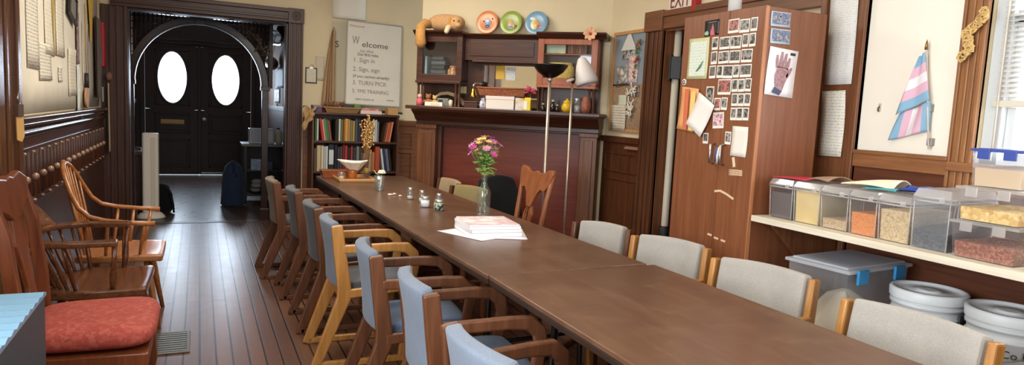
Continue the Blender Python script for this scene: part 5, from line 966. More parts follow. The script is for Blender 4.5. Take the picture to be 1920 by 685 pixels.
# wardrobe end panel: local frame facing -y
YE = 2.6085
def end_card(name, label, cat, x, z, w_, h_, mat, rot=0.0): return sheet(name, label, cat, (x, YE, z), 0, w_, h_, mat, rot, None, 0.003)
for x, z, lb in ((2.703, 1.955, 'colour snapshot at the top of the wardrobe end panel, upper of two'), (2.710, 1.869, 'colour snapshot on the wardrobe end panel, lower of two above the hand drawing')):
    t = end_card('snapshot', lb, 'photo', x, z, 0.135, 0.075, plain('snapshot_card', (186, 196, 206), 0.5), 0.02); MB().box(-0.06, 0.06, -0.0065, -0.0052, -0.026, 0.032).build('picture', blotch('group_photo', [(44, 58, 52), (130, 140, 160), (70, 84, 120), (172, 168, 170), (40, 40, 48)], 38), t)
t = thing('hand_drawing', 'white sheet with a drawing of a reddish hand on the wardrobe end panel', 'drawing', (2.738, YE, 1.687), 0)
RH = Matrix.Rotation(0.06, 4, 'Y')
m = MB(); m.grid(lambda u, v: ((u-0.5)*0.20, -0.002-0.003*(1-math.sin(PI*v)), (v-0.5)*0.245), 4, 6, 0.0012); m.xf(RH); m.build('sheet_of_paper', plain('drawing_paper', (236, 230, 232), 0.7), t)
hd = blotch('hand_drawing_ink', [(150, 96, 100), (184, 140, 142), (120, 84, 96), (206, 176, 176)], 70)
m = MB(); m.prism([(-0.028, -0.10), (0.012, -0.105), (0.03, -0.05), (0.045, -0.01), (0.04, 0.025), (-0.03, 0.03), (-0.045, -0.02), (-0.04, -0.06)], -0.0075, -0.0062)
for x0, z0, x1, z1, w_ in ((-0.034, 0.02, -0.045, 0.085, 0.018), (-0.012, 0.025, -0.012, 0.105, 0.019), (0.010, 0.025, 0.018, 0.10, 0.019), (0.032, 0.02, 0.045, 0.08, 0.017), (0.036, -0.02, 0.066, 0.03, 0.018)): m.ribbon([(x0, z0), ((x0+x1)/2, (z0+z1)/2), (x1, z1)], [w_, w_, w_*0.6], -0.0075, -0.0062)
m.xf(RH); m.build('drawn_hand', hd, t)
m = MB(); m.prism([(-0.055, -0.108), (0.0, -0.118), (0.012, -0.095), (-0.04, -0.078)], -0.0085, -0.0076); m.xf(RH); m.build('drawn_cuff', plain('cuff_ink', (70, 76, 108), 0.7), t)
m = MB(); m.box(0.045, 0.08, -0.0075, -0.0062, 0.095, 0.108); m.xf(Matrix.Rotation(0.5, 4, 'Y', ) if False else RH); m.build('dark_mark', plain('dark_mark', (40, 38, 42), 0.7), t)
t = thing('canister', 'white cylinder standing on top of the wardrobe', 'canister', (2.665, 2.905, 2.019)); MB().lathe([(0, 0), (0.036, 0), (0.036, 0.26), (0.033, 0.265), (0, 0.265)], n=28).build('body', plain('white_plastic', (226, 224, 218), 0.4), t); MB().lathe([(0.0375, 0.225), (0.0375, 0.27), (0, 0.272)], n=28).build('lid', plain('white_lid', (236, 234, 230), 0.4), t)
# ================================================================ RIGHT WALL, FAR PART
t = thing('cork_board', 'wood-framed board of pinned papers between the fireplace and the doorway', 'notice board', (XR, 4.705, 1.71), RZ_R)
m = MB(); hw, hh = 0.245, 0.42
for q in ((-hw, hw, -hh, -hh+0.028), (-hw, hw, hh-0.028, hh), (-hw, -hw+0.028, -hh+0.028, hh-0.028), (hw-0.028, hw, -hh+0.028, hh-0.028)): m.box(q[0], q[1], -0.025, 0, q[2], q[3])
m.build('frame', wood('cork_frame_wood', (176, 124, 74), (204, 152, 98), 0.5, 'Z'), t, bevel=0.003)
MB().box(-hw+0.028, hw-0.028, -0.012, -0.001, -hh+0.028, hh-0.028).build('board_surface', fabric('blue_grey_felt', (132, 140, 146)), t)
m = MB(); m.box(-hw+0.028, hw-0.028, -0.016, -0.012, -hh+0.03, -0.02); m.build('cork_panel', plain('cork', (146, 118, 92), 0.9, var=0.3, bscale=90), t)
MB().box(-hw+0.028, 0.02, -0.022, -0.012, -0.03, -0.018).build('dark_rail', plain('dark_rail', (46, 40, 38), 0.5), t)
def pin(name, label, cat, dx, dz, w_, h_, mat, rot=0.0, off=0.018): return sheet(name, label, cat, (XR-off, 4.705-dx, 1.71+dz), RZ_R, w_, h_, mat, rot, 'papers pinned on the cork board', 0.004)
pin('photo_print', 'dark photo of a peaked building at the top of the cork board', 'photo', -0.02, 0.255, 0.17, 0.14, blotch('house_photo', [(52, 50, 54), (120, 116, 112), (196, 190, 182), (40, 40, 44)], 18), -0.03, 0.012)
m = MB(); m.prism([(-0.11, 0.0), (0.11, 0.0), (0.02, 0.13), (-0.02, 0.13)], -0.003, 0); tag(m.build('paper_roof', plain('pale_roof_paper', (206, 202, 194), 0.7), None, loc=(XR-0.022, 4.715, 1.97), rz=RZ_R), 'pale triangular paper roof at the top of the cork board', 'paper')
pin('flyer', 'white flyer with a dark picture at the left middle of the cork board', 'flyer', -0.09, 0.06, 0.16, 0.15, blotch('flyer_print', [(222, 216, 206), (216, 208, 198), (110, 108, 104), (226, 222, 214)], 10), 0.08)
pin('leaflet', 'brown and red leaflet below the white flyer on the cork board', 'leaflet', -0.12, -0.005, 0.10, 0.07, plain('brown_leaflet', (146, 92, 66), 0.7), 0.1, 0.016)
pin('flyer', 'pinkish printed flyer right of the white one on the cork board', 'flyer', 0.055, 0.10, 0.14, 0.22, blotch('pink_flyer_print', [(206, 176, 170), (196, 150, 150), (226, 214, 206), (150, 120, 120)], 28), -0.02, 0.014)
pin('form_sheet', 'large pale handwritten sheet at the bottom left of the cork board', 'paper', -0.095, -0.30, 0.215, 0.215, written('form_hand', (206, 194, 172), (140, 128, 116), 45, 0.5, 50), 0.03, 0.026)
pin('form_sheet', 'pale green sheet above the large handwritten one on the cork board', 'paper', -0.06, -0.165, 0.12, 0.11, plain('pale_green_sheet', (196, 198, 176), 0.7), 0.0, 0.02)
pin('photo_print', 'brown-toned photo at the right middle of the cork board', 'photo', 0.12, -0.075, 0.10, 0.09, blotch('brown_photo', [(150, 130, 112), (96, 80, 72), (190, 176, 160)], 26), 0.0, 0.02)
m = MB()
for i in range(34):
    x = random.uniform(-0.02, 0.025); z = random.uniform(-0.16, 0.15); m.ball((x+z*0.12, -0.012+random.uniform(-0.008, 0.006), z), random.uniform(0.007, 0.013), 6)
o = m.build('berry_garland', blotch('garland_red_green', [(176, 44, 44), (190, 60, 60), (86, 124, 60), (72, 110, 52)], 22, 0.5), None, loc=(XR-0.026, 4.575, 1.895), rz=RZ_R); tag(o, 'red and green berry garland hanging at the top right of the cork board', 'garland', kind='stuff')
m = MB()
for i in range(22):
    a = random.uniform(0, 6.28); c = Vector((random.uniform(-0.06, 0.05), -0.012, random.uniform(-0.14, 0.12))); d_ = Vector((math.cos(a), random.uniform(-0.3, 0.1), math.sin(a)))*0.035; m.tube([tuple(c-d_), tuple(c+Vector((d_.z, -0.006, -d_.x))*0.5), tuple(c+d_)], 0.006, 6)
o = m.build('paper_garland', plain('cream_paper_curls', (216, 208, 192), 0.7), None, loc=(XR-0.03, 4.615, 1.57), rz=RZ_R); tag(o, 'cream curled paper garland hanging at the lower right of the cork board', 'garland', kind='stuff')
t = thing('chalk_tray', 'narrow pale strip fixed below the rail under the cork board', 'strip', (XR-0.021, 4.56, 1.165), RZ_R); MB().box(-0.09, 0.09, -0.022, 0, -0.012, 0.012).build('strip_body', plain('pinkish_wood_strip', (158, 116, 92), 0.5), t, bevel=0.003); MB().box(-0.09, 0.09, -0.03, -0.022, -0.012, 0.002).build('lip', MATS['pinkish_wood_strip'], t, bevel=0.002)
t = thing('exit_sign', 'EXIT sign over the doorway, white with red letters and a red end', 'exit sign', (XR-0.001, 4.03, 2.30), RZ_R)
MB().box(-0.16, 0.105, -0.05, 0, -0.095, 0.095).build('housing', plain('sign_white', (228, 214, 200), 0.5), t, bevel=0.003); MB().box(0.1055, 0.15, -0.055, 0, -0.10, 0.10).build('red_end', plain('sign_red', (170, 28, 34), 0.4), t, bevel=0.003)
text('EXIT', 0.155, plain('sign_letter_red', (128, 34, 36), 0.5), t, (-0.028, -0.0512, -0.058), 'lettering', 0.0008, 'CENTER', 0.72)
t = thing('pipe', 'white vertical pipe just inside the doorway on the right', 'pipe', (XR+0.075, 4.205, 0)); MB().lathe([(0.028, 0.55), (0.028, 2.095), (0, 2.095)], n=20).build('pipe_body', plain('pipe_paint', (206, 196, 178), 0.5), t); MB().lathe([(0, 0), (0.048, 0), (0.05, 0.02), (0.05, 0.5), (0.045, 0.56), (0.03, 0.58)], n=20).build('pipe_sleeve', plain('black_pipe_sleeve', (24, 22, 22), 0.6), t)
m = MB(); m.box(-0.038, 0.038, -0.05, -0.03, -0.085, 0.085); m.box(-0.05, -0.038, -0.05, 0.03, -0.10, 0.10); m.box(0.038, 0.05, -0.05, 0.03, -0.10, 0.10); t2 = m.build('clamp_box', plain('black_iron', (20, 19, 19), 0.5), None, loc=(XR+0.075, 4.205, 1.81), rz=-0.75, bevel=0.004); tag(t2, 'black box clamped on the white pipe inside the doorway', 'bracket')
# papers on the board beside the wardrobe, flag, window things
def on_r(name, label, cat, y, z, w_, h_, mat, rot=0.0, curl=0.006, off=0.004, X=XR): return sheet(name, label, cat, (X, y, z), RZ_R, w_, h_, mat, rot, None, curl, 0.0012, off)
on_r('typed_list', 'long white typed list taped on the board beside the wardrobe, upper of two', 'paper', 2.655, 1.905, 0.178, 0.50, written('typed_list_print', (228, 226, 220), (176, 174, 172), 75, 0.42, 70), 0.02, 0.006, 0.034)
on_r('typed_list', 'crumpled white typed list on the board beside the wardrobe, lower of two', 'paper', 2.66, 1.438, 0.155, 0.365, written('typed_list_print2', (232, 226, 212), (172, 166, 160), 60, 0.45, 60), 0.03, 0.014, 0.034)
t = thing('wall_hook', 'small metal hook on the pale wall panel left of the flag', 'hook', (XR-0.004, 2.401, 1.533), RZ_R); MB().box(-0.008, 0.008, -0.004, 0, -0.02, 0.022).build('plate', plain('hook_plate', (196, 186, 170), 0.4), t, bevel=0.002); MB().tube([(0, -0.004, 0.006), (0, -0.016, -0.004), (0, -0.016, -0.016), (0, -0.008, -0.02)], 0.0035, 8).build('hook_arm', plain('hook_metal', (110, 104, 96), 0.35, 0.8), t)
fl = thing('flag', 'small light blue, pink and white striped flag hanging on the pale wall panel', 'flag', (XR-0.004, 2.14, 1.58), RZ_R)
MB().tube([(-0.026, -0.03, 0.255), (0.042, -0.03, -0.245)], 0.0045, 10).build('pole', plain('flag_pole_white', (222, 212, 200), 0.4), fl)
MB().lathe([(0, -0.03), (0.008, -0.028), (0.006, 0.0), (0, 0.024)], (-0.026, -0.03, 0.265), 10).build('finial', plain('gold_finial', (150, 118, 66), 0.35, 0.8), fl)
for z in (-0.045, -0.21): m = MB(); m.box(-0.012, 0.012, -0.028, 0, z-0.018, z+0.018); m.xf(Matrix.Translation((0.010-0.135*z, 0, 0))); m.build('wall_clip', plain('clip_grey', (150, 146, 140), 0.4, 0.5), fl, bevel=0.002)
def flagmat():
    m, n, l, b = base('striped_flag_cloth'); uv = n.new('ShaderNodeUVMap'); sx = n.new('ShaderNodeSeparateXYZ'); l.new(uv.outputs[0], sx.inputs[0])
    r = n.new('ShaderNodeValToRGB'); r.color_ramp.interpolation = 'CONSTANT'; e = r.color_ramp.elements
    while len(e) < 5: e.new(0.5)
    for i, c in enumerate([(136, 178, 206), (224, 180, 198), (236, 230, 232), (224, 180, 198), (136, 178, 206)]): e[i].position = 0.2*i; e[i].color = lin(c)
    l.new(sx.outputs[0], r.inputs[0]); l.new(r.outputs[0], b.inputs['Base Color']); b.inputs['Roughness'].default_value = 0.8; return m
fm = flagmat()
def q2(p00, p10, p11, p01, u, v): return [p00[i]*(1-u)*(1-v)+p10[i]*u*(1-v)+p11[i]*u*v+p01[i]*(1-u)*v for i in range(2)]
def up(u, v):          # u along the pole from top (stripe direction), v away from the pole
    x, z = q2((-0.022, 0.225), (0.026, -0.005), (-0.135, -0.085), (-0.045, 0.205), u, v); return (x, -0.036-0.012*math.sin(v*7+u*2)*v-0.006, z)
MB().grid(up, 20, 14, 0.0015, uv=True).build('cloth_upper_fold', fm, fl)
def lo(u, v):          # lower corner hanging free, stripes upright
    x, z = q2((-0.128, -0.078), (0.026, -0.012), (0.03, -0.155), (-0.172, -0.215), u, v); return (x, -0.026-0.010*math.sin(u*9+v*2), z)
MB().grid(lo, 18, 12, 0.0015, uv=True).build('cloth_lower_fold', fm, fl)
t = thing('straw_ornament', 'braided straw ornament hanging on the wooden window casing', 'ornament', (XR-0.037, 1.945, 1.865), RZ_R)
st = plain('pale_straw', (214, 178, 114), 0.7, var=0.15, bscale=40)
for k in range(46):
    s_ = k/45; c = Vector((-0.035+0.075*s_+0.02*math.sin(s_*9)-0.045*(s_ < 0.3)*(0.3-s_)/0.3*0, -0.02-random.uniform(0, 0.012), -0.10+0.21*s_)); a = random.uniform(0, 6.28); r = random.uniform(0.012, 0.026)
    m = MB(); m.tube([tuple(c+Vector((math.cos(a+q*1.3)*r, -0.006*math.sin(q*2), math.sin(a+q*1.3)*r))) for q in range(5)], [0.003, 0.005, 0.005, 0.004, 0.002], 6); m.build('straw_loop', st, t)
MB().lathe([(0, -0.015), (0.016, -0.012), (0.014, 0.014), (0, 0.016)], (-0.012, -0.014, -0.075), 10).build('knot', plain('grey_string', (170, 158, 134), 0.7), t)
bl = thing('window_blind', 'white slatted blind pulled half way down in the window', 'blind', (XR+0.03, 1.2, 0))
m = MB()
MB().box(-0.02, 0.035, -0.66, 0.66, 2.56, 2.60).build('head_rail', plain('blind_white', (226, 222, 216), 0.5), bl, bevel=0.003); MB().box(-0.022, 0.03, -0.66, 0.66, 1.545, 1.575).build('bottom_rail', plain('blind_cream', (214, 206, 190), 0.5), bl, bevel=0.004)
for i in range(44):
    z = 1.59+i*0.0222; m = MB(); m.prism([(-0.020, z), (0.0, z+0.012), (0.026, z+0.017), (0.026, z+0.018), (0.0, z+0.0135), (-0.020, z+0.0015)], -0.655, 0.655, 'y'); 
    m.build('slat', MATS['blind_white'], bl)
for y in (0.5, -0.5): MB().tube([(0.0, y, 1.56), (0.0, y, 2.57)], 0.0015, 5).build('ladder_cord', MATS['blind_cream'], bl)
MB().tube([(-0.03, 0.63, 1.30), (-0.03, 0.63, 2.55)], 0.004, 8).build('tilt_wand', MATS['blind_cream'], bl)
# ================================================================ FOOD SHELF
sh = thing('food_shelf', 'long whitish shelf board under the window carrying the food bins', 'shelf', (2.605, 1.2, 0.0))
MB().box(0, 0.64, -1.5, 1.395, 0.912, 0.943).build('shelf_board', wood('whitewashed_board', (206, 194, 172), (228, 218, 198), 0.5, 'Y', 0.6), sh, bevel=0.003)
for y in (1.36, -0.4): m = MB(); m.prism([(0.60, 0.45), (0.60, 0.911), (0.12, 0.911), (0.12, 0.88)], y-0.012, y+0.012, 'y'); m.build('bracket', mid_z, sh, bevel=0.003)
ls = thing('low_bench', 'low dark board holding the tote and buckets under the food shelf', 'bench', (2.80, 1.2, 0)); MB().box(-0.19, 0.42, -1.5, 1.39, 0.32, 0.35).build('bench_board', wood('bench_wood', (74, 44, 28), (100, 62, 40), 0.5, 'Y'), ls, bevel=0.003)
for y in (1.2, 0.0, -1.3): MB().box(-0.15, -0.11, y-0.02, y+0.02, 0, 0.319).build('bench_leg', MATS['bench_wood'], ls, bevel=0.003); MB().box(0.38, 0.42, y-0.02, y+0.02, 0, 0.319).build('bench_leg', MATS['bench_wood'], ls, bevel=0.003)
pc = clear('clear_bin_plastic', (250, 249, 248), 0.25, 0.1, 0.09); pcl = clear('frosted_bin_plastic', (248, 251, 254), 0.2, 0.2, 0.15, (240, 246, 254)); plid = clear('clear_lid_plastic', (250, 249, 249), 0.3, 0.12, 0.38, (240, 238, 236))
def shell(m, x0, x1, y0, y1, z0, z1, tp=0.9, th=0.003):
    """open-topped tapered tub"""
    cx_, cy_ = (x0+x1)/2, (y0+y1)/2; sc = lambda x, y, k: (cx_+(x-cx_)*k, cy_+(y-cy_)*k)
    O = [(x0, y0), (x1, y0), (x1, y1), (x0, y1)]
    lo = [sc(*p, tp)+(z0,) for p in O]; hi = [p+(z1,) for p in O]
    m.quad(lo)
    for i in range(4): m.quad([lo[i], lo[(i+1) % 4], hi[(i+1) % 4], hi[i]])
def bin_(label, y0, y1, x0, x1, h, fill, fmat, flabel, group, lidm=None, body=None, tp=0.94, mound=0.0):
    yc, xc = (y0+y1)/2, (x0+x1)/2; t = thing('storage_bin', label, 'container', (xc, yc, 0.9436), 0, group); a, b_ = (x1-x0)/2, (y1-y0)/2
    m = MB(); shell(m, -a, a, -b_, b_, 0.0, h*0.86, tp); m.build('tub', body or pc, t)
    m = MB()
    for z in (h*0.80, h*0.86):
        for q in (((-a-0.004, -b_-0.002), (a+0.004, -b_-0.002)), ((a+0.004, -b_-0.002), (a+0.004, b_+0.002)), ((a+0.004, b_+0.002), (-a-0.004, b_+0.002)), ((-a-0.004, b_+0.002), (-a-0.004, -b_-0.002))): m.tube([q[0]+(z,), q[1]+(z,)], 0.004, 6)
    m.build('rim', plid, t)
    for sx, sy in ((-1, -1), (-1, 1), (1, -1), (1, 1)): m = MB(); m.tube([(sx*a*tp, sy*b_*tp, 0.002), (sx*a, sy*b_, h*0.84)], 0.0028, 6); m.build('corner_edge', plid, t)
    m = MB(); m.hexa([(-a-0.005, -b_-0.003, h*0.87), (a+0.005, -b_-0.003, h*0.87), (a+0.005, b_+0.003, h*0.87), (-a-0.005, b_+0.003, h*0.87)], [(-a*0.94, -b_*0.92, h), (a*0.94, -b_*0.92, h), (a*0.94, b_*0.92, h), (-a*0.94, b_*0.92, h)]); m.build('lid', lidm or plid, t)
    m = MB(); m.box(-a-0.012, -a-0.005, -b_*0.75, -b_*0.45, h*0.80, h*0.90); m.build('latch', plid, t, bevel=0.002)
    if fill:
        k = lambda z: tp+(1-tp)*z/(h*0.86)
        f = MB(); n = 8; z1 = fill*h; aa, bb = a-0.006, b_-0.006
        f.hexa([(-aa*k(0), -bb*k(0), 0.003), (aa*k(0), -bb*k(0), 0.003), (aa*k(0), bb*k(0), 0.003), (-aa*k(0), bb*k(0), 0.003)], [(-aa*k(z1), -bb*k(z1), z1-mound), (aa*k(z1), -bb*k(z1), z1+mound), (aa*k(z1), bb*k(z1), z1+mound*0.4), (-aa*k(z1), bb*k(z1), z1-mound*0.4)])
        o = f.build('dry_goods', fmat, None, loc=(xc, yc, 0.9436)); tag(o, flabel, 'dry food', None, 'stuff')
    return t
GB = 'clear lidded bins in a row on the food shelf'
X0b, X1b = 2.67, 2.97
bin_('clear bin of dark contents at the left end of the shelf, under the red folder', 2.400, 2.545, X0b, X1b, 0.20, 0.66, plain('dark_powder', (92, 80, 76), 0.9), 'dark grey-brown dry food in the leftmost bin', GB)
bin_('clear bin full of pale yellow meal, second from the left in the shelf row', 2.238, 2.390, X0b, X1b, 0.20, 0.80, plain('pale_yellow_meal', (214, 188, 128), 0.9, var=0.06, bscale=20), 'pale yellow meal filling the second bin', GB)
bin_('clear bin with a little beige grain at the bottom, third in the shelf row', 2.083, 2.228, X0b, X1b, 0.20, 0.24, speckle('beige_grain', [(186, 158, 120), (206, 182, 146), (160, 130, 96)], 220), 'beige grain at the bottom of the third bin', GB)
bin_('clear bin half full of orange lentils, fourth in the shelf row', 1.940, 2.073, X0b, X1b, 0.20, 0.50, speckle('orange_lentils', [(216, 132, 70), (228, 150, 86), (200, 112, 56)], 260), 'orange lentils in the fourth bin', GB)
bin_('clear bin of pale oats, fifth in the shelf row, beside the cloudy bin', 1.788, 1.930, X0b, X1b, 0.20, 0.68, speckle('pale_oats', [(196, 168, 124), (218, 196, 156), (170, 140, 100)], 200), 'pale oats in the fifth bin', GB)
bin_('cloudy bluish bin with black beans, right of the oats bin', 1.628, 1.776, X0b, X1b, 0.245, 0.36, speckle('black_beans', [(40, 40, 44), (66, 66, 70), (90, 90, 94)], 160, 0.5), 'black beans in the cloudy bin', GB, plid, pcl, 0.96, 0.02)
def flat_box(label, y0, y1, x0, x1, z, h, fill, fmat, flabel, latchc=None, lidm=None, body=None):
    yc, xc = (y0+y1)/2, (x0+x1)/2; t = thing('storage_box', label, 'container', (xc, yc, z), 0, 'clear boxes stacked at the right end of the food shelf'); a, b_ = (x1-x0)/2, (y1-y0)/2
    m = MB(); shell(m, -a, a, -b_, b_, 0.0, h-0.012, 0.93); m.build('tub', body or pc, t)
    m = MB(); m.box(-a-0.006, a+0.006, -b_-0.006, b_+0.006, h-0.012, h-0.002); m.box(-a+0.012, a-0.012, -b_+0.012, b_-0.012, h-0.002, h); m.build('lid', lidm or plid, t, bevel=0.003)
    for s in (-1, 1): m = MB(); m.box(-a-0.013, -a-0.006, s*b_*0.5-0.022, s*b_*0.5+0.022, h-0.04, h-0.004); m.build('latch', latchc or plid, t, bevel=0.002)
    if fill:
        f = MB(); z1 = fill*h; aa, bb = a-0.006, b_-0.006; k0 = 0.93; k1 = 0.93+0.07*z1/h
        f.grid(lambda u, v: ((u-0.5)*2*aa*k1, (v-0.5)*2*bb*k1, z1-0.004+0.007*(1+math.sin(u*9+v*4))*math.sin(PI*u)*math.sin(PI*v)), 10, 10)
        f.hexa([(-aa*k0, -bb*k0, 0.003), (aa*k0, -bb*k0, 0.003), (aa*k0, bb*k0, 0.003), (-aa*k0, bb*k0, 0.003)], [(-aa*k1, -bb*k1, z1-0.0045), (aa*k1, -bb*k1, z1-0.0045), (aa*k1, bb*k1, z1-0.0045), (-aa*k1, bb*k1, z1-0.0045)])
        o = f.build('dry_goods', fmat, None, loc=(xc, yc, z+0.0)); tag(o, flabel, 'dry food', None, 'stuff')
    return t
flat_box('clear flat box of red-brown beans at the bottom of the stack by the window', 1.372, 1.606, 2.655, 2.97, 0.9436, 0.145, 0.46, speckle('red_brown_beans', [(120, 68, 50), (150, 92, 70), (176, 120, 96)], 130), 'red-brown beans in the bottom flat box')
flat_box('clear flat box of yellow pasta, middle of the stack by the window', 1.375, 1.602, 2.66, 2.96, 1.0891, 0.132, 0.42, speckle('yellow_pasta', [(206, 160, 86), (226, 190, 120), (240, 214, 156)], 70), 'yellow pasta in the middle flat box')
t = flat_box('blue-lidded clear box of tan powder on top of the stack by the window', 1.392, 1.575, 2.68, 2.93, 1.2216, 0.146, 0.52, plain('tan_powder', (206, 176, 140), 0.9), 'tan powder in the blue-lidded box', plain('blue_lid', (52, 72, 150), 0.4), MATS['blue_lid'], pcl)
t = thing('glass_jar', 'clear jar with a pale green base at the right end of the shelf', 'jar', (2.70, 1.325, 0.9436)); MB().lathe([(0, 0), (0.034, 0), (0.036, 0.02), (0.036, 0.09), (0.028, 0.11), (0.028, 0.13)], n=20).build('jar_glass', clear('greenish_glass', (222, 236, 216), 0.2, 0.05, 0.1), t); MB().lathe([(0, 0.002), (0.032, 0.002), (0.032, 0.03), (0, 0.03)], n=16).build('contents', plain('pale_green_contents', (196, 210, 150), 0.7), t)
# things lying on the bin lids
def flop(w_, d_, amp, fr): return lambda u, v: ((u-0.5)*d_, (v-0.5)*w_, 0.004+amp*(0.5+0.5*math.sin(u*fr+v*3.1))*math.sin(PI*min(1, max(0, u*0.98+0.01)))**0.3)
def onb(name, label, cat, x, y, w_, d_, amp, fr, mat, rz=0.0, z=1.1446): return tag(MB().grid(flop(w_, d_, amp, fr), 12, 10, -0.003).build(name, mat, None, loc=(x, y, z), rz=rz), label, cat)
onb('folder', 'red plastic folder lying on the leftmost bin', 'folder', 2.80, 2.465, 0.19, 0.22, 0.008, 3, plain('red_plastic_folder', (196, 56, 76), 0.35), 0.12)
onb('paper_bag', 'brown paper lying on the second bin, beside the red folder', 'paper', 2.85, 2.32, 0.15, 0.18, 0.03, 4, plain('grey_brown_paper', (150, 120, 96), 0.7), -0.2)
onb('paper_bag', 'cream paper bag folded over the third and fourth bins', 'paper', 2.84, 2.075, 0.24, 0.18, 0.045, 3.2, plain('cream_bag_paper', (226, 214, 186), 0.7), 0.15)
onb('plastic_bag', 'turquoise plastic packet sticking out under the cream paper bag', 'packet', 2.775, 2.00, 0.14, 0.09, 0.012, 6, plain('turquoise_plastic', (64, 150, 160), 0.35), 0.3)
onb('plastic_bag', 'dark blue plastic packet on the oats bin lid', 'packet', 2.86, 1.89, 0.13, 0.13, 0.035, 5, plain('dark_blue_plastic', (36, 62, 140), 0.35), 0.1)
# under the shelf: tote and two buckets
t = thing('plastic_tote', 'large clear tote with blue latches under the food shelf', 'container', (2.90, 2.225, 0.3505), 0.10)
tp = clear('tote_plastic', (249, 250, 252), 0.15, 0.25, 0.26, (246, 248, 252))
a, b_, h = 0.245, 0.155, 0.405
m = MB(); shell(m, -a, a, -b_, b_, 0, h, 0.88); m.build('tub', tp, t)
m = MB(); m.box(-a-0.015, a+0.015, -b_-0.015, b_+0.015, h, h+0.016); m.box(-a+0.01, a-0.01, -b_+0.01, b_-0.01, h+0.016, h+0.026); m.build('lid', clear('tote_lid_plastic', (249, 250, 253), 0.15, 0.2, 0.6, (244, 247, 254)), t, bevel=0.004)
for x in (-0.165, 0.13): MB().box(x-0.04, x+0.04, -b_-0.03, -b_-0.016, h-0.05, h+0.018).build('latch', plain('latch_blue', (44, 140, 196), 0.4), t, bevel=0.004)
o = MB(); o.grid(lambda u, v: (-0.20+0.40*u, -0.12+0.24*v, 0.006+(0.21+0.06*math.sin(u*4+1)*math.sin(v*6)+0.05*math.sin(9*u+5*v))*min(1, 8*min(u, 1-u, v, 1-v)+0.02)), 18, 18, 0.003); o = o.build('paper_bag', plain('cream_sack', (238, 226, 202), 0.8), None, loc=(2.90, 2.225, 0.3535), rz=0.10); tag(o, 'cream sack inside the clear tote', 'sack')
def bucket(label, x, y, grp):
    t = thing('bucket', label, 'bucket', (x, y, 0.3505), 0, grp); wp = plain('white_bucket_plastic', (222, 226, 228), 0.4)
    MB().lathe([(0, 0), (0.128, 0), (0.13, 0.01), (0.14, 0.25), (0.148, 0.255), (0.148, 0.265), (0.141, 0.268), (0.142, 0.295), (0.150, 0.298), (0.150, 0.310), (0.143, 0.312), (0.144, 0.33)], n=40).build('pail', wp, t)
    MB().lathe([(0.154, 0.325), (0.156, 0.36), (0.150, 0.368), (0.135, 0.366), (0.132, 0.358), (0.05, 0.358), (0.05, 0.362), (0.03, 0.363), (0, 0.363)], n=40).build('lid', plain('white_bucket_lid', (230, 233, 234), 0.4), t)
    m = MB(); m.tube([(0.03+0.147*math.sin(s), -0.155*math.cos(s)*1.0, 0.255-0.10*max(0, math.sin(s+0.0))) for s in [i*PI/14 for i in range(15)]] if False else [(-0.158*math.sin(s)-0.0, -0.152*math.cos(s), 0.265-0.09*math.sin(s)) for s in [i*PI/14 for i in range(15)]], 0.0022, 6); m.build('wire_handle', plain('bucket_wire', (120, 122, 124), 0.35, 0.9), t)
    for s in (-1, 1): MB().box(-0.014, 0.014, s*0.150-0.006, s*0.150+0.006, 0.235, 0.285).build('handle_ear', plain('ear_grey', (70, 72, 74), 0.5), t, bevel=0.003)
    return t
bucket('white lidded bucket beside the clear tote under the food shelf', 2.975, 1.865, 'white buckets under the food shelf')
b2 = bucket('white lidded bucket with black marker writing, at the right edge under the shelf', 2.985, 1.535, 'white buckets under the food shelf')
for s_, sz, x_, z_ in (('Co R', 0.045, -0.10, 0.20), ('n.', 0.045, -0.02, 0.165), ('d P.', 0.05, -0.03, 0.075)):
    o = text(s_, sz, plain('marker_black', (40, 42, 46), 0.6), b2, (0, 0, 0), 'lettering', 0.0003)
    for v in o.data.vertices:                                                     # wrap round the pail
        a = (x_+v.co.x)/0.142-PI/2-0.5; r = 0.1365+0.012*(z_+v.co.z)/0.25-v.co.y*1.0; v.co = (r*math.cos(a)*1.0, r*math.sin(a), z_+v.co.z)
# ================================================================ ON THE TABLE
ZT = 0.7405
wp = plain('white_booklet', (234, 230, 232), 0.55)
for i, (w_, d_, rz, dx, dy, h, lb) in enumerate(((0.295, 0.30, -0.06, 0.0, 0.0, 0.020, 'thick white booklet at the bottom of the stack on the table'), (0.29, 0.29, -0.03, 0.004, 0.008, 0.018, 'white booklet, second from the bottom of the stack on the table'), (0.292, 0.295, -0.07, -0.002, 0.006, 0.016, 'white booklet, second from the top of the stack on the table'), (0.285, 0.285, -0.10, 0.0, 0.008, 0.008, 'white booklet with a red and pink cover on top of the stack'))):
    z = ZT+0.0035+[0, 0.0205, 0.039, 0.0555][i]; t = thing('booklet', lb, 'booklet', (1.455+dx, 3.385+dy, z), rz, 'booklets stacked on the table')
    MB().box(-w_/2, w_/2, -d_/2, d_/2, 0, h-0.001).build('pages', wp, t, bevel=0.002)
    MB().box(-w_/2, w_/2, -d_/2, d_/2, h-0.001, h).build('cover', plain('booklet_cover', (228, 220, 220), 0.5) if i < 3 else blotch('booklet_print', [(234, 230, 230), (230, 222, 222), (216, 176, 178), (232, 228, 226), (234, 230, 230)], 9), t)
for lb, x, y, rz in (('loose white sheet sticking out to the left under the booklet stack', 1.41, 3.385, 0.42), ('loose white sheet sticking out to the right under the booklet stack', 1.49, 3.36, -0.35)):
    z = ZT if rz > 0 else ZT+0.0016; tag(MB().grid(lambda u, v: ((u-0.5)*0.33, (v-0.5)*0.34, 0.0012+0.004*max(0, abs(u-0.5)-0.42)*4), 10, 6, 0.0012).build('paper_sheet', wp, None, loc=(x, y, z), rz=rz), lb, 'paper')
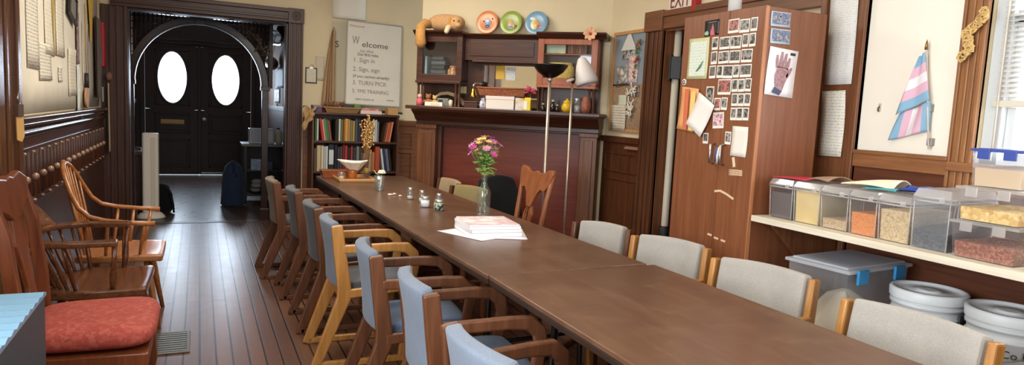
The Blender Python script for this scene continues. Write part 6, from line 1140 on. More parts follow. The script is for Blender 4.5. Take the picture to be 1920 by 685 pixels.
# flower bottle
t = thing('flower_bottle', 'tall clear glass bottle used as a vase behind the booklets', 'bottle', (1.575, 3.745, ZT))
MB().lathe([(0, 0.001), (0.036, 0.001), (0.042, 0.006), (0.042, 0.165), (0.036, 0.195), (0.020, 0.225), (0.017, 0.24), (0.0165, 0.275), (0.020, 0.278), (0.020, 0.287), (0.016, 0.288)], n=28).build('glass', clear('bottle_glass', (226, 238, 234), 0.3, 0.03, 0.05), t)
MB().lathe([(0, 0.006), (0.038, 0.008), (0.038, 0.05), (0, 0.05)], n=24).build('water', clear('bottle_water', (222, 236, 226), 0.3, 0.02, 0.03), t)
bq = thing('flower_bunch', 'bunch of pink and yellow flowers with green leaves in the glass bottle', 'flowers', (1.575, 3.745, ZT+0.288))
lf = blotch('flower_leaf', [(92, 138, 56), (150, 186, 88), (198, 210, 130)], 40, 0.6); sg = plain('flower_stem', (96, 136, 70), 0.6)
pal = [plain('petal_magenta', (198, 82, 146), 0.6), plain('petal_pink', (226, 150, 186), 0.6), plain('petal_purple', (168, 84, 150), 0.6), plain('petal_yellow', (226, 190, 110), 0.6), plain('petal_pale', (238, 202, 206), 0.6)]
MB().tube([(0, 0, -0.23), (0.004, 0.002, -0.1), (0, 0, 0.02)], 0.003, 6).build('stem', sg, bq); MB().tube([(0.01, 0.0, -0.22), (-0.004, 0.002, -0.1), (0.004, 0, 0.02)], 0.003, 6).build('stem', sg, bq)
rr = random.Random(5)
for k in range(64):
    a = rr.uniform(0, 2*PI); z = rr.uniform(-0.01, 0.12); r = rr.uniform(0.004, 0.03)+0.014*z/0.1; L_ = rr.uniform(0.036, 0.058); e = rr.uniform(-0.2, 0.9)
    dr = Vector((math.cos(a)*math.cos(e), math.sin(a)*math.cos(e), math.sin(e))); sd = Vector((-math.sin(a), math.cos(a), 0)); c = Vector((math.cos(a)*r, math.sin(a)*r, z))
    MB().grid(lambda u, v: tuple(c+dr*L_*v+sd*(u-0.5)*0.032*math.sin(PI*(0.08+0.9*v))+Vector((0, 0, -0.012*v*v+0.005*(2*u-1)**2))), 3, 5, 0.0008).build('leaf', lf, bq)
for k in range(46):
    a = rr.uniform(0, 2*PI); r = 0.092*math.sqrt(rr.uniform(0.02, 1)); c = Vector((math.cos(a)*r, math.sin(a)*r, 0.165+rr.uniform(-0.045, 0.045)-0.25*r*r/0.085+0.02)); R0 = rr.uniform(0.018, 0.030); nrm = (c-Vector((0, 0, 0.05))).normalized(); qt = Vector((0, 0, 1)).rotation_difference(nrm).to_matrix()
    m = MB()
    for j in range(6):
        b_ = 2*PI*j/6; d2 = qt @ Vector((math.cos(b_), math.sin(b_), 0.35)); s2 = qt @ Vector((-math.sin(b_), math.cos(b_), 0))
        p0 = c; m.quad([tuple(c), tuple(c+d2*R0*0.6+s2*R0*0.38), tuple(c+d2*R0*1.1), tuple(c+d2*R0*0.6-s2*R0*0.38)])
    m.ball(tuple(c+nrm*0.003), R0*0.28, 6)
    f = m.build('blossom', pal[k % 5] if k % 7 else pal[3], bq); so = f.modifiers.new('solid', 'SOLIDIFY'); so.thickness = 0.001
    MB().tube([(c.x*0.15, c.y*0.15, 0.03), (c.x*0.6, c.y*0.6, c.z*0.6), tuple(c-nrm*0.002)], 0.0014, 5).build('flower_stalk', sg, bq)
# salt and spice jars
gj = clear('small_jar_glass', (226, 234, 230), 0.3, 0.05, 0.12); tin = plain('jar_lid_metal', (196, 194, 188), 0.3, 0.8)
def jar(label, x, y, r, h, cont, fill, lab=None, lid=True):
    t = thing('jar', label, 'jar', (x, y, ZT), 0, 'small jars on the table')
    MB().lathe([(0, 0.001), (r*0.92, 0.001), (r, 0.005), (r, h*0.78), (r*0.8, h*0.86), (r*0.8, h*0.92)], n=20).build('glass', gj, t)
    MB().lathe([(0, 0.003), (r*0.9, 0.004), (r*0.9, h*fill), (0, h*fill+0.002)], n=16).build('contents', cont, t)
    if lid: MB().lathe([(r*0.86, h*0.86), (r*0.86, h), (r*0.8, h+0.002), (0, h+0.002)], n=20).build('lid', tin, t)
    if lab:
        n = 9; m = MB(); m.grid(lambda u, v: ((r+0.0012)*math.sin((u-0.5)*1.9-0.32), -(r+0.0012)*math.cos((u-0.5)*1.9-0.32), h*(0.08+0.56*v)), n, 2, 0.0006); m.build('label', lab, t)
salt = plain('salt', (226, 222, 216), 0.8)
jar('small jar with a plain white label, nearest the bookcase end of the two front jars', 1.396, 4.345, 0.034, 0.072, salt, 0.7, plain('white_jar_label', (230, 228, 234), 0.6))
jar('small green jar with a dark printed label, nearer the booklets than the white-labelled one', 1.44, 4.185, 0.035, 0.072, plain('pale_green_contents', (170, 184, 140), 0.7), 0.7, blotch('dark_print_label', [(30, 40, 44), (40, 50, 50), (196, 206, 190), (28, 36, 40)], 50))
jar('little glass shaker behind the white-labelled jar', 1.44, 4.56, 0.022, 0.085, salt, 0.35)
jar('little glass shaker right behind the green jar', 1.52, 4.42, 0.022, 0.08, plain('pepper', (90, 84, 80), 0.9), 0.4)
jar('little glass shaker farthest from the viewer in the jar group', 1.40, 4.72, 0.022, 0.085, salt, 0.3)
# petals on the table
for k, (x, y, sx_) in enumerate(((1.305, 4.93, 0.03), (1.345, 4.96, 0.018), (1.36, 4.85, 0.016))):
    m = MB(); m.ball((0, 0, 0.008), 0.008, 8, (sx_/0.012, 1.2, 1)); m.ball((sx_*0.6, 0.006, 0.007), 0.006, 8, (1.2, 1.4, 1)); tag(m.build('white_petal', plain('cream_petal', (232, 214, 190), 0.7), None, loc=(x, y, ZT)), ['long pale dropped petal on the table between the glass and the jars', 'small pale dropped petal at the right of the longer one on the table', 'small pale dropped petal nearest the viewer on the table'][k], 'petal', 'dropped petals on the table')
# glass with white flower
t = thing('drinking_glass', 'short clear tumbler holding a white flower, in front of the wooden tray', 'glass', (1.294, 5.22, ZT)); MB().lathe([(0, 0.004), (0.033, 0.004), (0.04, 0.12), (0.043, 0.121), (0.036, 0.001), (0, 0.001)], n=26).build('tumbler', clear('tumbler_glass', (228, 230, 224), 0.3, 0.03, 0.10), t); MB().lathe([(0, 0.005), (0.032, 0.006), (0.034, 0.04), (0, 0.04)], n=22).build('water', clear('tumbler_water', (226, 232, 226), 0.25, 0.02, 0.05), t)
t = thing('white_flower', 'single cream white flower in the short tumbler', 'flower', (1.31, 5.22, ZT+0.14)); m = MB()
for k in range(16):
    a = 2*PI*k/8+0.2*(k//8); e = 0.2+0.6*(k//8); d_ = Vector((math.cos(a)*math.cos(e), math.sin(a)*math.cos(e), math.sin(e))); m.ball(tuple(d_*0.022), 0.013, 8, (1, 1, 0.7))
m.build('petals', plain('cream_white_petal', (236, 226, 196), 0.7), t); MB().tube([(0, 0, 0), (-0.02, 0, -0.06), (-0.03, 0.0, -0.12)], 0.003, 6).build('stem', sg, t); MB().tube([(-0.01, 0, -0.02), (-0.05, -0.01, 0.0), (-0.065, -0.01, 0.025)], [0.003, 0.006, 0.002], 6).build('leaf', plain('pale_leaf', (186, 186, 130), 0.7), t)
# wooden tray with bowl lamp and tall vase
tray = thing('wooden_tray', 'flat light wooden tray near the far end of the table', 'tray', (1.245, 5.98, ZT), 0.0)
tw = wood('light_tray_wood', (186, 134, 84), (214, 164, 110), 0.4, 'X')
MB().box(-0.155, 0.155, -0.20, 0.20, 0, 0.010).build('tray_base', tw, tray, bevel=0.003)
for q in ((-0.16, 0.16, -0.206, -0.1935), (-0.16, 0.16, 0.1935, 0.206)): MB().box(q[0], q[1], q[2], q[3], 0.0105, 0.03).build('tray_edge', tw, tray, bevel=0.003)
for q in ((-0.16, -0.147), (0.147, 0.16)): MB().box(q[0], q[1], -0.193, 0.193, 0.0105, 0.03).build('tray_edge', tw, tray, bevel=0.003)
t = thing('candle_holder', 'amber glass candle holder under the white pleated cloth on the tray', 'candle holder', (1.225, 5.93, ZT+0.0105)); MB().lathe([(0, 0), (0.038, 0), (0.044, 0.05), (0.046, 0.085), (0.042, 0.085), (0.04, 0.05), (0.034, 0.006), (0, 0.006)], n=24).build('glass_cup', clear('amber_glass', (236, 176, 96), 0.25, 0.05, 0.25, (226, 160, 84)), t); MB().lathe([(0, 0.008), (0.03, 0.008), (0.03, 0.05), (0, 0.052)], n=18).build('candle', plain('candle_wax', (232, 186, 110), 0.6), t)
def cone(u, v):
    a = 2*PI*u; r = 0.042+0.085*v+0.010*v*math.sin(a*9); return (r*math.cos(a)*(1.0-0.14*math.cos(a)), r*math.sin(a)*0.8, 0.055+0.085*v+0.008*v*math.cos(a*2+0.5))
tag(MB().grid(cone, 54, 6, 0.002).build('napkin', plain('white_cloth_napkin', (230, 224, 216), 0.8), None, loc=(1.245, 5.93, ZT+0.0365)), 'white pleated napkin fanned out on top of the amber candle holder', 'napkin')
t = thing('glass_sphere', 'small clear glass ball candle holder at the left edge of the wooden tray', 'candle holder', (1.125, 5.90, ZT+0.0105)); MB().lathe([(0, 0.001), (0.018, 0.001), (0.034, 0.02), (0.038, 0.04), (0.032, 0.062), (0.022, 0.072)], n=22).build('glass', gj, t); MB().lathe([(0, 0.006), (0.02, 0.008), (0.02, 0.03), (0, 0.03)], n=14).build('candle', plain('pale_wax', (230, 210, 180), 0.6), t)
t = thing('tall_vase', 'tall clear cylinder vase of dried golden stalks on the wooden tray', 'vase', (1.37, 6.04, ZT+0.0105)); MB().lathe([(0, 0.002), (0.044, 0.002), (0.046, 0.006), (0.05, 0.225), (0.052, 0.226)], n=26).build('glass', clear('vase_glass', (230, 230, 220), 0.3, 0.03, 0.06), t)
MB().ball((0.0, -0.01, 0.07), 0.028, 12).build('yellow_fruit', plain('yellow_ornament', (206, 176, 70), 0.5), t)
gs = thing('dried_stalks', 'spray of dried golden pods and stalks standing in the tall cylinder vase', 'dried flowers', (1.37, 6.04, ZT+0.0125)); gm = blotch('golden_pods', [(150, 104, 52), (206, 164, 92), (236, 208, 150)], 70, 0.6); gst = plain('golden_stalk', (156, 116, 66), 0.7)
for k in range(24):
    a = rr.uniform(0, 2*PI); r1 = rr.uniform(0.01, 0.10); h = rr.uniform(0.36, 0.585); p0 = Vector((0.015*math.cos(a), 0.015*math.sin(a), 0.01)); p2_ = Vector((r1*math.cos(a)+0.01, r1*math.sin(a)*0.7, h)); p1_ = p0*0.5+p2_*0.5+Vector((-0.01*math.cos(a), 0, 0.03)); m = MB(); m.tube([tuple(p0), tuple(p1_), tuple(p2_)], 0.0018, 5); m.build('stalk', gst, gs)
    m = MB()
    for j in range(7):
        q_ = p1_.lerp(p2_, 0.25+0.12*j)+Vector((rr.uniform(-0.014, 0.014), rr.uniform(-0.014, 0.014), rr.uniform(-0.01, 0.01))); m.ball(tuple(q_), rr.uniform(0.006, 0.010), 6)
    m.build('seed_pods', gm, gs)
t = thing('wooden_box', 'low reddish brown wooden box at the far left end of the table', 'box', (1.115, 6.17, ZT), 0.02); rb = wood('red_brown_box_wood', (122, 60, 28), (158, 88, 46), 0.35, 'X')
m = MB(); m.hexa([(-0.11, -0.06, 0), (0.11, -0.06, 0), (0.11, 0.06, 0), (-0.11, 0.06, 0)], [(-0.125, -0.07, 0.062), (0.115, -0.07, 0.062), (0.115, 0.07, 0.062), (-0.125, 0.07, 0.062)]); m.build('box_body', rb, t, bevel=0.004); MB().box(-0.128, 0.118, -0.073, 0.073, 0.0625, 0.072).build('lid', rb, t, bevel=0.003)
# ================================================================ HALL
t = thing('tower_fan', 'tall cream tower air purifier standing in the hall opening', 'air purifier', (-0.505, 8.62, 0.0), 0)
MB().lathe([(0, 0), (0.145, 0), (0.15, 0.015), (0.12, 0.05), (0.085, 0.075), (0, 0.08)], n=36, sx=1.0, sy=0.85).build('base', plain('cream_plastic', (250, 240, 228), 0.45), t)
def rrect(w_, d_, r, n=5): return [(sx*(w_-r)+r*math.cos(a0+PI/2*i/n), sy*(d_-r)+r*math.sin(a0+PI/2*i/n)) for sx, sy, a0 in ((1, 1, 0), (-1, 1, PI/2), (-1, -1, PI), (1, -1, 3*PI/2)) for i in range(n+1)]
MB().prism(rrect(0.083, 0.08, 0.03), 0.075, 0.975, 'z').build('tower', MATS['cream_plastic'], t, bevel=0.012)
MB().prism(rrect(0.025, 0.005, 0.002), 0.14, 0.93, 'z').xf(Matrix.Translation((0.03, -0.079, 0))).build('grille_strip', plain('cream_grille', (232, 220, 206), 0.6), t)
t = thing('black_bag', 'black bag with a hanging strap on the hall floor behind the tower purifier', 'bag', (-0.42, 9.0, 0)); MB().lathe([(0, 0), (0.10, 0.0), (0.13, 0.05), (0.125, 0.22), (0.08, 0.33), (0, 0.36)], n=20, sy=0.7).build('bag_body', fabric('black_nylon_bag', (20, 20, 22), 0.3), t); MB().tube([(0.05, -0.05, 0.33), (0.11, -0.09, 0.24), (0.135, -0.10, 0.10), (0.14, -0.10, 0.01)], 0.012, 8).build('strap', MATS['black_nylon_bag'], t)
hd_w = wood('hall_dresser_wood', (58, 32, 22), (92, 56, 40), 0.4, 'Z')
t = thing('hall_dresser', 'narrow dark wood cabinet against the left hall wall', 'cabinet', (-0.80, 9.2, 0)); MB().box(-0.20, 0.205, -0.35, 0.35, 0, 0.70).build('carcass', hd_w, t, bevel=0.004); MB().box(-0.215, 0.22, -0.37, 0.37, 0.701, 0.745).build('top', wood('hall_dresser_top', (104, 66, 46), (136, 92, 66), 0.35, 'X'), t, bevel=0.004)
for z0, z1 in ((0.04, 0.34), (0.37, 0.68)): d_ = MB().box(-0.18, 0.185, -0.366, -0.351, z0, z1).build('drawer', hd_w, t, bevel=0.003); MB().lathe([(0.008, 0), (0.008, 0.015), (0.018, 0.02), (0.014, 0.032), (0, 0.034)], (-0.06, -0.366, (z0+z1)/2), 12, Matrix.Rotation(PI/2, 3, 'X')).build('knob', plain('ivory_knob', (196, 180, 160), 0.4), d_)
t = thing('bottle', 'cream bottle with a dark cap on the hall cabinet', 'bottle', (-0.80, 8.98, 0.746)); MB().lathe([(0, 0), (0.036, 0), (0.038, 0.02), (0.038, 0.17), (0.02, 0.215), (0.018, 0.235), (0, 0.235)], n=20).build('body', plain('cream_bottle', (196, 178, 140), 0.4), t); MB().lathe([(0.019, 0.236), (0.021, 0.27), (0, 0.272)], n=16).build('cap', plain('dark_cap', (54, 44, 42), 0.5), t); MB().box(-0.022, 0.022, -0.0405, -0.034, 0.05, 0.13).build('label', plain('olive_label', (120, 110, 78), 0.6), t)
t = thing('sunglasses_case', 'small blue-grey folded case on the hall cabinet beside the bottle', 'case', (-0.68, 8.93, 0.746)); MB().lathe([(0, -0.06), (0.018, -0.055), (0.024, 0), (0.018, 0.055), (0, 0.06)], (0, 0, 0.024), 14, Matrix.Rotation(PI/2, 3, 'Y')).build('case_body', plain('blue_grey_case', (92, 98, 116), 0.35), t); MB().box(-0.05, 0.05, -0.025, -0.02, 0.02, 0.026).build('seam', plain('case_seam', (150, 156, 170), 0.4), t)
t = thing('fabric_banner', 'pale narrow cloth strip hanging against the hall cabinet', 'cloth', (-0.80, 8.815, 0.18)); MB().grid(lambda u, v: (-0.04+0.10*u*(1-0.3*v), -0.004*math.sin(u*8), 0.46*v), 8, 12, 0.003).build('strip', fabric('pale_cloth_strip', (176, 158, 136)), t); MB().ball((0.0, -0.01, 0.475), 0.022, 10).build('metal_knob', steel, t)
t = thing('laundry_bag', 'dark blue drawstring laundry bag on the hall floor beside the black console', 'bag', (0.40, 9.47, 0))
nb = fabric('navy_nylon', (38, 52, 78), 0.3, 60)
m = MB(); m.lathe([(0, 0), (0.125, 0.0), (0.15, 0.03), (0.145, 0.15), (0.135, 0.30), (0.125, 0.42), (0.10, 0.52), (0.05, 0.575), (0.03, 0.585), (0.02, 0.60), (0, 0.60)], n=32, sy=0.85)
for v in m.b.verts:
    a = math.atan2(v.co.y, v.co.x); k = 1+0.05*math.sin(a*5+v.co.z*14)+0.03*math.sin(a*9-v.co.z*22); v.co.x *= k; v.co.y *= k
m.build('bag_body', nb, t, smooth=True); MB().tube([(-0.02, -0.05, 0.575), (-0.01, -0.095, 0.52), (0.02, -0.115, 0.45), (0.05, -0.12, 0.42), (0.03, -0.128, 0.40)], 0.005, 6).build('drawstring', plain('black_cord', (18, 18, 20), 0.6), t); MB().tube([(0.0, -0.05, 0.575), (0.02, -0.10, 0.52), (-0.01, -0.118, 0.46)], 0.005, 6).build('drawstring', MATS['black_cord'], t)
t = thing('hall_console', 'black open shelf table against the right hall wall under the silver box', 'table', (0.83, 9.9, 0)); bw_ = plain('black_painted_wood', (22, 20, 21), 0.4)
MB().box(-0.315, 0.27, -0.25, 0.25, 0.775, 0.81).build('table_top', plain('grey_stone_top', (128, 126, 126), 0.35), t, bevel=0.004)
for x in (-0.27, 0.24): 
    for y in (-0.22, 0.22): MB().box(x-0.02, x+0.02, y-0.02, y+0.02, 0, 0.774).build('leg', bw_, t, bevel=0.003)
for z in (0.10, 0.43): MB().box(-0.249, 0.219, -0.24, 0.24, z, z+0.02).build('shelf', bw_, t, bevel=0.002)
MB().box(-0.249, 0.219, 0.205, 0.215, 0.12, 0.77).build('back_board', bw_, t)
t = thing('silver_box', 'silver grey electronic box on the black console in the hall', 'box', (0.77, 9.85, 0.8105)); MB().box(-0.16, 0.16, -0.13, 0.13, 0, 0.205).build('casing', plain('silver_plastic', (170, 174, 182), 0.35, 0.2), t, bevel=0.008); MB().box(-0.135, 0.02, -0.136, -0.131, 0.03, 0.18).build('front_panel', plain('silver_panel', (150, 154, 162), 0.3, 0.2), t, bevel=0.003); MB().box(0.05, 0.135, -0.136, -0.131, 0.03, 0.18).build('front_panel', plain('pale_panel', (196, 198, 204), 0.3), t, bevel=0.003)
t = thing('hand_sanitizer', 'white bottle beside the silver box on the hall console', 'bottle', (1.0, 9.80, 0.8105)); MB().lathe([(0, 0), (0.04, 0), (0.042, 0.03), (0.042, 0.15), (0.02, 0.18), (0.012, 0.2), (0, 0.2)], n=18).build('body', plain('white_bottle', (196, 194, 188), 0.4), t); MB().box(-0.03, 0.01, -0.008, 0.008, 0.2, 0.222).build('pump', plain('dark_green_pump', (50, 62, 52), 0.5), t)
bx('carton', 'small white and blue carton on the upper shelf of the hall console', 'carton', (0.70, 9.76, 0.4505), 0.13, 0.12, 0.15, blotch('blue_white_carton', [(196, 206, 220), (120, 150, 190), (210, 216, 226)], 20))
bx('carton', 'small dark blue carton right of the white one on the hall console shelf', 'carton', (0.86, 9.76, 0.4505), 0.10, 0.12, 0.12, plain('dark_blue_carton', (50, 62, 92), 0.5))
m = MB()
for k in range(5): m.ball((rr.uniform(-0.08, 0.08), rr.uniform(-0.05, 0.05), 0.045+0.03*k), 0.055, 8, (1.3, 1, 0.7))
tag(m.build('crumpled_bag', plain('pale_plastic_bag', (150, 150, 154), 0.4), None, loc=(0.78, 9.80, 0.122)), 'crumpled pale plastic bag on the bottom shelf of the hall console', 'bag')
XH = 1.14
t = thing('silver_bundle', 'silvery grey folded bundle hanging high on the right hall wall', 'cloth', (XH-0.045, 11.2, 2.46), RZ_R); MB().grid(lambda u, v: ((u-0.5)*1.3, -0.02-0.03*math.sin(u*11+v*5)-0.02*math.sin(v*13), (v-0.5)*0.40+0.10*(0.5-u)), 22, 14, 0.006).build('cloth_folds', plain('silver_cloth', (150, 154, 164), 0.25, 0.5), t); MB().tube([(-0.6, 0.02, 0.2), (0.6, 0.02, 0.2)], 0.012, 8).build('hanging_rod', steel, t)
t = thing('hanging_ornament', 'brown wooden ornament hanging on the right hall wall above the dark blue poster', 'ornament', (XH-0.12, 11.2, 1.98), RZ_R); bw2 = wood('bird_wood', (112, 66, 52), (150, 98, 80), 0.4, 'X'); MB().lathe([(0, -0.36), (0.03, -0.34), (0.09, -0.15), (0.10, 0.05), (0.06, 0.22), (0.02, 0.32), (0, 0.34)], (0, 0, 0), 16, Matrix.Rotation(PI/2+0.2, 3, 'Y')).build('body', bw2, t); m = MB(); m.prism([(-0.1, 0.02), (0.2, 0.10), (0.34, 0.22), (0.06, 0.14)], -0.07, -0.05); m.build('wing', bw2, t); MB().tube([(0, 0, 0.05), (0, 0.05, 0.30)], 0.004, 6).build('hanger', steel, t)
def hs(name, label, cat, y, z, w_, h_, mat): return sheet(name, label, cat, (XH-0.003, y, z), RZ_R, w_, h_, mat, 0, None, 0.004)
hs('wall_poster', 'dark blue poster on the right hall wall below the wooden ornament', 'poster', 11.1, 1.765, 1.3, 0.33, plain('dark_blue_poster', (40, 52, 84), 0.6)); hs('paper_notice', 'white notice on the right hall wall below the dark blue poster', 'paper', 11.5, 1.48, 0.9, 0.22, blotch('notice_print', [(190, 186, 186), (206, 202, 200), (120, 116, 120)], 9)); hs('paper_notice', 'cream notice on the right hall wall, lowest above the silver box', 'paper', 11.7, 1.30, 0.6, 0.12, plain('cream_notice', (168, 160, 132), 0.7)); hs('red_cloth', 'narrow dark red hanging on the right hall wall', 'cloth', 10.55, 1.38, 0.30, 0.55, plain('dark_red_hanging', (120, 30, 44), 0.8))
# dried spray tied to the arch
t = thing('dried_spray', 'dried brown flower spray fastened to the right shoulder of the arch', 'dried flowers', (0.60, 8.235, 2.07), 0)
dm = plain('dried_spray_brown', (104, 84, 62), 0.85, var=0.3, bscale=50)
for k in range(18):
    s_ = k/17; c = Vector((-0.12+0.22*s_+rr.uniform(-0.04, 0.04), -0.02, 0.13-0.28*s_+rr.uniform(-0.05, 0.05))); m = MB(); a = rr.uniform(0, 6.28); d_ = Vector((math.cos(a), -0.2, math.sin(a)))*0.05; m.tube([tuple(c-d_*0.6), tuple(c), tuple(c+d_)], [0.002, 0.003, 0.002], 5); m.ball(tuple(c+d_), 0.012, 6); m.ball(tuple(c+d_*0.4+Vector((0.012, -0.005, 0.012))), 0.010, 6); m.build('sprig', dm, t)
MB().tube([(-0.14, -0.006, 0.16), (0.0, -0.012, 0.0), (0.12, -0.006, -0.18)], 0.006, 6).build('main_stem', dm, t)
# ================================================================ LEFT WALL
def on_l(name, label, cat, y, z, w_, h_, mat, rot=0.0, curl=0.004, off=0.003, group=None): return sheet(name, label, cat, (XL+off, y, z), RZ_L, w_, h_, mat, rot, group, curl)
on_l('wall_map', 'huge pale hand-drawn sheet covering the left wall above the panelling', 'wall map', 5.74, 1.80, 3.20, 1.04, plain('map_paper', (232, 222, 202), 0.7, var=0.05, bscale=6), 0, 0.002)
G = 'papers pinned on the big sheet on the left wall'
hw_ = written('hand_notes', (226, 216, 196), (190, 180, 162), 40, 0.45, 30); hw2 = written('hand_notes2', (228, 220, 202), (166, 156, 142), 50, 0.5, 22)
for y, z, w_, h_, mt, lb in ((4.62, 1.83, 0.30, 0.60, hw2, 'tall handwritten page nearest the viewer on the left wall sheet'), (4.95, 1.58, 0.36, 0.22, hw2, 'low handwritten page near the nearest end of the left wall sheet'), (5.10, 1.88, 0.30, 0.50, hw_, 'handwritten page, second from the viewer along the left wall sheet'), (5.45, 1.90, 0.28, 0.52, hw_, 'handwritten page, third from the viewer along the left wall sheet'), (5.42, 1.52, 0.12, 0.10, hw2, 'small inked note below the third handwritten page on the left wall'), (5.95, 1.55, 0.42, 0.34, hw_, 'low wide page in the middle of the left wall sheet'), (6.55, 1.72, 0.30, 0.50, hw_, 'page below the yellow pennant on the left wall')):
    on_l('note_page', lb, 'paper', y, z, w_, h_, mt, random.uniform(-0.02, 0.02), 0.006, 0.008, G)
m = MB(); m.prism([(-0.13, 0.0), (0.13, 0.0), (0.02, -0.36), (-0.02, -0.36)], -0.004, 0); o = m.build('yellow_pennant', plain('yellow_felt', (220, 178, 70), 0.8), None, loc=(XL+0.02, 6.80, 2.20), rz=RZ_L); tag(o, 'yellow pennant pinned high on the left wall', 'pennant')
m = MB(); m.prism([(-0.05, 0.0), (0.06, 0.02), (0.0, -0.48)], -0.004, 0); o = m.build('yellow_strip', plain('olive_yellow_felt', (176, 150, 84), 0.8), None, loc=(XL+0.012, 5.20, 2.10), rz=RZ_L); tag(o, 'narrow olive-yellow pointed strip on the left wall sheet near the viewer', 'strip')
t = thing('picture_frame', 'small dark picture frame hanging tilted at the top of the left wall', 'picture', (XL+0.02, 5.85, 2.02), RZ_L)
m = MB(); 
for q in ((-0.15, 0.15, -0.10, -0.08), (-0.15, 0.15, 0.08, 0.10), (-0.15, -0.13, -0.08, 0.08), (0.13, 0.15, -0.08, 0.08)): m.box(q[0], q[1], -0.02, 0, q[2], q[3])
m.xf(Matrix.Rotation(0.25, 4, 'Y')); m.build('frame', plain('black_frame', (34, 32, 30), 0.4), t, bevel=0.003); m = MB(); m.box(-0.129, 0.129, -0.010, -0.004, -0.079, 0.079); m.xf(Matrix.Rotation(0.25, 4, 'Y')); m.build('picture', plain('grey_picture', (140, 132, 120), 0.4), t)
t = thing('hanging_strap', 'dark and violet hanging strap of keepsakes on the left wall sheet', 'strap', (XL+0.02, 6.12, 1.62), RZ_L)
MB().grid(lambda u, v: ((u-0.5)*0.10, -0.010*math.sin(u*5), v*0.38+0.0), 6, 10, 0.004).build('upper_cloth', blotch('violet_cloth', [(110, 84, 92), (150, 124, 120), (84, 66, 74)], 16), t); MB().grid(lambda u, v: ((u-0.5)*0.13, -0.010*math.sin(u*5), -0.36+v*0.35), 6, 10, 0.004).build('lower_cloth', plain('white_plastic_strip', (222, 220, 212), 0.3), t); MB().box(-0.03, 0.03, -0.02, 0, -0.42, -0.365).build('weight', plain('dark_weight', (60, 52, 48), 0.5), t)
t = thing('wooden_paddle', 'small wooden paddle hanging low on the left wall sheet', 'paddle', (XL+0.02, 6.45, 1.36), RZ_L); m = MB(); m.prism([(0.09*math.cos(a)*1.0, 0.085*math.sin(a)) for a in [2*PI*i/20 for i in range(20)]], -0.015, 0); m.build('blade', wood('paddle_wood', (186, 132, 86), (212, 160, 110), 0.5, 'Z'), t, bevel=0.004); MB().tube([(0, -0.008, 0.08), (0, -0.008, 0.20)], [0.018, 0.014], 8).build('grip', plain('black_grip', (44, 36, 34), 0.5), t); MB().tube([(0, -0.008, 0.2), (0, -0.004, 0.75)], 0.004, 5).build('cord', plain('tan_cord', (166, 128, 84), 0.8), t)
t = thing('scarf', 'dark grey-brown scarf hanging at the far end of the left wall sheet', 'scarf', (XL+0.02, 7.10, 1.70), RZ_L); MB().grid(lambda u, v: ((u-0.5)*0.20, -0.02-0.015*math.sin(u*12), -0.34+0.70*v), 14, 12, 0.004).build('cloth', fabric('dark_scarf', (96, 84, 78)), t); MB().tube([(-0.1, -0.01, 0.365), (0.1, -0.01, 0.365)], 0.008, 8).build('hanging_bar', plain('dark_bar', (50, 42, 38), 0.5), t)
t = thing('badge_lanyard', 'lanyard with pale badges hanging by the far end of the left wall sheet', 'lanyard', (XL+0.02, 7.36, 1.52), RZ_L); MB().tube([(-0.02, -0.006, 0.40), (-0.05, -0.01, 0.1), (0, -0.012, -0.06), (0.04, -0.01, 0.1), (-0.01, -0.006, 0.40)], 0.006, 6).build('cord', plain('blue_grey_cord', (86, 90, 104), 0.7), t); MB().box(-0.05, 0.05, -0.02, -0.014, -0.20, -0.06).build('badge', plain('pale_badge', (206, 206, 200), 0.4), t, bevel=0.003); MB().box(-0.08, -0.052, -0.02, -0.01, -0.24, -0.05).build('dark_badge', plain('dark_badge', (56, 56, 62), 0.4), t, bevel=0.003)
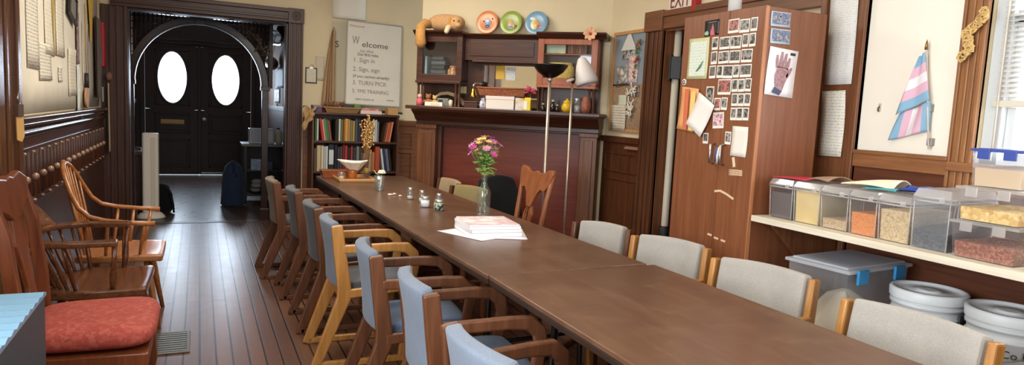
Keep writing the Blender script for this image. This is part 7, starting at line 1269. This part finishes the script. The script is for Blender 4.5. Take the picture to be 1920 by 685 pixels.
t = thing('red_fire_cover', 'tall narrow red box mounted beside the hall opening casing', 'red box', (XL+0.005, 7.46, 1.86), RZ_L); MB().box(-0.075, 0.075, -0.045, 0, -0.21, 0.20).build('cover', plain('signal_red', (178, 26, 34), 0.4), t, bevel=0.006); MB().box(-0.055, 0.055, -0.049, -0.0455, -0.17, 0.15).build('front_panel', plain('signal_red_panel', (164, 30, 38), 0.45), t, bevel=0.002)
t = thing('beige_strap', 'beige cloth band hanging down beside the hall opening from a brown bow', 'band', (XL+0.06, 7.50, 1.56), RZ_L); MB().grid(lambda u, v: ((u-0.5)*0.085+0.03*(1-v), -0.012-0.006*math.sin(u*4), -0.72+0.66*v), 6, 14, 0.004).build('band', fabric('beige_band', (176, 154, 122)), t); m = MB(); m.ball((-0.03, -0.015, 0.0), 0.04, 10, (1.2, 0.6, 0.9)); m.ball((0.03, -0.015, 0.01), 0.04, 10, (1.2, 0.6, 0.9)); m.ball((0.0, -0.02, -0.01), 0.02, 10); m.build('bow', fabric('brown_bow', (132, 92, 74)), t)
t = thing('luggage_tag', 'tan tag on a silver clip hanging on the near wooden casing at the left', 'tag', (XL+0.085, 3.87, 1.23), RZ_L-0.5); m = MB(); m.prism([(-0.022, 0.05), (0.022, 0.05), (0.026, -0.04), (0.010, -0.07), (-0.02, -0.06)], -0.006, 0); m.build('leather_tag', plain('tan_tag', (206, 160, 96), 0.6), t, bevel=0.002); m = MB(); m.box(-0.016, 0.016, -0.012, 0, 0.052, 0.11); m.tube([(0, -0.006, 0.11), (-0.014, -0.006, 0.14), (0, -0.006, 0.18), (0.014, -0.006, 0.14), (0, -0.006, 0.11)], 0.004, 6); m.build('clip', steel, t)
# ceiling lamps above the table
for y, lb in ((1.2, 'white ceiling lamp nearer the viewer'), (4.6, 'white ceiling lamp over the far end of the table')):
    t = thing('ceiling_lamp', lb, 'lamp', (1.2, y, 2.875), 0, 'ceiling lamps over the table')
    m = MB()
    for q in ((-0.66, 0.66, -0.66, -0.62), (-0.66, 0.66, 0.62, 0.66), (-0.66, -0.62, -0.62, 0.62), (0.62, 0.66, -0.62, 0.62)): m.box(q[0], q[1], q[2], q[3], 0.0, 0.074)
    m.build('frame', white_p, t, bevel=0.004)
